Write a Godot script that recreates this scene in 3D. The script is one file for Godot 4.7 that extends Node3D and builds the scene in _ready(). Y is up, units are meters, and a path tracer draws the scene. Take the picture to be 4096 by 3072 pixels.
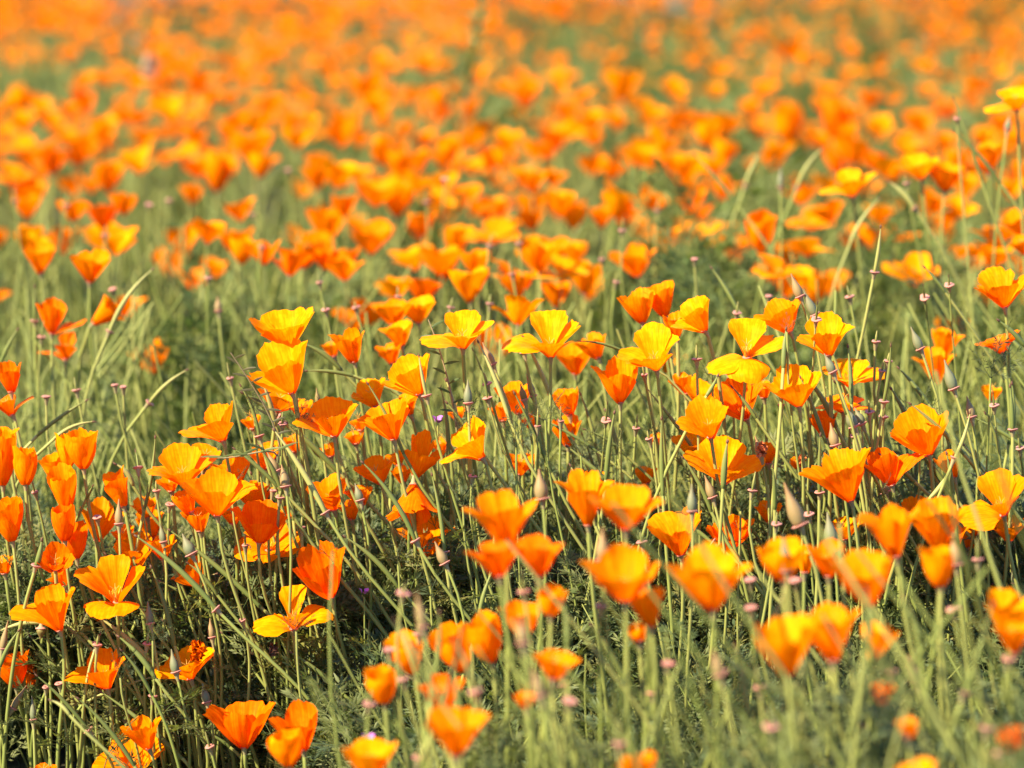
extends Node3D
# A field of orange California poppies in low sun, seen through a long lens from knee height.

class Shape:
	var v := PackedVector3Array()
	var uv := PackedVector2Array()
	var col := PackedColorArray()
	var ix := PackedInt32Array()
	func point(p: Vector3, t := Vector2.ZERO, c := Color.WHITE) -> int:
		v.append(p)
		uv.append(t)
		col.append(c)
		return v.size() - 1
	func tri(a: int, b: int, c: int) -> void:
		ix.append(a)
		ix.append(b)
		ix.append(c)
	func quad(a: int, b: int, c: int, d: int) -> void:
		tri(a, b, c)
		tri(a, c, d)
	func normals() -> PackedVector3Array:
		var n := PackedVector3Array()
		n.resize(v.size())
		for k in range(0, ix.size(), 3):
			var f := (v[ix[k + 2]] - v[ix[k]]).cross(v[ix[k + 1]] - v[ix[k]])
			for j in 3:
				n[ix[k + j]] += f
		for k in n.size():
			n[k] = n[k].normalized() if n[k].length_squared() > 1e-20 else Vector3.UP
		return n
	func into(m: ArrayMesh, mat: Material) -> ArrayMesh:
		var a := []
		a.resize(Mesh.ARRAY_MAX)
		a[Mesh.ARRAY_VERTEX] = v
		a[Mesh.ARRAY_NORMAL] = normals()
		a[Mesh.ARRAY_TEX_UV] = uv
		a[Mesh.ARRAY_COLOR] = col
		a[Mesh.ARRAY_INDEX] = ix
		m.add_surface_from_arrays(Mesh.PRIMITIVE_TRIANGLES, a)
		m.surface_set_material(m.get_surface_count() - 1, mat)
		return m
	func mesh(mat: Material) -> ArrayMesh:
		return into(ArrayMesh.new(), mat)
	# a round tube through points; radii per point
	func tube(pts: Array, radii: Array, sides := 5, c0 := Color.WHITE, c1 := Color.WHITE, rib := 0.0) -> void:
		var n := pts.size()
		var side := Vector3.RIGHT
		var first := v.size()
		for k in n:
			var d: Vector3 = ((pts[mini(k + 1, n - 1)] as Vector3) - (pts[maxi(k - 1, 0)] as Vector3)).normalized()
			if absf(d.dot(side)) > 0.95:
				side = Vector3.FORWARD
			var e := (side - d * d.dot(side)).normalized()
			side = e
			var f := d.cross(e)
			var t := float(k) / (n - 1)
			for s in sides:
				var a := TAU * s / sides
				var r: float = radii[k] * (1.0 - (rib if s % 2 else 0.0))
				point((pts[k] as Vector3) + (e * cos(a) + f * sin(a)) * r, Vector2(float(s) / sides, t), c0.lerp(c1, t))
		for k in n - 1:
			for s in sides:
				var a := first + k * sides + s
				var b := first + k * sides + (s + 1) % sides
				quad(a, a + sides, b + sides, b)
		for tip in [0, n - 1]:
			var m = point(pts[tip], Vector2(0.5, float(tip) / (n - 1)), c0 if tip == 0 else c1)
			for s in sides:
				var a: int = first + tip * sides + s
				var b: int = first + tip * sides + (s + 1) % sides
				if tip == 0:
					tri(m, a, b)
				else:
					tri(m, b, a)
	# rings of (radius, height) about an axis through at
	func lathe(at: Basis, o: Vector3, rings: Array, sides: int, c := Color.WHITE, wob := 0.0) -> void:
		var first := v.size()
		for k in rings.size():
			for s in sides:
				var a := TAU * s / sides
				var w := 1.0 + wob * sin(a * 3.0 + 1.0) + wob * 0.6 * sin(a * 5.0)
				point(o + at * Vector3(rings[k][0] * cos(a) * w, rings[k][1] + wob * 0.0012 * sin(a * 2.0 + 0.5) * float(k > 1), rings[k][0] * sin(a) * w), Vector2(float(s) / sides, float(k) / rings.size()), c)
		for k in rings.size() - 1:
			for s in sides:
				var a := first + k * sides + s
				var b := first + k * sides + (s + 1) % sides
				quad(a, a + sides, b + sides, b)

var rng := RandomNumberGenerator.new()
var M := {}
var taken := {}
var petals := []          # petal materials: orange, yellow orange, deep orange
var shared := {}
var heads := []           # where the sharp flowers stand; leaves and loose stems keep clear of them

func lin(r: float, g: float, b: float) -> Color:
	return Color(r, g, b).linear_to_srgb()

func numbered(called: String) -> String:
	var n: int = taken.get(called, 0)
	taken[called] = n + 1
	return called if n == 0 else "%s_%03d" % [called, n]

func tag(o: Node, label: String, category: String, group := "", kind := "") -> void:
	if label: o.set_meta("label", label)
	if category: o.set_meta("category", category)
	if group: o.set_meta("group", group)
	if kind: o.set_meta("kind", kind)

func thing(called: String, label: String, category: String, at: Vector3, group := "") -> Node3D:
	var o := Node3D.new()
	o.name = numbered(called)
	o.position = at
	add_child(o, true)
	tag(o, label, category, group)
	return o

func part(called: String, m: Mesh, parent: Node, t := Transform3D(), mat: Material = null) -> MeshInstance3D:
	var o := MeshInstance3D.new()
	o.name = called
	o.mesh = m
	o.transform = t
	if mat: o.material_override = mat
	parent.add_child(o, true)
	return o

# ---------------------------------------------------------------- materials
func noise(freq: float, sd: int) -> FastNoiseLite:
	var n := FastNoiseLite.new()
	n.seed = sd
	n.frequency = freq
	n.noise_type = FastNoiseLite.TYPE_SIMPLEX
	return n

func petal_texture(base: Color, deep: Color, pale: Color, sd: int) -> ImageTexture:
	var w := 128
	var h := 192
	var im := Image.create(w, h, false, Image.FORMAT_RGB8)
	var fine := noise(0.16, sd)
	var broad := noise(0.035, sd + 7)
	for y in h:
		var t := 1.0 - float(y) / h       # 1 at the rim of the petal
		for x in w:
			var bend := (x - w * 0.5) * (0.45 + 0.55 * t) + w * 0.5
			var s := 0.65 * fine.get_noise_2d(bend, t * 9.0) + 0.35 * fine.get_noise_2d(bend * 2.3 + 90.0, t * 14.0)
			var b := broad.get_noise_2d(x * 0.7, y * 0.7)
			var c := base.lerp(pale, clampf(0.34 + 1.6 * s + 0.5 * b, 0.0, 1.0))
			# the pigment of the petal's claw is a deeper orange, ragged along the veins
			c = c.lerp(deep, clampf((0.20 + 0.12 * s - t) * 7.0, 0.0, 1.0) * 0.8)
			im.set_pixel(x, y, c.linear_to_srgb())
	return ImageTexture.create_from_image(im)

func green(rough: float, back: Color, spec := 0.5) -> StandardMaterial3D:
	var m := StandardMaterial3D.new()
	m.vertex_color_use_as_albedo = true
	m.roughness = rough
	m.metallic_specular = spec
	if back != Color.BLACK:
		m.backlight_enabled = true
		m.backlight = back
	return m

func plain(r: float, g: float, b: float, rough := 0.7) -> StandardMaterial3D:
	var m := StandardMaterial3D.new()
	m.albedo_color = lin(r, g, b)
	m.roughness = rough
	return m

func materials() -> void:
	var sets := [
		[Color(0.90, 0.215, 0.001), Color(0.80, 0.105, 0.001), Color(0.96, 0.32, 0.002)],
		[Color(0.93, 0.275, 0.001), Color(0.88, 0.14, 0.001), Color(0.97, 0.41, 0.003)],
		[Color(0.88, 0.145, 0.001), Color(0.76, 0.065, 0.001), Color(0.94, 0.225, 0.002)]]
	for k in 3:
		var m := StandardMaterial3D.new()
		m.albedo_texture = petal_texture(sets[k][0], sets[k][1], sets[k][2], 11 + k)
		m.roughness = 0.46
		m.metallic_specular = 0.09
		m.backlight_enabled = true
		m.backlight = lin(0.88, 0.74, 0.32)
		m.texture_repeat = false
		petals.append(m)
	M.leaf = green(0.5, lin(0.80, 0.84, 0.36), 0.35)
	M.stem = green(0.5, Color.BLACK, 0.3)
	M.pod = green(0.5, Color.BLACK, 0.3)
	M.bud = green(0.6, Color.BLACK, 0.4)
	M.pink = green(0.6, lin(0.4, 0.3, 0.3), 0.4)
	M.stamen = plain(0.80, 0.33, 0.01)
	M.brown = plain(0.10, 0.045, 0.022)
	M.purple = plain(0.36, 0.10, 0.42)
	M.withered = plain(0.62, 0.14, 0.03)
	M.pale = plain(0.56, 0.36, 0.24)
	var im := Image.create(512, 512, false, Image.FORMAT_RGB8)
	var a := noise(0.02, 3)
	var b := noise(0.15, 4)
	for y in 512:
		for x in 512:
			var s := 0.5 + 0.5 * a.get_noise_2d(x, y) + 0.35 * b.get_noise_2d(x, y)
			im.set_pixel(x, y, Color(0.060, 0.046, 0.030).lerp(Color(0.055, 0.075, 0.028), clampf(s, 0.0, 1.0)).linear_to_srgb())
	var g := StandardMaterial3D.new()
	g.albedo_texture = ImageTexture.create_from_image(im)
	g.uv1_triplanar = true
	g.uv1_world_triplanar = true
	g.uv1_scale = Vector3.ONE * 1.7
	g.roughness = 0.95
	M.soil = g

# ---------------------------------------------------------------- flower parts
# one petal of the cup that turns about +Y, centred on +Z: a fan that is narrow at its claw and pleated at its rim
func petal_mesh(len: float, ang: float, flare: float, wid: float, cap: float, off: float, rip: float, sd: int, nu := 20, nv := 10) -> ArrayMesh:
	rng.seed = sd
	var ph := [rng.randf() * TAU, rng.randf() * TAU, rng.randf() * TAU, rng.randf_range(-1, 1), rng.randf_range(-1, 1)]
	var torn := [rng.randf_range(-0.8, 0.8), rng.randf_range(0.05, 0.20) if rng.randf() < 0.4 else 0.0, rng.randf_range(0.04, 0.10)]
	var curl := rng.randf_range(-0.06, 0.13)
	var steps := 24
	var rr := [0.0]
	var zz := [0.0]
	for k in steps:
		var th := flare * (float(k) / steps - 0.5)
		rr.append(rr[-1] + sin(th) / steps)
		zz.append(zz[-1] + cos(th) / steps)
	var turn: float = ang - atan2(rr[-1], zz[-1])
	var size: float = len / Vector2(rr[-1], zz[-1]).length()
	var s := Shape.new()
	for j in nv + 1:
		for i in nu + 1:
			var u := 2.0 * i / nu - 1.0
			var rim: float = 1.0 - 0.27 * pow(absf(u), 2.3) + 0.026 * sin(u * 6.0 + ph[0]) + 0.016 * sin(u * 17.0 + ph[1]) + 0.014 * sin(u * 31.0 + ph[2])
			rim -= torn[1] * exp(-pow((u - torn[0]) / torn[2], 2.0))
			var t := float(j) / nv
			t = t * rim
			var at := clampf(t, 0.0, 1.0) * steps
			var k := mini(int(at), steps - 1)
			var f := at - k
			var over := maxf(t - 1.0, 0.0)
			var r0: float = lerpf(rr[k], rr[k + 1], f)
			var z0: float = lerpf(zz[k], zz[k + 1], f) + over
			var th2 := turn
			var r := 0.0020 + size * (r0 * cos(th2) + z0 * sin(th2))
			var z := size * (z0 * cos(th2) - r0 * sin(th2))
			var nrm := turn + flare * (t - 0.5)
			var half_w := 0.5 * len * wid * (0.13 + 0.87 * pow(sin(PI * 0.5 * minf(t / 0.92, 1.0)), 0.85))
			var phi := minf(cap, half_w / maxf(r, 0.0015)) * u
			# pleats, a wave of the whole rim and a gentle twist
			var d: float = rip * len * t * t * (0.6 * sin(u * 5.0 + ph[2]) + 0.36 * sin(u * 12.0 + ph[0]) + 0.30 * t * sin(u * 21.0 + ph[1]) + 0.5 * u * ph[3])
			d += curl * len * pow(maxf(t - 0.68, 0.0) / 0.32, 2.0)
			d += off + 0.0006 * ph[4]
			# rim edges roll outwards a little
			d += 0.05 * len * pow(absf(u), 3.0) * t * t
			r += d * cos(nrm)
			z -= d * sin(nrm)
			s.point(Vector3(sin(phi) * r, z, cos(phi) * r), Vector2((u + 1.0) * 0.5, 1.0 - t * 0.98))
	for j in nv:
		for i in nu:
			var a := j * (nu + 1) + i
			s.quad(a, a + nu + 1, a + nu + 2, a + 1)
	return s.mesh(petals[0])

func bezier(p0: Vector3, p1: Vector3, p2: Vector3, p3: Vector3, n: int) -> Array:
	var out := []
	for k in n + 1:
		var t := float(k) / n
		out.append(p0.bezier_interpolate(p1, p2, p3, t))
	return out

func same(n: int, a: float, b: float) -> Array:
	var out := []
	for k in n:
		out.append(lerpf(a, b, float(k) / (n - 1)))
	return out

func frame(axis: Vector3) -> Basis:
	var z := Vector3(0, 0, 1)
	if absf(axis.dot(z)) > 0.97:
		z = Vector3.UP
	z = (z - axis * axis.dot(z)).normalized()
	return Basis(axis.cross(z), axis, z)

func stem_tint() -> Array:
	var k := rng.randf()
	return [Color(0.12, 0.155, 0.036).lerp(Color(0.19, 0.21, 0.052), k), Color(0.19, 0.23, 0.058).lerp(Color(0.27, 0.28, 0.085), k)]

# a divided leaf on a stem, its mesh shared between many stems
func stem_leaf(o: Node, a: Vector3, b: Vector3, count: int) -> void:
	for k in count:
		var key := "frond%d" % (rng.randi() % 9)
		if not shared.has(key):
			var state := rng.state
			var s := spray(700 + key.hash() % 1000)
			var c := leaf_tint()
			for i in s.col.size(): s.col[i] = c
			shared[key] = s.mesh(M.leaf)
			rng.state = state
		var t := Basis(Vector3.UP, rng.randf() * TAU) * Basis(Vector3.RIGHT, rng.randf_range(0.3, 1.1))
		part("leaf", shared[key], o, Transform3D(t.scaled_local(Vector3.ONE * rng.randf_range(0.6, 0.95)), a.lerp(b, rng.randf_range(0.25, 0.62))))

func stem_mesh(top: Vector3, dir: Vector3, foot: Vector3, r: float) -> ArrayMesh:
	var s := Shape.new()
	var l := top.distance_to(foot)
	var pts := bezier(foot, foot + Vector3(rng.randf_range(-0.12, 0.12), 0.45, rng.randf_range(-0.08, 0.08)) * l, top - dir * l * 0.3, top, 9)
	var c := stem_tint()
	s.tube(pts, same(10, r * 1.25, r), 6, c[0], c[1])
	return s.mesh(M.stem)

# the funnel under the petals and its rim
func collar_mesh(r: float, only_rim: bool) -> ArrayMesh:
	var key := "collar%d%s" % [int(r * 10000), only_rim]
	if not shared.has(key):
		var s := Shape.new()
		s.lathe(Basis(), Vector3.ZERO, [[0.0011, -0.0075], [0.0015, -0.005], [0.0021, -0.0022], [0.0026, -0.0006]], 9, Color(0.30, 0.27, 0.13))
		if only_rim:
			s.lathe(Basis(), Vector3.ZERO, [[0.0022, -0.0014], [r * 0.7, -0.0007], [r, -0.0001], [r * 1.03, 0.0005], [r * 0.92, 0.0009], [r * 0.5, 0.0007], [0.0009, 0.0002]], 14, Color(0.50, 0.225, 0.18), 0.10)
		else:
			s.lathe(Basis(), Vector3.ZERO, [[0.0022, -0.0014], [r * 0.8, -0.0005], [r, 0.0001], [r * 0.9, 0.0006], [0.001, 0.0006]], 12, Color(0.56, 0.21, 0.14), 0.05)
		shared[key] = s.mesh(M.pink)
	return shared[key]

func stamen_mesh(sd: int) -> ArrayMesh:
	var key := "stamen%d" % sd
	if not shared.has(key):
		rng.seed = 900 + sd
		var s := Shape.new()
		for k in 20:
			var a := TAU * k / 20.0 + rng.randf() * 0.3
			var l := rng.randf_range(0.008, 0.014)
			var o := rng.randf_range(0.15, 0.5)
			var tip := Vector3(sin(a) * o, 1.0, cos(a) * o).normalized() * l
			s.tube([Vector3(sin(a), 0, cos(a)) * 0.0012, tip * 0.5, tip * 0.62, tip], [0.00022, 0.0002, 0.0005, 0.0004], 4)
		shared[key] = s.mesh(M.stamen)
	return shared[key]

func pistil_mesh() -> ArrayMesh:
	if not shared.has("pistil"):
		var s := Shape.new()
		s.tube([Vector3.ZERO, Vector3(0, 0.005, 0), Vector3(0, 0.010, 0)], [0.0010, 0.0009, 0.0005], 5, Color(0.28, 0.30, 0.09), Color(0.42, 0.36, 0.10))
		for k in 4:
			var a := TAU * k / 4.0
			s.tube([Vector3(0, 0.0095, 0), Vector3(sin(a) * 0.0015, 0.013, cos(a) * 0.0015), Vector3(sin(a) * 0.004, 0.0155, cos(a) * 0.004)], [0.0003, 0.00025, 0.00012], 4, Color(0.5, 0.34, 0.08), Color(0.5, 0.3, 0.06))
		shared.pistil = s.mesh(M.stem)
	return shared.pistil

# r, l: radius of the mouth and depth of the cup; extra: added opening of the front, right, back and left petal in degrees
func poppy(label: String, head: Vector3, axis: Vector3, r: float, l: float, flare: float, tint: int, extra: Array, sd: int, foot: Vector3, yaw := 0.0, group := "poppies in flower", called := "orange_poppy") -> Node3D:
	rng.seed = sd * 7 + 5
	var o := thing(called, label, "poppy", foot, group)
	var top := head - foot
	var b := frame(axis)
	var chord := sqrt(r * r + l * l)
	var ang := atan2(r, l)
	var tight := ang < 0.32
	var dir := axis.lerp(Vector3.UP, 0.45).normalized() if axis.y > -0.2 else Vector3.UP
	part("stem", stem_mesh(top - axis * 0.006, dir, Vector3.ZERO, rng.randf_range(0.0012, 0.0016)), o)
	part("collar", collar_mesh(0.0034, false), o, Transform3D(b, top))
	if sd < 160:
		heads.append(head)
		if top.length() > 0.13: stem_leaf(o, Vector3.ZERO, top, 2)
	for k in 4:
		var e: float = deg_to_rad(extra[k] if extra.size() > k else 0.0) + rng.randf_range(-0.12, 0.12)
		var a: float = ang + e
		var long: float = chord * rng.randf_range(0.95, 1.13) * (1.08 if absf(e) > 0.3 else 1.0) * [0.92, 1.0, 1.09, 1.0][k]
		var m := petal_mesh(long, a, flare + (0.5 if e > 0.35 else 0.0), 1.5 if tight else rng.randf_range(1.5, 1.72), 1.75 if tight else 1.08, (0.0011 if k % 2 else 0.0) + (0.0005 if tight else 0.0), 0.020 if tight else rng.randf_range(0.03, 0.055), sd * 31 + k)
		rng.seed = sd * 13 + k
		part("petal", m, o, Transform3D(b * Basis(Vector3.UP, k * PI / 2.0 + yaw + rng.randf_range(-0.10, 0.10)), top), petals[tint])
	if not tight:
		part("stamens", stamen_mesh(sd % 3), o, Transform3D(b.scaled_local(Vector3.ONE * clampf(chord / 0.034, 0.6, 1.2)), top))
		part("pistil", pistil_mesh(), o, Transform3D(b, top))
	return o

func copy(src: Node3D, label: String, at: Vector3, turn: float, size: float, tint: int) -> Node3D:
	var o: Node3D = src.duplicate()
	o.name = numbered("orange_poppy")
	add_child(o, true)
	o.transform = Transform3D(Basis(Vector3.UP, turn).scaled_local(Vector3.ONE * size), at)
	o.set_meta("label", label)
	for c in o.get_children():
		if String(c.name).begins_with("petal"):
			(c as MeshInstance3D).material_override = petals[tint]
	return o

# ---------------------------------------------------------------- pods, buds, bare rims
const POD_TONES := {"l": [Color(0.25, 0.26, 0.075), Color(0.31, 0.30, 0.11)], "m": [Color(0.125, 0.155, 0.038), Color(0.165, 0.185, 0.055)], "d": [Color(0.105, 0.140, 0.036), Color(0.14, 0.165, 0.048)]}

func rooted(base: Vector3, dir: Vector3, foot: Vector3, r: float, o: Node3D) -> void:
	part("stem", stem_mesh(base - foot, dir, Vector3.ZERO, r), o)
	if base.z < -1.9 and base.z > -2.6 and rng.randf() < 0.6: stem_leaf(o, Vector3.ZERO, base - foot, 1)

func seed_pod(label: String, tip: Vector3, base: Vector3, bow: Vector3, r: float, rim: bool, tone: String, foot: Vector3, sd: int) -> void:
	rng.seed = sd + 40000
	var o := thing("seed_pod", label, "seed pod", foot, "long seed pods standing among the poppies")
	var mid := (tip + base) * 0.5 + bow
	var d := (base.lerp(mid, 0.5) - base).normalized()
	rooted(base - d * (0.006 if rim else 0.0), d, foot, minf(r * 0.75, 0.0014), o)
	var pts := []
	var rad := []
	for k in 11:
		var t := k / 10.0
		pts.append(base.lerp(tip, t) + bow * 4.0 * t * (1.0 - t) - foot)
		rad.append(r * (0.62 + 0.38 * sin(PI * minf(t * 1.15 + 0.12, 1.0))) * (1.0 if t < 0.72 else lerpf(1.0, 0.34, (t - 0.72) / 0.28)))
	var s := Shape.new()
	s.tube(pts, rad, 10, POD_TONES[tone][0], POD_TONES[tone][1], 0.13)
	part("capsule", s.mesh(M.pod), o)
	var e: Vector3 = (pts[10] - pts[9]).normalized()
	var q := Shape.new()
	q.tube([pts[10] - e * 0.0006, pts[10] + e * 0.0012, pts[10] + e * 0.0026], [r * 0.40, r * 0.46, r * 0.16], 6)
	for k in 3:
		q.tube([pts[10] + e * 0.002, pts[10] + e * 0.0035 + Vector3(rng.randf_range(-1, 1), rng.randf_range(-1, 1), rng.randf_range(-1, 1)) * 0.0018], [0.00022, 0.0001], 3)
	part("withered_tip", q.mesh(M.brown), o)
	if rim:
		part("rim", collar_mesh(0.0042, true), o, Transform3D(frame(d), base - foot))

func poppy_bud(label: String, tip: Vector3, base: Vector3, r: float, tone: String, foot: Vector3, sd: int) -> void:
	rng.seed = sd + 50000
	var o := thing("poppy_bud", label, "flower bud", foot, "pointed poppy buds")
	var d := (tip - base).normalized()
	rooted(base - d * 0.006, d, foot, 0.0011, o)
	var c := {"g": [Color(0.125, 0.155, 0.080), Color(0.17, 0.15, 0.08)], "t": [Color(0.22, 0.175, 0.075), Color(0.24, 0.135, 0.055)], "b": [Color(0.14, 0.13, 0.035), Color(0.2, 0.13, 0.05)]}[tone] as Array
	var l := base.distance_to(tip)
	var f := frame(d)
	var lean := f.x * rng.randf_range(-0.05, 0.05) * l
	var pts := []
	var rad := []
	var prof := [0.72, 0.90, 1.0, 1.0, 0.92, 0.78, 0.60, 0.42, 0.28, 0.19, 0.10]
	for k in 11:
		var t := k / 10.0
		pts.append(base + d * l * t + lean * t * t - foot)
		rad.append(r * prof[k])
	var s := Shape.new()
	s.tube(pts, rad, 12, c[0], c[1], 0.05)
	part("bud_cap", s.mesh(M.bud), o)
	part("rim", collar_mesh(r * 1.12, true), o, Transform3D(f, base - foot))

func bare_rim(label: String, at: Vector3, r: float, foot: Vector3, sd: int) -> void:
	rng.seed = sd + 60000
	var o := thing("spent_flower", label, "spent flower", foot, "pink rims left on their stems after the petals fell")
	var d := Vector3(rng.randf_range(-0.25, 0.2), 1, rng.randf_range(-0.1, 0.25)).normalized()
	rooted(at - d * 0.006, d, foot, 0.0011, o)
	part("rim", collar_mesh(snappedf(r, 0.0004), true), o, Transform3D(frame(d), at - foot))
	if rng.randf() < 0.7:
		var s := Shape.new()
		var l := rng.randf_range(0.006, 0.016)
		s.tube([Vector3.ZERO, d * l * 0.5, d * l], [0.0009, 0.0010, 0.0003], 6, POD_TONES.m[0], POD_TONES.l[1])
		part("young_pod", s.mesh(M.pod), o, Transform3D(Basis(), at - foot))

# ---------------------------------------------------------------- leaves
func blade(s: Shape, a: Vector3, d: Vector3, side: Vector3, l: float, w: float, c: Color) -> void:
	var n := d.cross(side)
	var p := a + d * l * 0.45 + n * l * 0.05
	var i := s.point(a, Vector2.ZERO, c)
	var j := s.point(p + side * w - n * w * 0.5, Vector2.ZERO, c)
	var k := s.point(a + d * l - n * l * 0.06, Vector2.ZERO, c)
	var m := s.point(p - side * w - n * w * 0.5, Vector2.ZERO, c)
	var q := s.point(p, Vector2.ZERO, c)
	s.tri(i, j, q)
	s.tri(j, k, q)
	s.tri(k, m, q)
	s.tri(m, i, q)

# a much divided feathery leaf growing along +Y, about 0.06 m long
func spray(sd: int, w := 0.00105) -> Shape:
	rng.seed = sd
	var s := Shape.new()
	var c := Color(1, 1, 1)
	var bend := rng.randf_range(-0.4, 0.4)
	var p := []
	for k in 6:
		var t := k / 5.0
		p.append(Vector3(bend * 0.03 * t * t, 0.048 * t, 0.016 * t * t))
	s.tube(p, same(6, 0.0007, 0.0003), 3, c, c)
	for k in range(1, 6):
		for side in [-1.0, 1.0]:
			if k == 5 and side > 0: continue
			var at: Vector3 = p[k]
			var l := rng.randf_range(0.010, 0.020) * (1.15 - 0.1 * k)
			var d := Vector3(side * rng.randf_range(0.6, 1.0), rng.randf_range(0.45, 0.9), rng.randf_range(-0.3, 0.6)).normalized()
			if k == 5: d = Vector3(bend * 0.3, 1, 0.3).normalized()
			var e := d.cross(Vector3(0, 0, 1)).normalized()
			s.tube([at, at + d * l], [0.0004, 0.0003], 3, c, c)
			for g in 5:
				var along := [0.5, 0.72, 0.9, 1.0, 1.0][g] as float
				var fan := [-0.75, 0.75, -0.55, 0.5, 0.0][g] as float
				var dd := (d + e * (fan + rng.randf_range(-0.2, 0.2)) + Vector3(0, 0, rng.randf_range(-0.35, 0.35))).normalized()
				var sd2 := dd.cross(Vector3(rng.randf_range(-0.5, 0.5), 0.2, 1)).normalized()
				blade(s, at + d * l * along, dd, sd2, rng.randf_range(0.007, 0.0125), w * rng.randf_range(0.8, 1.3), c)
	return s

func multi(called: String, m: Mesh, places: Array, tints: Array, parent: Node) -> void:
	var mm := MultiMesh.new()
	mm.transform_format = MultiMesh.TRANSFORM_3D
	mm.use_colors = true
	mm.mesh = m
	mm.instance_count = places.size()
	for k in places.size():
		mm.set_instance_transform(k, places[k])
		mm.set_instance_color(k, tints[k])
	var o := MultiMeshInstance3D.new()
	o.name = called
	o.multimesh = mm
	parent.add_child(o, true)

func leaf_tint() -> Color:
	var k := rng.randf()
	var c := Color(0.085, 0.122, 0.040).lerp(Color(0.17, 0.195, 0.072), k)
	if rng.randf() < 0.12: c = c.lerp(Color(0.21, 0.19, 0.055), 0.6)
	if rng.randf() < 0.22: c = c.lerp(Color(0.092, 0.142, 0.082), 0.7)
	return c

# nearest edge of the plants (metres before the camera) and height of their leaves
func near_edge(x: float) -> float:
	return lerpf(2.36, 1.32, smoothstep(-0.20, 0.06, x))

func crowds(x: float, y: float, z: float, lower := 0.035) -> bool:
	for h: Vector3 in heads:
		if absf(x - h.x) < 0.034 and z > h.z - 0.01 and z < h.z + 0.2 and y > h.y - lower and y < h.y + 0.05:
			return true
	return false

func leaf_top(x: float, d: float) -> float:
	var near := lerpf(0.19, 0.275, smoothstep(-0.10, 0.28, x))
	if d < 1.85: return near
	if d < 2.31: return lerpf(near, 0.15, smoothstep(1.85, 2.0, d)) if x > -0.1 else 0.14
	var left := 1.0 - smoothstep(-0.27, -0.16, x)
	var front := lerpf(0.265, 0.20, left)
	var behind := lerpf(0.215, 0.15, 1.0 - smoothstep(-0.35, 0.25, x))
	return lerpf(front, behind, smoothstep(2.45, 2.75, d))

func foliage() -> void:
	rng.seed = 77
	var o := Node3D.new()
	o.name = "feathery_leaves"
	add_child(o)
	tag(o, "feathery grey green poppy leaves filling the field between the stems", "leaves", "", "stuff")
	var sorts := []
	var clumps := noise(1.6, 55)
	clumps.fractal_octaves = 2
	for k in 6:
		sorts.append(spray(200 + k).mesh(M.leaf))
	var places := [[], [], [], [], [], []]
	var tints := [[], [], [], [], [], []]
	var made := 0
	rng.seed = 78
	while made < 9200:                     # the plants in and near focus
		var x := rng.randf_range(-0.85, 0.85)
		var e := near_edge(x)
		var d := rng.randf_range(1.3, 3.1) if rng.randf() < 0.7 else maxf(e, 2.26) + 0.28 * pow(rng.randf(), 1.6)
		if d < e or absf(x) > 0.2 * d + 0.22: continue
		if d > 2.7 and rng.randf() < 0.4: continue
		if x < -0.17 and x > -0.42 and d > 2.58 and d < 3.05 and rng.randf() < 0.9: continue
		var top := leaf_top(x, d) * rng.randf_range(0.75, 1.06)
		var y := top * pow(rng.randf(), 0.6)
		var b := Basis(Vector3.UP, rng.randf() * TAU) * Basis(Vector3.RIGHT, rng.randf_range(0.0, 1.25))
		if crowds(x, y, -d): continue
		var k := rng.randi() % 6
		places[k].append(Transform3D(b.scaled_local(Vector3.ONE * rng.randf_range(0.75, 1.25)), Vector3(x, maxf(y - 0.035, -0.02), -d)))
		var c := leaf_tint()
		tints[k].append(c)
		made += 1
	made = 0
	while made < 9000:                     # the field behind, larger tufts
		var d := 3.0 + 8.5 * pow(rng.randf(), 1.25)
		var x := rng.randf_range(-1.0, 1.0) * (0.2 * d + 0.5)
		var lump := clumps.get_noise_2d(x, d)
		if lump < 0.02 and rng.randf() < 0.88: continue
		var y := leaf_top(x, minf(d, 3.2)) * rng.randf_range(0.8, 1.15) * pow(rng.randf(), 0.6) * (0.95 + 1.3 * lump)
		var b := Basis(Vector3.UP, rng.randf() * TAU) * Basis(Vector3.RIGHT, rng.randf_range(0.0, 1.0))
		var k := rng.randi() % 6
		places[k].append(Transform3D(b.scaled_local(Vector3.ONE * rng.randf_range(1.3, 2.1)), Vector3(x, maxf(y - 0.06, -0.03), -d)))
		tints[k].append(leaf_tint().lerp(Color(0.118, 0.172, 0.032), 0.55))
		made += 1
	for k in 6:
		multi("leaf_tufts", sorts[k], places[k], tints[k], o)

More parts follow.
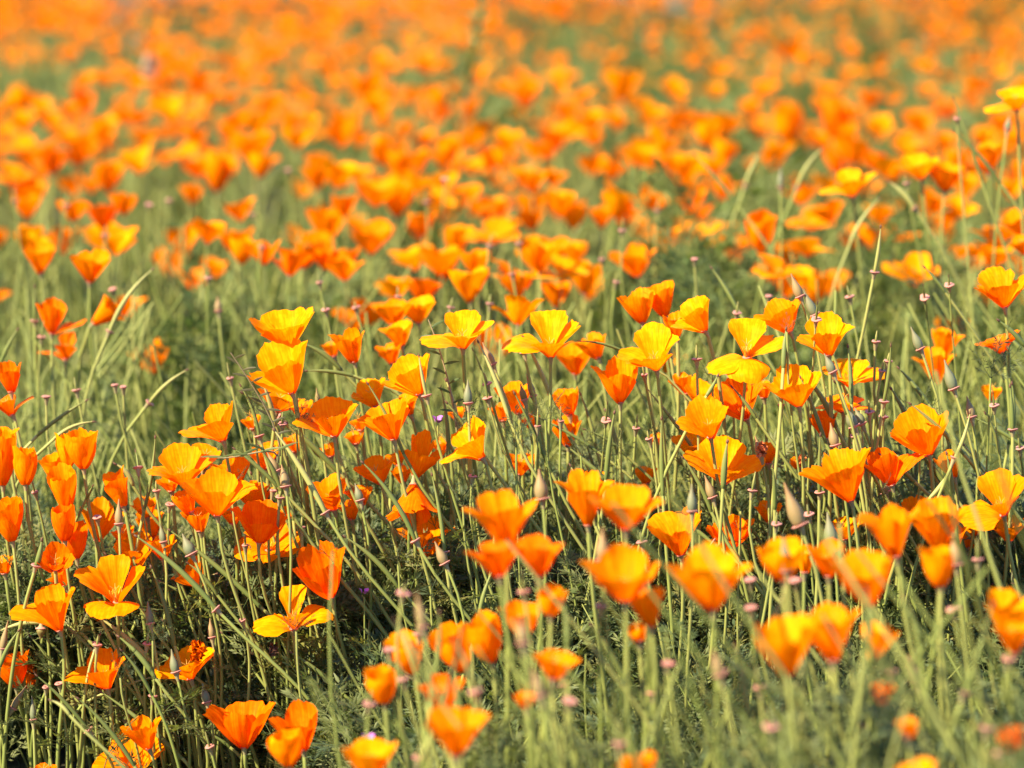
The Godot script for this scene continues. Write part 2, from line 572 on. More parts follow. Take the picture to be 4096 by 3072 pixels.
func stems() -> void:
	var o := Node3D.new()
	o.name = "slender_stems"
	add_child(o)
	var clumps := noise(1.6, 55)
	clumps.fractal_octaves = 2
	tag(o, "slender pale green stems crowding between the poppies", "stems", "", "stuff")
	for k in 6:
		rng.seed = 300 + k
		var s := Shape.new()
		var lean := Vector3(rng.randf_range(-0.17, 0.01), 0.3, rng.randf_range(-0.03, 0.03))
		s.tube(bezier(Vector3.ZERO, Vector3(rng.randf_range(-0.06, 0.05), 0.12, rng.randf_range(-0.03, 0.03)), lean - Vector3(lean.x * rng.randf_range(0.1, 0.8), 0.1, rng.randf_range(-0.03, 0.03)), lean, 6), same(7, 0.0014, 0.0009), 5)
		var places := []
		var tints := []
		rng.seed = 310 + k
		while places.size() < 285:
			var x := rng.randf_range(-0.85, 0.85)
			var d := rng.randf_range(1.4, 3.1)
			if d < near_edge(x) + 0.03 or absf(x) > 0.2 * d + 0.2: continue
			if (d < 2.0 or x < -0.16 and d < 2.6) and rng.randf() < 0.62: continue
			if d > 2.0 and d < 2.3 and rng.randf() < 0.5: continue
			var h := (leaf_top(x, d) + 0.02) * rng.randf_range(0.7, 1.2) / 0.3
			places.append(Transform3D(Basis(Vector3.UP, rng.randf_range(-0.7, 0.7) if rng.randf() < 0.65 else rng.randf() * TAU).scaled_local(Vector3(h, h, h) * (1.0 if rng.randf() < 0.8 else 1.25)), Vector3(x, 0, -d)))
			var t: Transform3D = places[-1]
			var hides := false
			for w in [0.55, 0.75, 0.9, 1.0]:
				var p: Vector3 = t * Vector3(lean.x * w * w, lean.y * w, lean.z * w)
				hides = hides or crowds(p.x, p.y, p.z)
			if hides:
				places.pop_back()
				continue
			var c := stem_tint()
			tints.append((c[0] as Color).lerp(c[1], rng.randf()))
		while places.size() < 1100:
			var d := 2.75 + 7.5 * pow(rng.randf(), 1.3)
			var x := rng.randf_range(-1.0, 1.0) * (0.2 * d + 0.5)
			if clumps.get_noise_2d(x, d) < -0.02 and rng.randf() < 0.75: continue
			if x < -0.17 and x > -0.42 and d < 3.05 and rng.randf() < 0.6: continue
			var h := rng.randf_range(0.75, 1.1)
			places.append(Transform3D(Basis(Vector3.UP, rng.randf() * TAU).scaled_local(Vector3(h * 1.2, h, h * 1.2)), Vector3(x, 0, -d)))
			var c := stem_tint()
			tints.append((c[0] as Color).lerp(c[1], rng.randf()))
		multi("stems", s.mesh(M.stem), places, tints, o)

func far_poppies() -> void:
	var o := Node3D.new()
	o.name = "far_poppies"
	add_child(o)
	tag(o, "countless orange poppies blurring together in the far part of the field", "poppies", "", "stuff")
	var bare := noise(0.55, 21)
	for k in 8:
		var kind := [[0.5, -0.3], [0.62, 0.0], [0.85, 0.3], [0.4, -0.7], [0.75, 0.2], [0.6, -0.2], [0.52, 0.1], [0.25, -1.0]][k] as Array
		var head := ArrayMesh.new()
		rng.seed = 500 + k
		var ax := Vector3(rng.randf_range(-0.3, 0.2), 1, rng.randf_range(-0.1, 0.3)).normalized()
		var b := frame(ax)
		var all := Shape.new()
		for j in 4:
			var m := petal_mesh(0.039 * (1.0 + 0.05 * j), kind[0] + [0.0, 0.12, -0.1, 0.2][j], kind[1], 1.45 if kind[0] > 0.3 else 1.5, 1.0 if kind[0] > 0.3 else 1.7, 0.001 * (j % 2), 0.035, 520 + k * 4 + j, 7, 5)
			var a := m.surface_get_arrays(0)
			var first := all.v.size()
			var t := Transform3D(b * Basis(Vector3.UP, j * PI / 2 + k), Vector3.ZERO)
			for i in (a[Mesh.ARRAY_VERTEX] as PackedVector3Array).size():
				all.point(t * (a[Mesh.ARRAY_VERTEX][i] as Vector3), a[Mesh.ARRAY_TEX_UV][i])
			for i in a[Mesh.ARRAY_INDEX] as PackedInt32Array:
				all.ix.append(first + i)
		all.into(head, petals[[0, 1, 0, 0, 1, 0, 1, 1][k]])
		var st := Shape.new()
		st.tube([Vector3(0.01, -0.2, 0), Vector3(0.004, -0.1, 0), Vector3(0, 0, 0)], [0.0014, 0.0013, 0.0012], 4, Color(0.12, 0.15, 0.05), Color(0.16, 0.19, 0.07))
		st.into(head, M.stem)
		var places := []
		var tints := []
		rng.seed = 540 + k
		var tries := 0
		while tries < FAR_TRIES:
			tries += 1
			var d := sqrt(rng.randf_range(3.1 * 3.1, 11.5 * 11.5))
			var x := rng.randf_range(-1.0, 1.0) * (0.2 * d + 0.5)
			if rng.randf() > (0.2 * d + 0.5) / 2.8: continue
			var dens := lerpf(0.74, 0.54, smoothstep(3.4, 5.5, d)) * (1.0 if d > 3.6 or x > -0.2 else 0.55)
			if x > (0.165 + 0.05 * bare.get_noise_2d(d * 3.0, x * 3.0)) * d and d > 8.3 + rng.randf(): continue
			var patch := bare.get_noise_2d(x * 1.4, d)
			if rng.randf() > dens * (1.0 if patch > -0.10 else 0.15): continue
			places.append(Transform3D(Basis(Vector3.UP, rng.randf() * TAU).scaled_local(Vector3.ONE * rng.randf_range(0.66, 1.02) * lerpf(1.0, 0.74, smoothstep(4.0, 7.0, d))), Vector3(x, rng.randf_range(0.21, 0.35), -d)))
			tints.append(Color.WHITE)
		multi("poppy_drift", head, places, tints, o)

func sprig(label: String, foot: Vector3, top: Vector3, n: int, l: float, c: Color, sd: int) -> void:
	rng.seed = sd + 70000
	var o := thing("vetch_sprig", label, "vetch sprig", foot, "vetch climbing between the poppies")
	var pts := bezier(Vector3.ZERO, Vector3(0.004, 0.02, 0.002), (top - foot) * 0.7 + Vector3(0.006, 0, 0), top - foot, 8)
	var s := Shape.new()
	s.tube(pts, same(9, 0.0010, 0.0005), 5, Color(0.16, 0.15, 0.07), Color(0.2, 0.16, 0.09))
	part("stalk", s.mesh(M.stem), o)
	for k in n:
		var t := 0.25 + 0.75 * float(k) / n
		var i := int(t * 8)
		var a: Vector3 = (pts[i] as Vector3).lerp(pts[mini(i + 1, 8)], t * 8 - i)
		var side := -1.0 if k % 2 else 1.0
		var d := Vector3(side * rng.randf_range(0.7, 1.0), rng.randf_range(0.0, 0.7), rng.randf_range(-0.3, 0.5)).normalized()
		var q := Shape.new()
		var e := d.cross(Vector3(rng.randf_range(-0.6, 0.6), 0.4, 1)).normalized()
		var w := minf(l * 0.10, 0.0009)
		var rows := []
		for r in 6:
			var f := r / 5.0
			var ww := w * sin(PI * (0.08 + 0.88 * f)) + 0.0002
			var p := a + d * l * f + Vector3(0, -l * 0.12 * f * f, 0)
			rows.append([q.point(p - e * ww, Vector2.ZERO, c), q.point(p - d.cross(e) * ww * 0.4, Vector2.ZERO, c), q.point(p + e * ww, Vector2.ZERO, c)])
		for r in 5:
			q.quad(rows[r][0], rows[r + 1][0], rows[r + 1][1], rows[r][1])
			q.quad(rows[r][1], rows[r + 1][1], rows[r + 1][2], rows[r][2])
		part("leaflet", q.mesh(M.leaf), o)

func vetch_flower(label: String, at: Vector3, size: float, sd: int) -> void:
	rng.seed = sd + 80000
	var foot := Vector3(at.x + 0.01, 0, at.z - 0.01)
	var o := thing("purple_flower", label, "vetch flower", foot, "small purple flowers low among the poppies")
	rooted(at - Vector3(0, 0.003, 0), Vector3.UP, foot, 0.0006, o)
	for k in 3:
		var m := petal_mesh(size, [0.9, 0.5, 0.4][k], 0.5, 1.1, 1.0, 0.0, 0.05, sd * 3 + k, 6, 5)
		part("petal", m, o, Transform3D(Basis(Vector3.UP, k * 2.1 + 0.4), at - foot), M.purple)

func crumpled(label: String, at: Vector3, size: float, mat: Material, sd: int, called: String, category: String) -> void:
	rng.seed = sd + 85000
	var n := noise(1.0, sd)
	var s := Shape.new()
	var k := 9
	for j in k + 1:
		for i in k + 1:
			var p := Vector3(float(i) / k - 0.5, 0.5 - float(j) / k * 1.3, 0)
			p.x *= 0.55 + 0.3 * sin(PI * j / float(k))
			p += Vector3(n.get_noise_2d(i * 0.4, j * 0.4), n.get_noise_2d(i * 0.5 + 30, j * 0.5), n.get_noise_2d(i * 0.45, j * 0.45 + 60) * 1.6) * 0.42
			s.point(p * size, Vector2(float(i) / k, float(j) / k))
	for j in k:
		for i in k:
			var a := j * (k + 1) + i
			s.quad(a, a + 1, a + k + 2, a + k + 1)
	var o := MeshInstance3D.new()
	o.name = numbered(called)
	o.mesh = s.mesh(mat)
	o.position = at
	add_child(o, true)
	tag(o, label, category)

func seed_head(label: String, foot: Vector3, top: Vector3) -> void:
	rng.seed = 91
	var o := thing("grass_seed_head", label, "grass stalk", foot)
	var pts := bezier(Vector3.ZERO, Vector3(-0.01, 0.2, 0), (top - foot) * 0.72 + Vector3(-0.015, 0, 0), top - foot, 14)
	var s := Shape.new()
	s.tube(pts, same(15, 0.0016, 0.0008), 5, Color(0.13, 0.15, 0.05), Color(0.22, 0.22, 0.09))
	part("stalk", s.mesh(M.stem), o)
	var q := Shape.new()
	for k in 80:
		var t := 0.70 + 0.30 * k / 80.0
		var i := int(t * 14)
		var a: Vector3 = (pts[mini(i, 14)] as Vector3).lerp(pts[mini(i + 1, 14)], t * 14 - i)
		var d := Vector3(rng.randf_range(-1, 1), rng.randf_range(0.2, 1.4), rng.randf_range(-1, 1)).normalized()
		var l := rng.randf_range(0.014, 0.030) * (1.25 - t * 0.5)
		blade(q, a, d, d.cross(Vector3(0.3, 0.2, 1)).normalized(), l, 0.0042, Color(0.23, 0.26, 0.08).lerp(Color(0.34, 0.31, 0.13), rng.randf()))
	var p := part("spikelets", q.mesh(M.leaf), o)
	p.set_meta("kind", "stuff")

func shrub(label: String, at: Vector3, w: float, h: float, sd: int) -> void:
	rng.seed = sd + 95000
	var o := thing("dark_shrub", label, "shrub", at, "dark shrubs along the far end of the field")
	var st := Shape.new()
	for k in 7:
		var e := Vector3(rng.randf_range(-0.4, 0.4) * w, h * rng.randf_range(0.5, 0.85), rng.randf_range(-0.3, 0.3) * w)
		st.tube([Vector3(rng.randf_range(-0.05, 0.05), 0, 0), e * 0.5 + Vector3(0, 0.08, 0), e], [0.014, 0.009, 0.003], 5, Color(0.07, 0.05, 0.03), Color(0.08, 0.07, 0.04))
	part("branches", st.mesh(M.stem), o)
	var s := Shape.new()
	for k in 2600:
		var p := Vector3(rng.randfn(), rng.randfn(), rng.randfn())
		p = p.normalized() * pow(rng.randf(), 0.45)
		p *= 1.0 + 0.25 * sin(p.x * 7.0 + sd) * cos(p.y * 6.0)
		p = Vector3(p.x * w * 0.5, h * 0.52 + p.y * h * 0.48, p.z * w * 0.4)
		var d := Vector3(rng.randf_range(-1, 1), rng.randf_range(-0.4, 1), rng.randf_range(-1, 1)).normalized()
		blade(s, p, d, d.cross(Vector3(0.3, 1, 0.4)).normalized(), rng.randf_range(0.03, 0.06), 0.011, Color(0.035, 0.055, 0.02).lerp(Color(0.06, 0.075, 0.025), rng.randf()))
	var f := part("foliage", s.mesh(M.leaf), o)
	f.set_meta("kind", "stuff")

func leaf_thing(label: String, at: Vector3, turn: float, size: float, lean: float, foot: Vector3, sd: int) -> void:
	rng.seed = sd + 97000
	var o := thing("feathery_leaf", label, "leaf", foot, "feathery poppy leaves in focus")
	rooted(at, Vector3.UP, foot, 0.0009, o)
	rng.seed = sd + 97100
	for k in 3:
		var s := spray(rng.randi() % 100000, 0.0007)
		var c := Color(0.085, 0.118, 0.055).lerp(Color(0.115, 0.13, 0.06), (sd * 37 % 10) / 10.0)
		for i in s.col.size(): s.col[i] = c
		part("leaf_frond", s.mesh(M.leaf), o, Transform3D((Basis(Vector3(0, 0, 1), -lean + (k - 1) * 0.75) * Basis(Vector3.UP, turn + k)).scaled_local(Vector3.ONE * size / 0.06 * (1.0 if k == 1 else 0.75)), at - foot))

# ---------------------------------------------------------------- the scene
const FAR_TRIES := 1500

func _ready() -> void:
	var cam := Camera3D.new()
	cam.name = "camera"
	var lens := CameraAttributesPhysical.new()
	lens.frustum_focal_length = 91.15         # 15 degrees high
	lens.frustum_focus_distance = 2.38
	lens.frustum_near = 0.05
	lens.frustum_far = 900.0
	lens.exposure_aperture = 4.1
	cam.attributes = lens
	cam.fov = 15.0
	cam.near = 0.05
	cam.far = 900.0
	add_child(cam)
	cam.position = Vector3(0, 0.76, 0)
	cam.rotation = Vector3(deg_to_rad(-10.06), 0, 0)
	cam.current = true

	var sun := DirectionalLight3D.new()
	sun.name = "sun"
	sun.light_energy = 1.6
	sun.light_color = Color(1.0, 0.93, 0.79)
	sun.light_angular_distance = 0.55
	sun.shadow_enabled = true
	add_child(sun)
	sun.look_at_from_position(Vector3(-0.62, 0.70, 0.36) * 50.0, Vector3.ZERO)

	var sky := ProceduralSkyMaterial.new()
	sky.sky_top_color = Color(0.36, 0.50, 0.74)
	sky.sky_horizon_color = Color(0.82, 0.84, 0.84)
	sky.sky_curve = 0.12
	sky.ground_bottom_color = Color(0.25, 0.24, 0.16)
	sky.ground_horizon_color = Color(0.60, 0.58, 0.48)
	var env := Environment.new()
	env.background_mode = Environment.BG_SKY
	env.sky = Sky.new()
	env.sky.sky_material = sky
	env.background_energy_multiplier = 0.8
	env.tonemap_mode = Environment.TONE_MAPPER_LINEAR
	env.tonemap_exposure = 3.4
	env.sdfgi_enabled = true
	env.ssao_enabled = true
	env.ssil_enabled = true
	var we := WorldEnvironment.new()
	we.name = "daylight"
	we.environment = env
	add_child(we)

	materials()

	# the ground: one sheet to the horizon
	var g := Shape.new()
	var n := 40
	for j in n + 1:
		for i in n + 1:
			var x := pow(absf(i / float(n) * 2 - 1), 3.0) * signf(i - n * 0.5) * 400.0
			var z := 6.0 - pow(j / float(n), 3.0) * 500.0
			g.point(Vector3(x, 0.0, z))
	for j in n:
		for i in n:
			var a := j * (n + 1) + i
			g.quad(a, a + n + 1, a + n + 2, a + 1)
	var ground := part("ground", g.mesh(M.soil), self)
	tag(ground, "brown and green soil under the poppy field", "ground", "", "structure")

	far_poppies()
	poppies_in_focus()
	foliage()
	stems()
	poppies_in_front()
	poppies_behind()
	pods_and_buds()
	small_things()


func poppies_in_focus() -> void:
	poppy("tall orange poppy cup, topmost of the two stacked cups on the ridge", Vector3(-0.1836, 0.3698, -2.3683), Vector3(-0.1966, 0.9778, 0.0722), 0.0227, 0.0279, -0.30, 1, [0, 4, 6, 6], 1, Vector3(-0.1586, 0, -2.3782), 0.07)
	poppy("orange poppy cup right under the topmost one of the ridge", Vector3(-0.179, 0.3392, -2.3323), Vector3(-0.3216, 0.9352, 0.1479), 0.0196, 0.0323, -0.50, 1, [-4, 0, 4, 8], 2, Vector3(-0.1371, 0, -2.3424), 0.10)
	poppy("poppy half hidden behind and below the two stacked ridge cups", Vector3(-0.1983, 0.3078, -2.4182), Vector3(0.232, 0.9727, 0.0038), 0.0164, 0.0162, 0.00, 0, [0, 18, 0, 4], 3, Vector3(-0.2048, 0, -2.443), 0.11)
	poppy("closed orange poppy cup leaning left between the stacked cups and the wide open one", Vector3(-0.1364, 0.3389, -2.4846), Vector3(-0.2275, 0.973, 0.0385), 0.0101, 0.0232, -0.50, 0, [], 4, Vector3(-0.11, 0, -2.486), -0.35)
	poppy("small out of focus poppy touching the left side of a closed leaning cup", Vector3(-0.1623, 0.3217, -2.6136), Vector3(-0.1638, 0.9828, -0.0858), 0.0071, 0.0123, 0.00, 0, [], 5, Vector3(-0.1455, 0, -2.6503), 0.04)
	poppy("wide open yellow poppy with one petal hanging out to the left", Vector3(-0.0404, 0.3702, -2.3683), Vector3(-0.0343, 0.994, 0.1036), 0.0207, 0.0244, 0.30, 1, [6, 10, -6, 42], 6, Vector3(-0.018, 0, -2.4176), -0.07)
	poppy("broad yellow poppy saucer leaning right with a curled left petal", Vector3(0.0316, 0.3631, -2.3671), Vector3(-0.0491, 0.9892, 0.1384), 0.0235, 0.0256, 0.50, 1, [14, 4, -4, 26], 7, Vector3(0.0384, 0, -2.3676), 0.06)
	poppy("left one of two soft orange poppies touching each other behind the ridge", Vector3(-0.1121, 0.3337, -2.7275), Vector3(-0.1319, 0.9913, 0.0005), 0.0151, 0.0199, -0.30, 0, [], 8, Vector3(-0.1117, 0, -2.7344), -0.33)
	poppy("right one of two soft orange poppies touching each other behind the ridge", Vector3(-0.0887, 0.332, -2.7475), Vector3(-0.1319, 0.9913, 0.0005), 0.0148, 0.0201, -0.30, 1, [], 9, Vector3(-0.064, 0, -2.7906), -0.45)
	poppy("soft yellow orange poppy directly above a second soft cup beside the wide open yellow one", Vector3(-0.1005, 0.3301, -2.6253), Vector3(-0.204, 0.9784, -0.0322), 0.0106, 0.0199, -0.30, 1, [], 10, Vector3(-0.0623, 0, -2.664), -0.26)
	poppy("soft orange poppy cup directly below another soft cup beside the ridge", Vector3(-0.1089, 0.3143, -2.6225), Vector3(-0.2402, 0.9702, -0.0308), 0.0113, 0.0169, 0.00, 0, [], 11, Vector3(-0.0649, 0, -2.6253), -0.19)
	poppy("orange poppy cup leaning left with a slim green pod in front of it", Vector3(-0.0762, 0.3327, -2.3617), Vector3(-0.3843, 0.9195, 0.0826), 0.0170, 0.0262, -0.20, 1, [0, 4, 0, 12], 12, Vector3(-0.0332, 0, -2.3826), 0.04)
	poppy("yellow poppy half covered by the leaning cup with the slim pod", Vector3(-0.1156, 0.3124, -2.419), Vector3(-0.2684, 0.9524, 0.1449), 0.0128, 0.0175, 0.00, 1, [], 13, Vector3(-0.1127, 0, -2.4182), 0.17)
	poppy("deep orange broad poppy cup in the middle of the ridge cluster", Vector3(-0.0959, 0.3041, -2.316), Vector3(-0.2666, 0.9609, 0.0752), 0.0160, 0.0270, -0.20, 0, [0, 0, 6, 14], 14, Vector3(-0.0527, 0, -2.3177), -0.05)
	poppy("orange poppy peeping out behind the right side of the broad ridge cluster cup", Vector3(-0.0863, 0.3055, -2.4178), Vector3(-0.4429, 0.8964, -0.0177), 0.0131, 0.0138, 0.30, 0, [], 15, Vector3(-0.0751, 0, -2.4588), -0.32)
	poppy("narrow poppy opened towards the right with a bright inner petal", Vector3(-0.0793, 0.2684, -2.3401), Vector3(0.2566, 0.9636, 0.0747), 0.0118, 0.0302, 0.00, 0, [22, 4, 0, 0], 16, Vector3(-0.0838, 0, -2.3738), 0.02)
	poppy("yellow poppy seen from the side with a high right petal and a long left tip", Vector3(-0.0243, 0.2889, -2.3133), Vector3(-0.5504, 0.8344, 0.0283), 0.0170, 0.0253, 0.20, 1, [4, -12, 4, 22], 17, Vector3(-0.0322, 0, -2.3267), -0.04)
	poppy("orange poppy leaning left below the narrow one, half behind it", Vector3(-0.1091, 0.2569, -2.3685), Vector3(-0.3545, 0.9339, 0.0455), 0.0136, 0.0182, -0.20, 0, [], 18, Vector3(-0.1007, 0, -2.3743), -0.02)
	poppy("hanging poppy with its petals spread downwards behind a thick curved pod", Vector3(-0.0805, 0.2637, -2.3291), Vector3(-0.05, -0.9381, 0.3428), 0.0178, 0.0272, 0.00, 2, [], 19, Vector3(-0.0717, 0, -2.3531), 0.18)
	poppy("bright orange poppy below the hanging one, partly covered by it", Vector3(-0.0695, 0.1964, -2.3578), Vector3(-0.1213, 0.992, 0.0352), 0.0174, 0.0266, 0.00, 0, [], 20, Vector3(-0.0734, 0, -2.3551), -0.43)
	poppy("orange poppy cup under the pale long pod, right of it", Vector3(-0.1475, 0.2346, -2.3646), Vector3(-0.2085, 0.9721, 0.1075), 0.0152, 0.0221, -0.20, 0, [], 21, Vector3(-0.1177, 0, -2.369), -0.43)
	poppy("large orange poppy cup with pleated petals opening left", Vector3(-0.1444, 0.3047, -2.3262), Vector3(-0.1123, 0.9881, 0.1046), 0.0177, 0.0241, -0.30, 0, [0, 4, 4, 12], 22, Vector3(-0.1107, 0, -2.3565), 0.02)
	poppy("three petalled looking poppy with a tall right petal and wide left petal", Vector3(-0.2377, 0.2952, -2.355), Vector3(-0.2687, 0.9624, 0.0404), 0.0179, 0.0238, 0.00, 0, [4, -16, -6, 22], 23, Vector3(-0.2452, 0, -2.4025), -0.08)
	poppy("broad orange poppy at the left of the three flower cluster, opening left", Vector3(-0.2708, 0.2571, -2.3584), Vector3(-0.1112, 0.9913, 0.0698), 0.0190, 0.0248, 0.00, 0, [6, 6, 2, 14], 24, Vector3(-0.2282, 0, -2.3978), 0.06)
	poppy("orange poppy cup in front of the three flower cluster with a torn right petal", Vector3(-0.2372, 0.2454, -2.2954), Vector3(-0.0577, 0.9832, 0.1729), 0.0194, 0.0310, -0.10, 0, [4, 10, 0, 6], 25, Vector3(-0.1967, 0, -2.2945), -0.04)
	poppy("bell shaped poppy hanging below the three flower cluster", Vector3(-0.2644, 0.2371, -2.3447), Vector3(-0.3859, 0.9208, -0.0572), 0.0070, 0.0177, -0.60, 0, [], 26, Vector3(-0.2541, 0, -2.3664), 0.25)
	poppy("small orange poppy at the back of the three flower cluster", Vector3(-0.26, 0.2609, -2.4099), Vector3(0.1803, 0.9829, 0.0368), 0.0115, 0.0156, 0.00, 0, [], 27, Vector3(-0.2623, 0, -2.4195), 0.27)
	poppy("cup shaped poppy standing inside spread lower petals, left of centre", Vector3(-0.2054, 0.2195, -2.3111), Vector3(0.1214, 0.9705, 0.2083), 0.0152, 0.0260, -0.60, 2, [0, 0, 0, 0], 28, Vector3(-0.1724, 0, -2.3591), 0.11)
	poppy("widely spread poppy behind and below the round cup, petals reaching right", Vector3(-0.202, 0.2009, -2.3586), Vector3(0, 0.8834, 0.4685), 0.0212, 0.0161, 0.40, 0, [10, 20, 0, 20], 29, Vector3(-0.2046, 0, -2.3902), 0.03)
	poppy("egg shaped deep orange poppy facing right beside long stems", Vector3(-0.1465, 0.1776, -2.2935), Vector3(-0.2185, 0.9444, 0.2455), 0.0138, 0.0350, -0.70, 2, [], 30, Vector3(-0.1176, 0, -2.3252), 0.38)
	poppy("open yellow orange poppy with four spread petals seen half from above", Vector3(-0.1768, 0.1528, -2.2891), Vector3(-0.0361, 0.9843, 0.1727), 0.0203, 0.0228, 0.35, 1, [4, 16, -12, 34], 31, Vector3(-0.164, 0, -2.3223), -0.04)
	poppy("very wide open orange poppy whose front petal hangs flat towards the viewer", Vector3(-0.3199, 0.1739, -2.2929), Vector3(-0.057, 0.9598, 0.2749), 0.0203, 0.0289, 0.20, 0, [46, -2, -8, 8], 32, Vector3(-0.3189, 0, -2.3386), -0.08)
	poppy("bright poppy behind the very wide open one, only its upper half showing", Vector3(-0.3107, 0.1866, -2.3561), Vector3(-0.1643, 0.9639, 0.2094), 0.0163, 0.0231, 0.10, 0, [], 33, Vector3(-0.2894, 0, -2.3522), -0.30)
	poppy("single orange poppy cup with a pointed left petal on a leaning bare stem", Vector3(-0.3648, 0.1543, -2.2792), Vector3(-0.2641, 0.9582, 0.1099), 0.0175, 0.0305, 0.20, 0, [0, -6, -4, 22], 34, Vector3(-0.3681, 0, -2.276), 0.01)
	poppy("rolled red orange poppy like a rosebud, facing the viewer", Vector3(-0.3693, 0.2008, -2.2976), Vector3(0.0904, 0.7826, 0.6159), 0.0082, 0.0149, -0.80, 2, [], 35, Vector3(-0.3585, 0, -2.3348), 0.08)
	poppy("small closed poppy just below the rolled red one", Vector3(-0.3687, 0.1778, -2.3342), Vector3(-0.4962, 0.8679, 0.0224), 0.0052, 0.0120, -0.50, 2, [], 36, Vector3(-0.3433, 0, -2.3596), -0.07)
	poppy("orange poppy seen from its side right of the long leaning pod", Vector3(-0.2585, 0.1722, -2.3535), Vector3(-0.5834, 0.8115, 0.0324), 0.0126, 0.0198, -0.10, 0, [], 37, Vector3(-0.262, 0, -2.354), -0.42)
	poppy("poppy with a folded pointed left petal, standing above a lying pale stem", Vector3(-0.3274, 0.1056, -2.2808), Vector3(-0.2182, 0.9732, 0.0731), 0.0151, 0.0247, 0.00, 0, [4, 0, 0, 20], 38, Vector3(-0.3197, 0, -2.2855), -0.09)
	poppy("open poppy with crumpled orange stamens and a broad yellow front petal", Vector3(-0.2599, 0.113, -2.2821), Vector3(-0.2353, 0.9691, 0.0738), 0.0221, 0.0175, 0.30, 1, [-12, 0, 8, 8], 39, Vector3(-0.246, 0, -2.2808), 0.03)
	poppy("deep orange poppy cup near the bottom edge with a smooth front", Vector3(-0.2119, 0.0733, -2.2242), Vector3(-0.041, 0.9992, -0.0009), 0.0176, 0.0322, -0.50, 2, [], 40, Vector3(-0.202, 0, -2.2685), -0.06)
	poppy("deep orange poppy behind a yellow tube shaped one near the bottom edge", Vector3(-0.1575, 0.1043, -2.118), Vector3(-0.1393, 0.9903, 0.0007), 0.0132, 0.0271, -0.40, 2, [], 41, Vector3(-0.1575, 0, -2.1224), -0.18)
	poppy("yellow tube shaped poppy bud out of focus near the bottom edge", Vector3(-0.1576, 0.1354, -1.9814), Vector3(-0.1628, 0.9861, -0.0336), 0.0073, 0.0225, -1.00, 1, [], 42, Vector3(-0.1489, 0, -1.9774), 0.32)
	poppy("small orange poppy cup above a spread one at the bottom left", Vector3(-0.2899, 0.0663, -2.2433), Vector3(-0.3604, 0.9293, 0.0808), 0.0103, 0.0222, -0.30, 0, [], 43, Vector3(-0.2783, 0, -2.2688), -0.01)
	poppy("spread orange poppy at the bottom left under a smaller cup", Vector3(-0.3034, 0.0385, -2.2689), Vector3(-0.2053, 0.9275, 0.3123), 0.0227, 0.0221, 0.30, 0, [20, 0, 0, 10], 44, Vector3(-0.2973, 0, -2.293), -0.05)
	poppy("tube shaped orange poppy at the left edge beside a leaning pod", Vector3(-0.4117, 0.0909, -2.3391), Vector3(-0.1228, 0.9918, -0.0346), 0.0071, 0.0245, -0.90, 2, [], 45, Vector3(-0.4069, 0, -2.3812), -0.11)
	poppy("little ragged orange poppy touching the tube shaped one at the left edge", Vector3(-0.406, 0.0807, -2.3677), Vector3(0.1151, 0.9934, 0.0001), 0.0059, 0.0162, 0.20, 2, [], 46, Vector3(-0.3916, 0, -2.3659), 0.11)
	poppy("orange poppy low behind two pink discs at the lower left", Vector3(-0.3824, 0.0369, -2.4311), Vector3(-0.0254, 0.999, -0.0359), 0.0111, 0.0378, -0.30, 0, [], 47, Vector3(-0.3787, 0, -2.4628), -0.37)
	poppy("orange poppy tip rising from the bottom edge at the far left", Vector3(-0.3739, 0.0389, -2.2385), Vector3(0, 1, -0.001), 0.0071, 0.0126, -0.20, 2, [], 48, Vector3(-0.3726, 0, -2.2462), 0.33)
	poppy("orange poppy low behind a tan bud, lower left of centre", Vector3(-0.2657, 0.0894, -2.481), Vector3(0.1811, 0.9829, -0.033), 0.0102, 0.0215, 0.00, 0, [], 49, Vector3(-0.2617, 0, -2.4886), 0.25)
	poppy("small orange poppy hanging below the very wide open one", Vector3(-0.3437, 0.1358, -2.3775), Vector3(-0.3787, 0.9237, -0.0577), 0.0062, 0.0161, -0.60, 0, [], 50, Vector3(-0.3281, 0, -2.3917), 0.23)
	poppy("barrel shaped orange poppy at the left edge, halfway down", Vector3(-0.4114, 0.2146, -2.3407), Vector3(-0.1771, 0.9836, -0.0332), 0.0085, 0.0289, -0.80, 0, [], 51, Vector3(-0.4017, 0, -2.3527), -0.20)
	poppy("orange poppy with a brown pistil showing, on top of a narrower one", Vector3(-0.3661, 0.2386, -2.345), Vector3(-0.1067, 0.9845, 0.1392), 0.0099, 0.0300, -0.40, 0, [], 52, Vector3(-0.3491, 0, -2.3534), 0.17)
	poppy("narrow tube shaped poppy directly under the one with the brown pistil", Vector3(-0.3649, 0.2199, -2.3213), Vector3(-0.0527, 0.9986, -0.0008), 0.0060, 0.0241, -0.80, 2, [], 53, Vector3(-0.3582, 0, -2.3203), 0.13)
	poppy("lowest tube shaped poppy of the left hand column of tubes", Vector3(-0.3581, 0.2003, -2.3382), Vector3(-0.1094, 0.9934, -0.0349), 0.0052, 0.0234, -0.80, 2, [], 54, Vector3(-0.3398, 0, -2.3876), 0.04)
	poppy("pale orange narrow poppy behind the one with the brown pistil", Vector3(-0.3834, 0.2501, -2.408), Vector3(-0.1771, 0.9836, -0.0332), 0.0062, 0.0197, -0.40, 1, [], 55, Vector3(-0.3781, 0, -2.4217), -0.03)
	poppy("barrel shaped closed poppy with a smooth front, left of the dark gap", Vector3(-0.3527, 0.2734, -2.3512), Vector3(-0.1364, 0.9882, -0.0692), 0.0070, 0.0281, -1.00, 0, [], 56, Vector3(-0.3174, 0, -2.3662), 0.27)
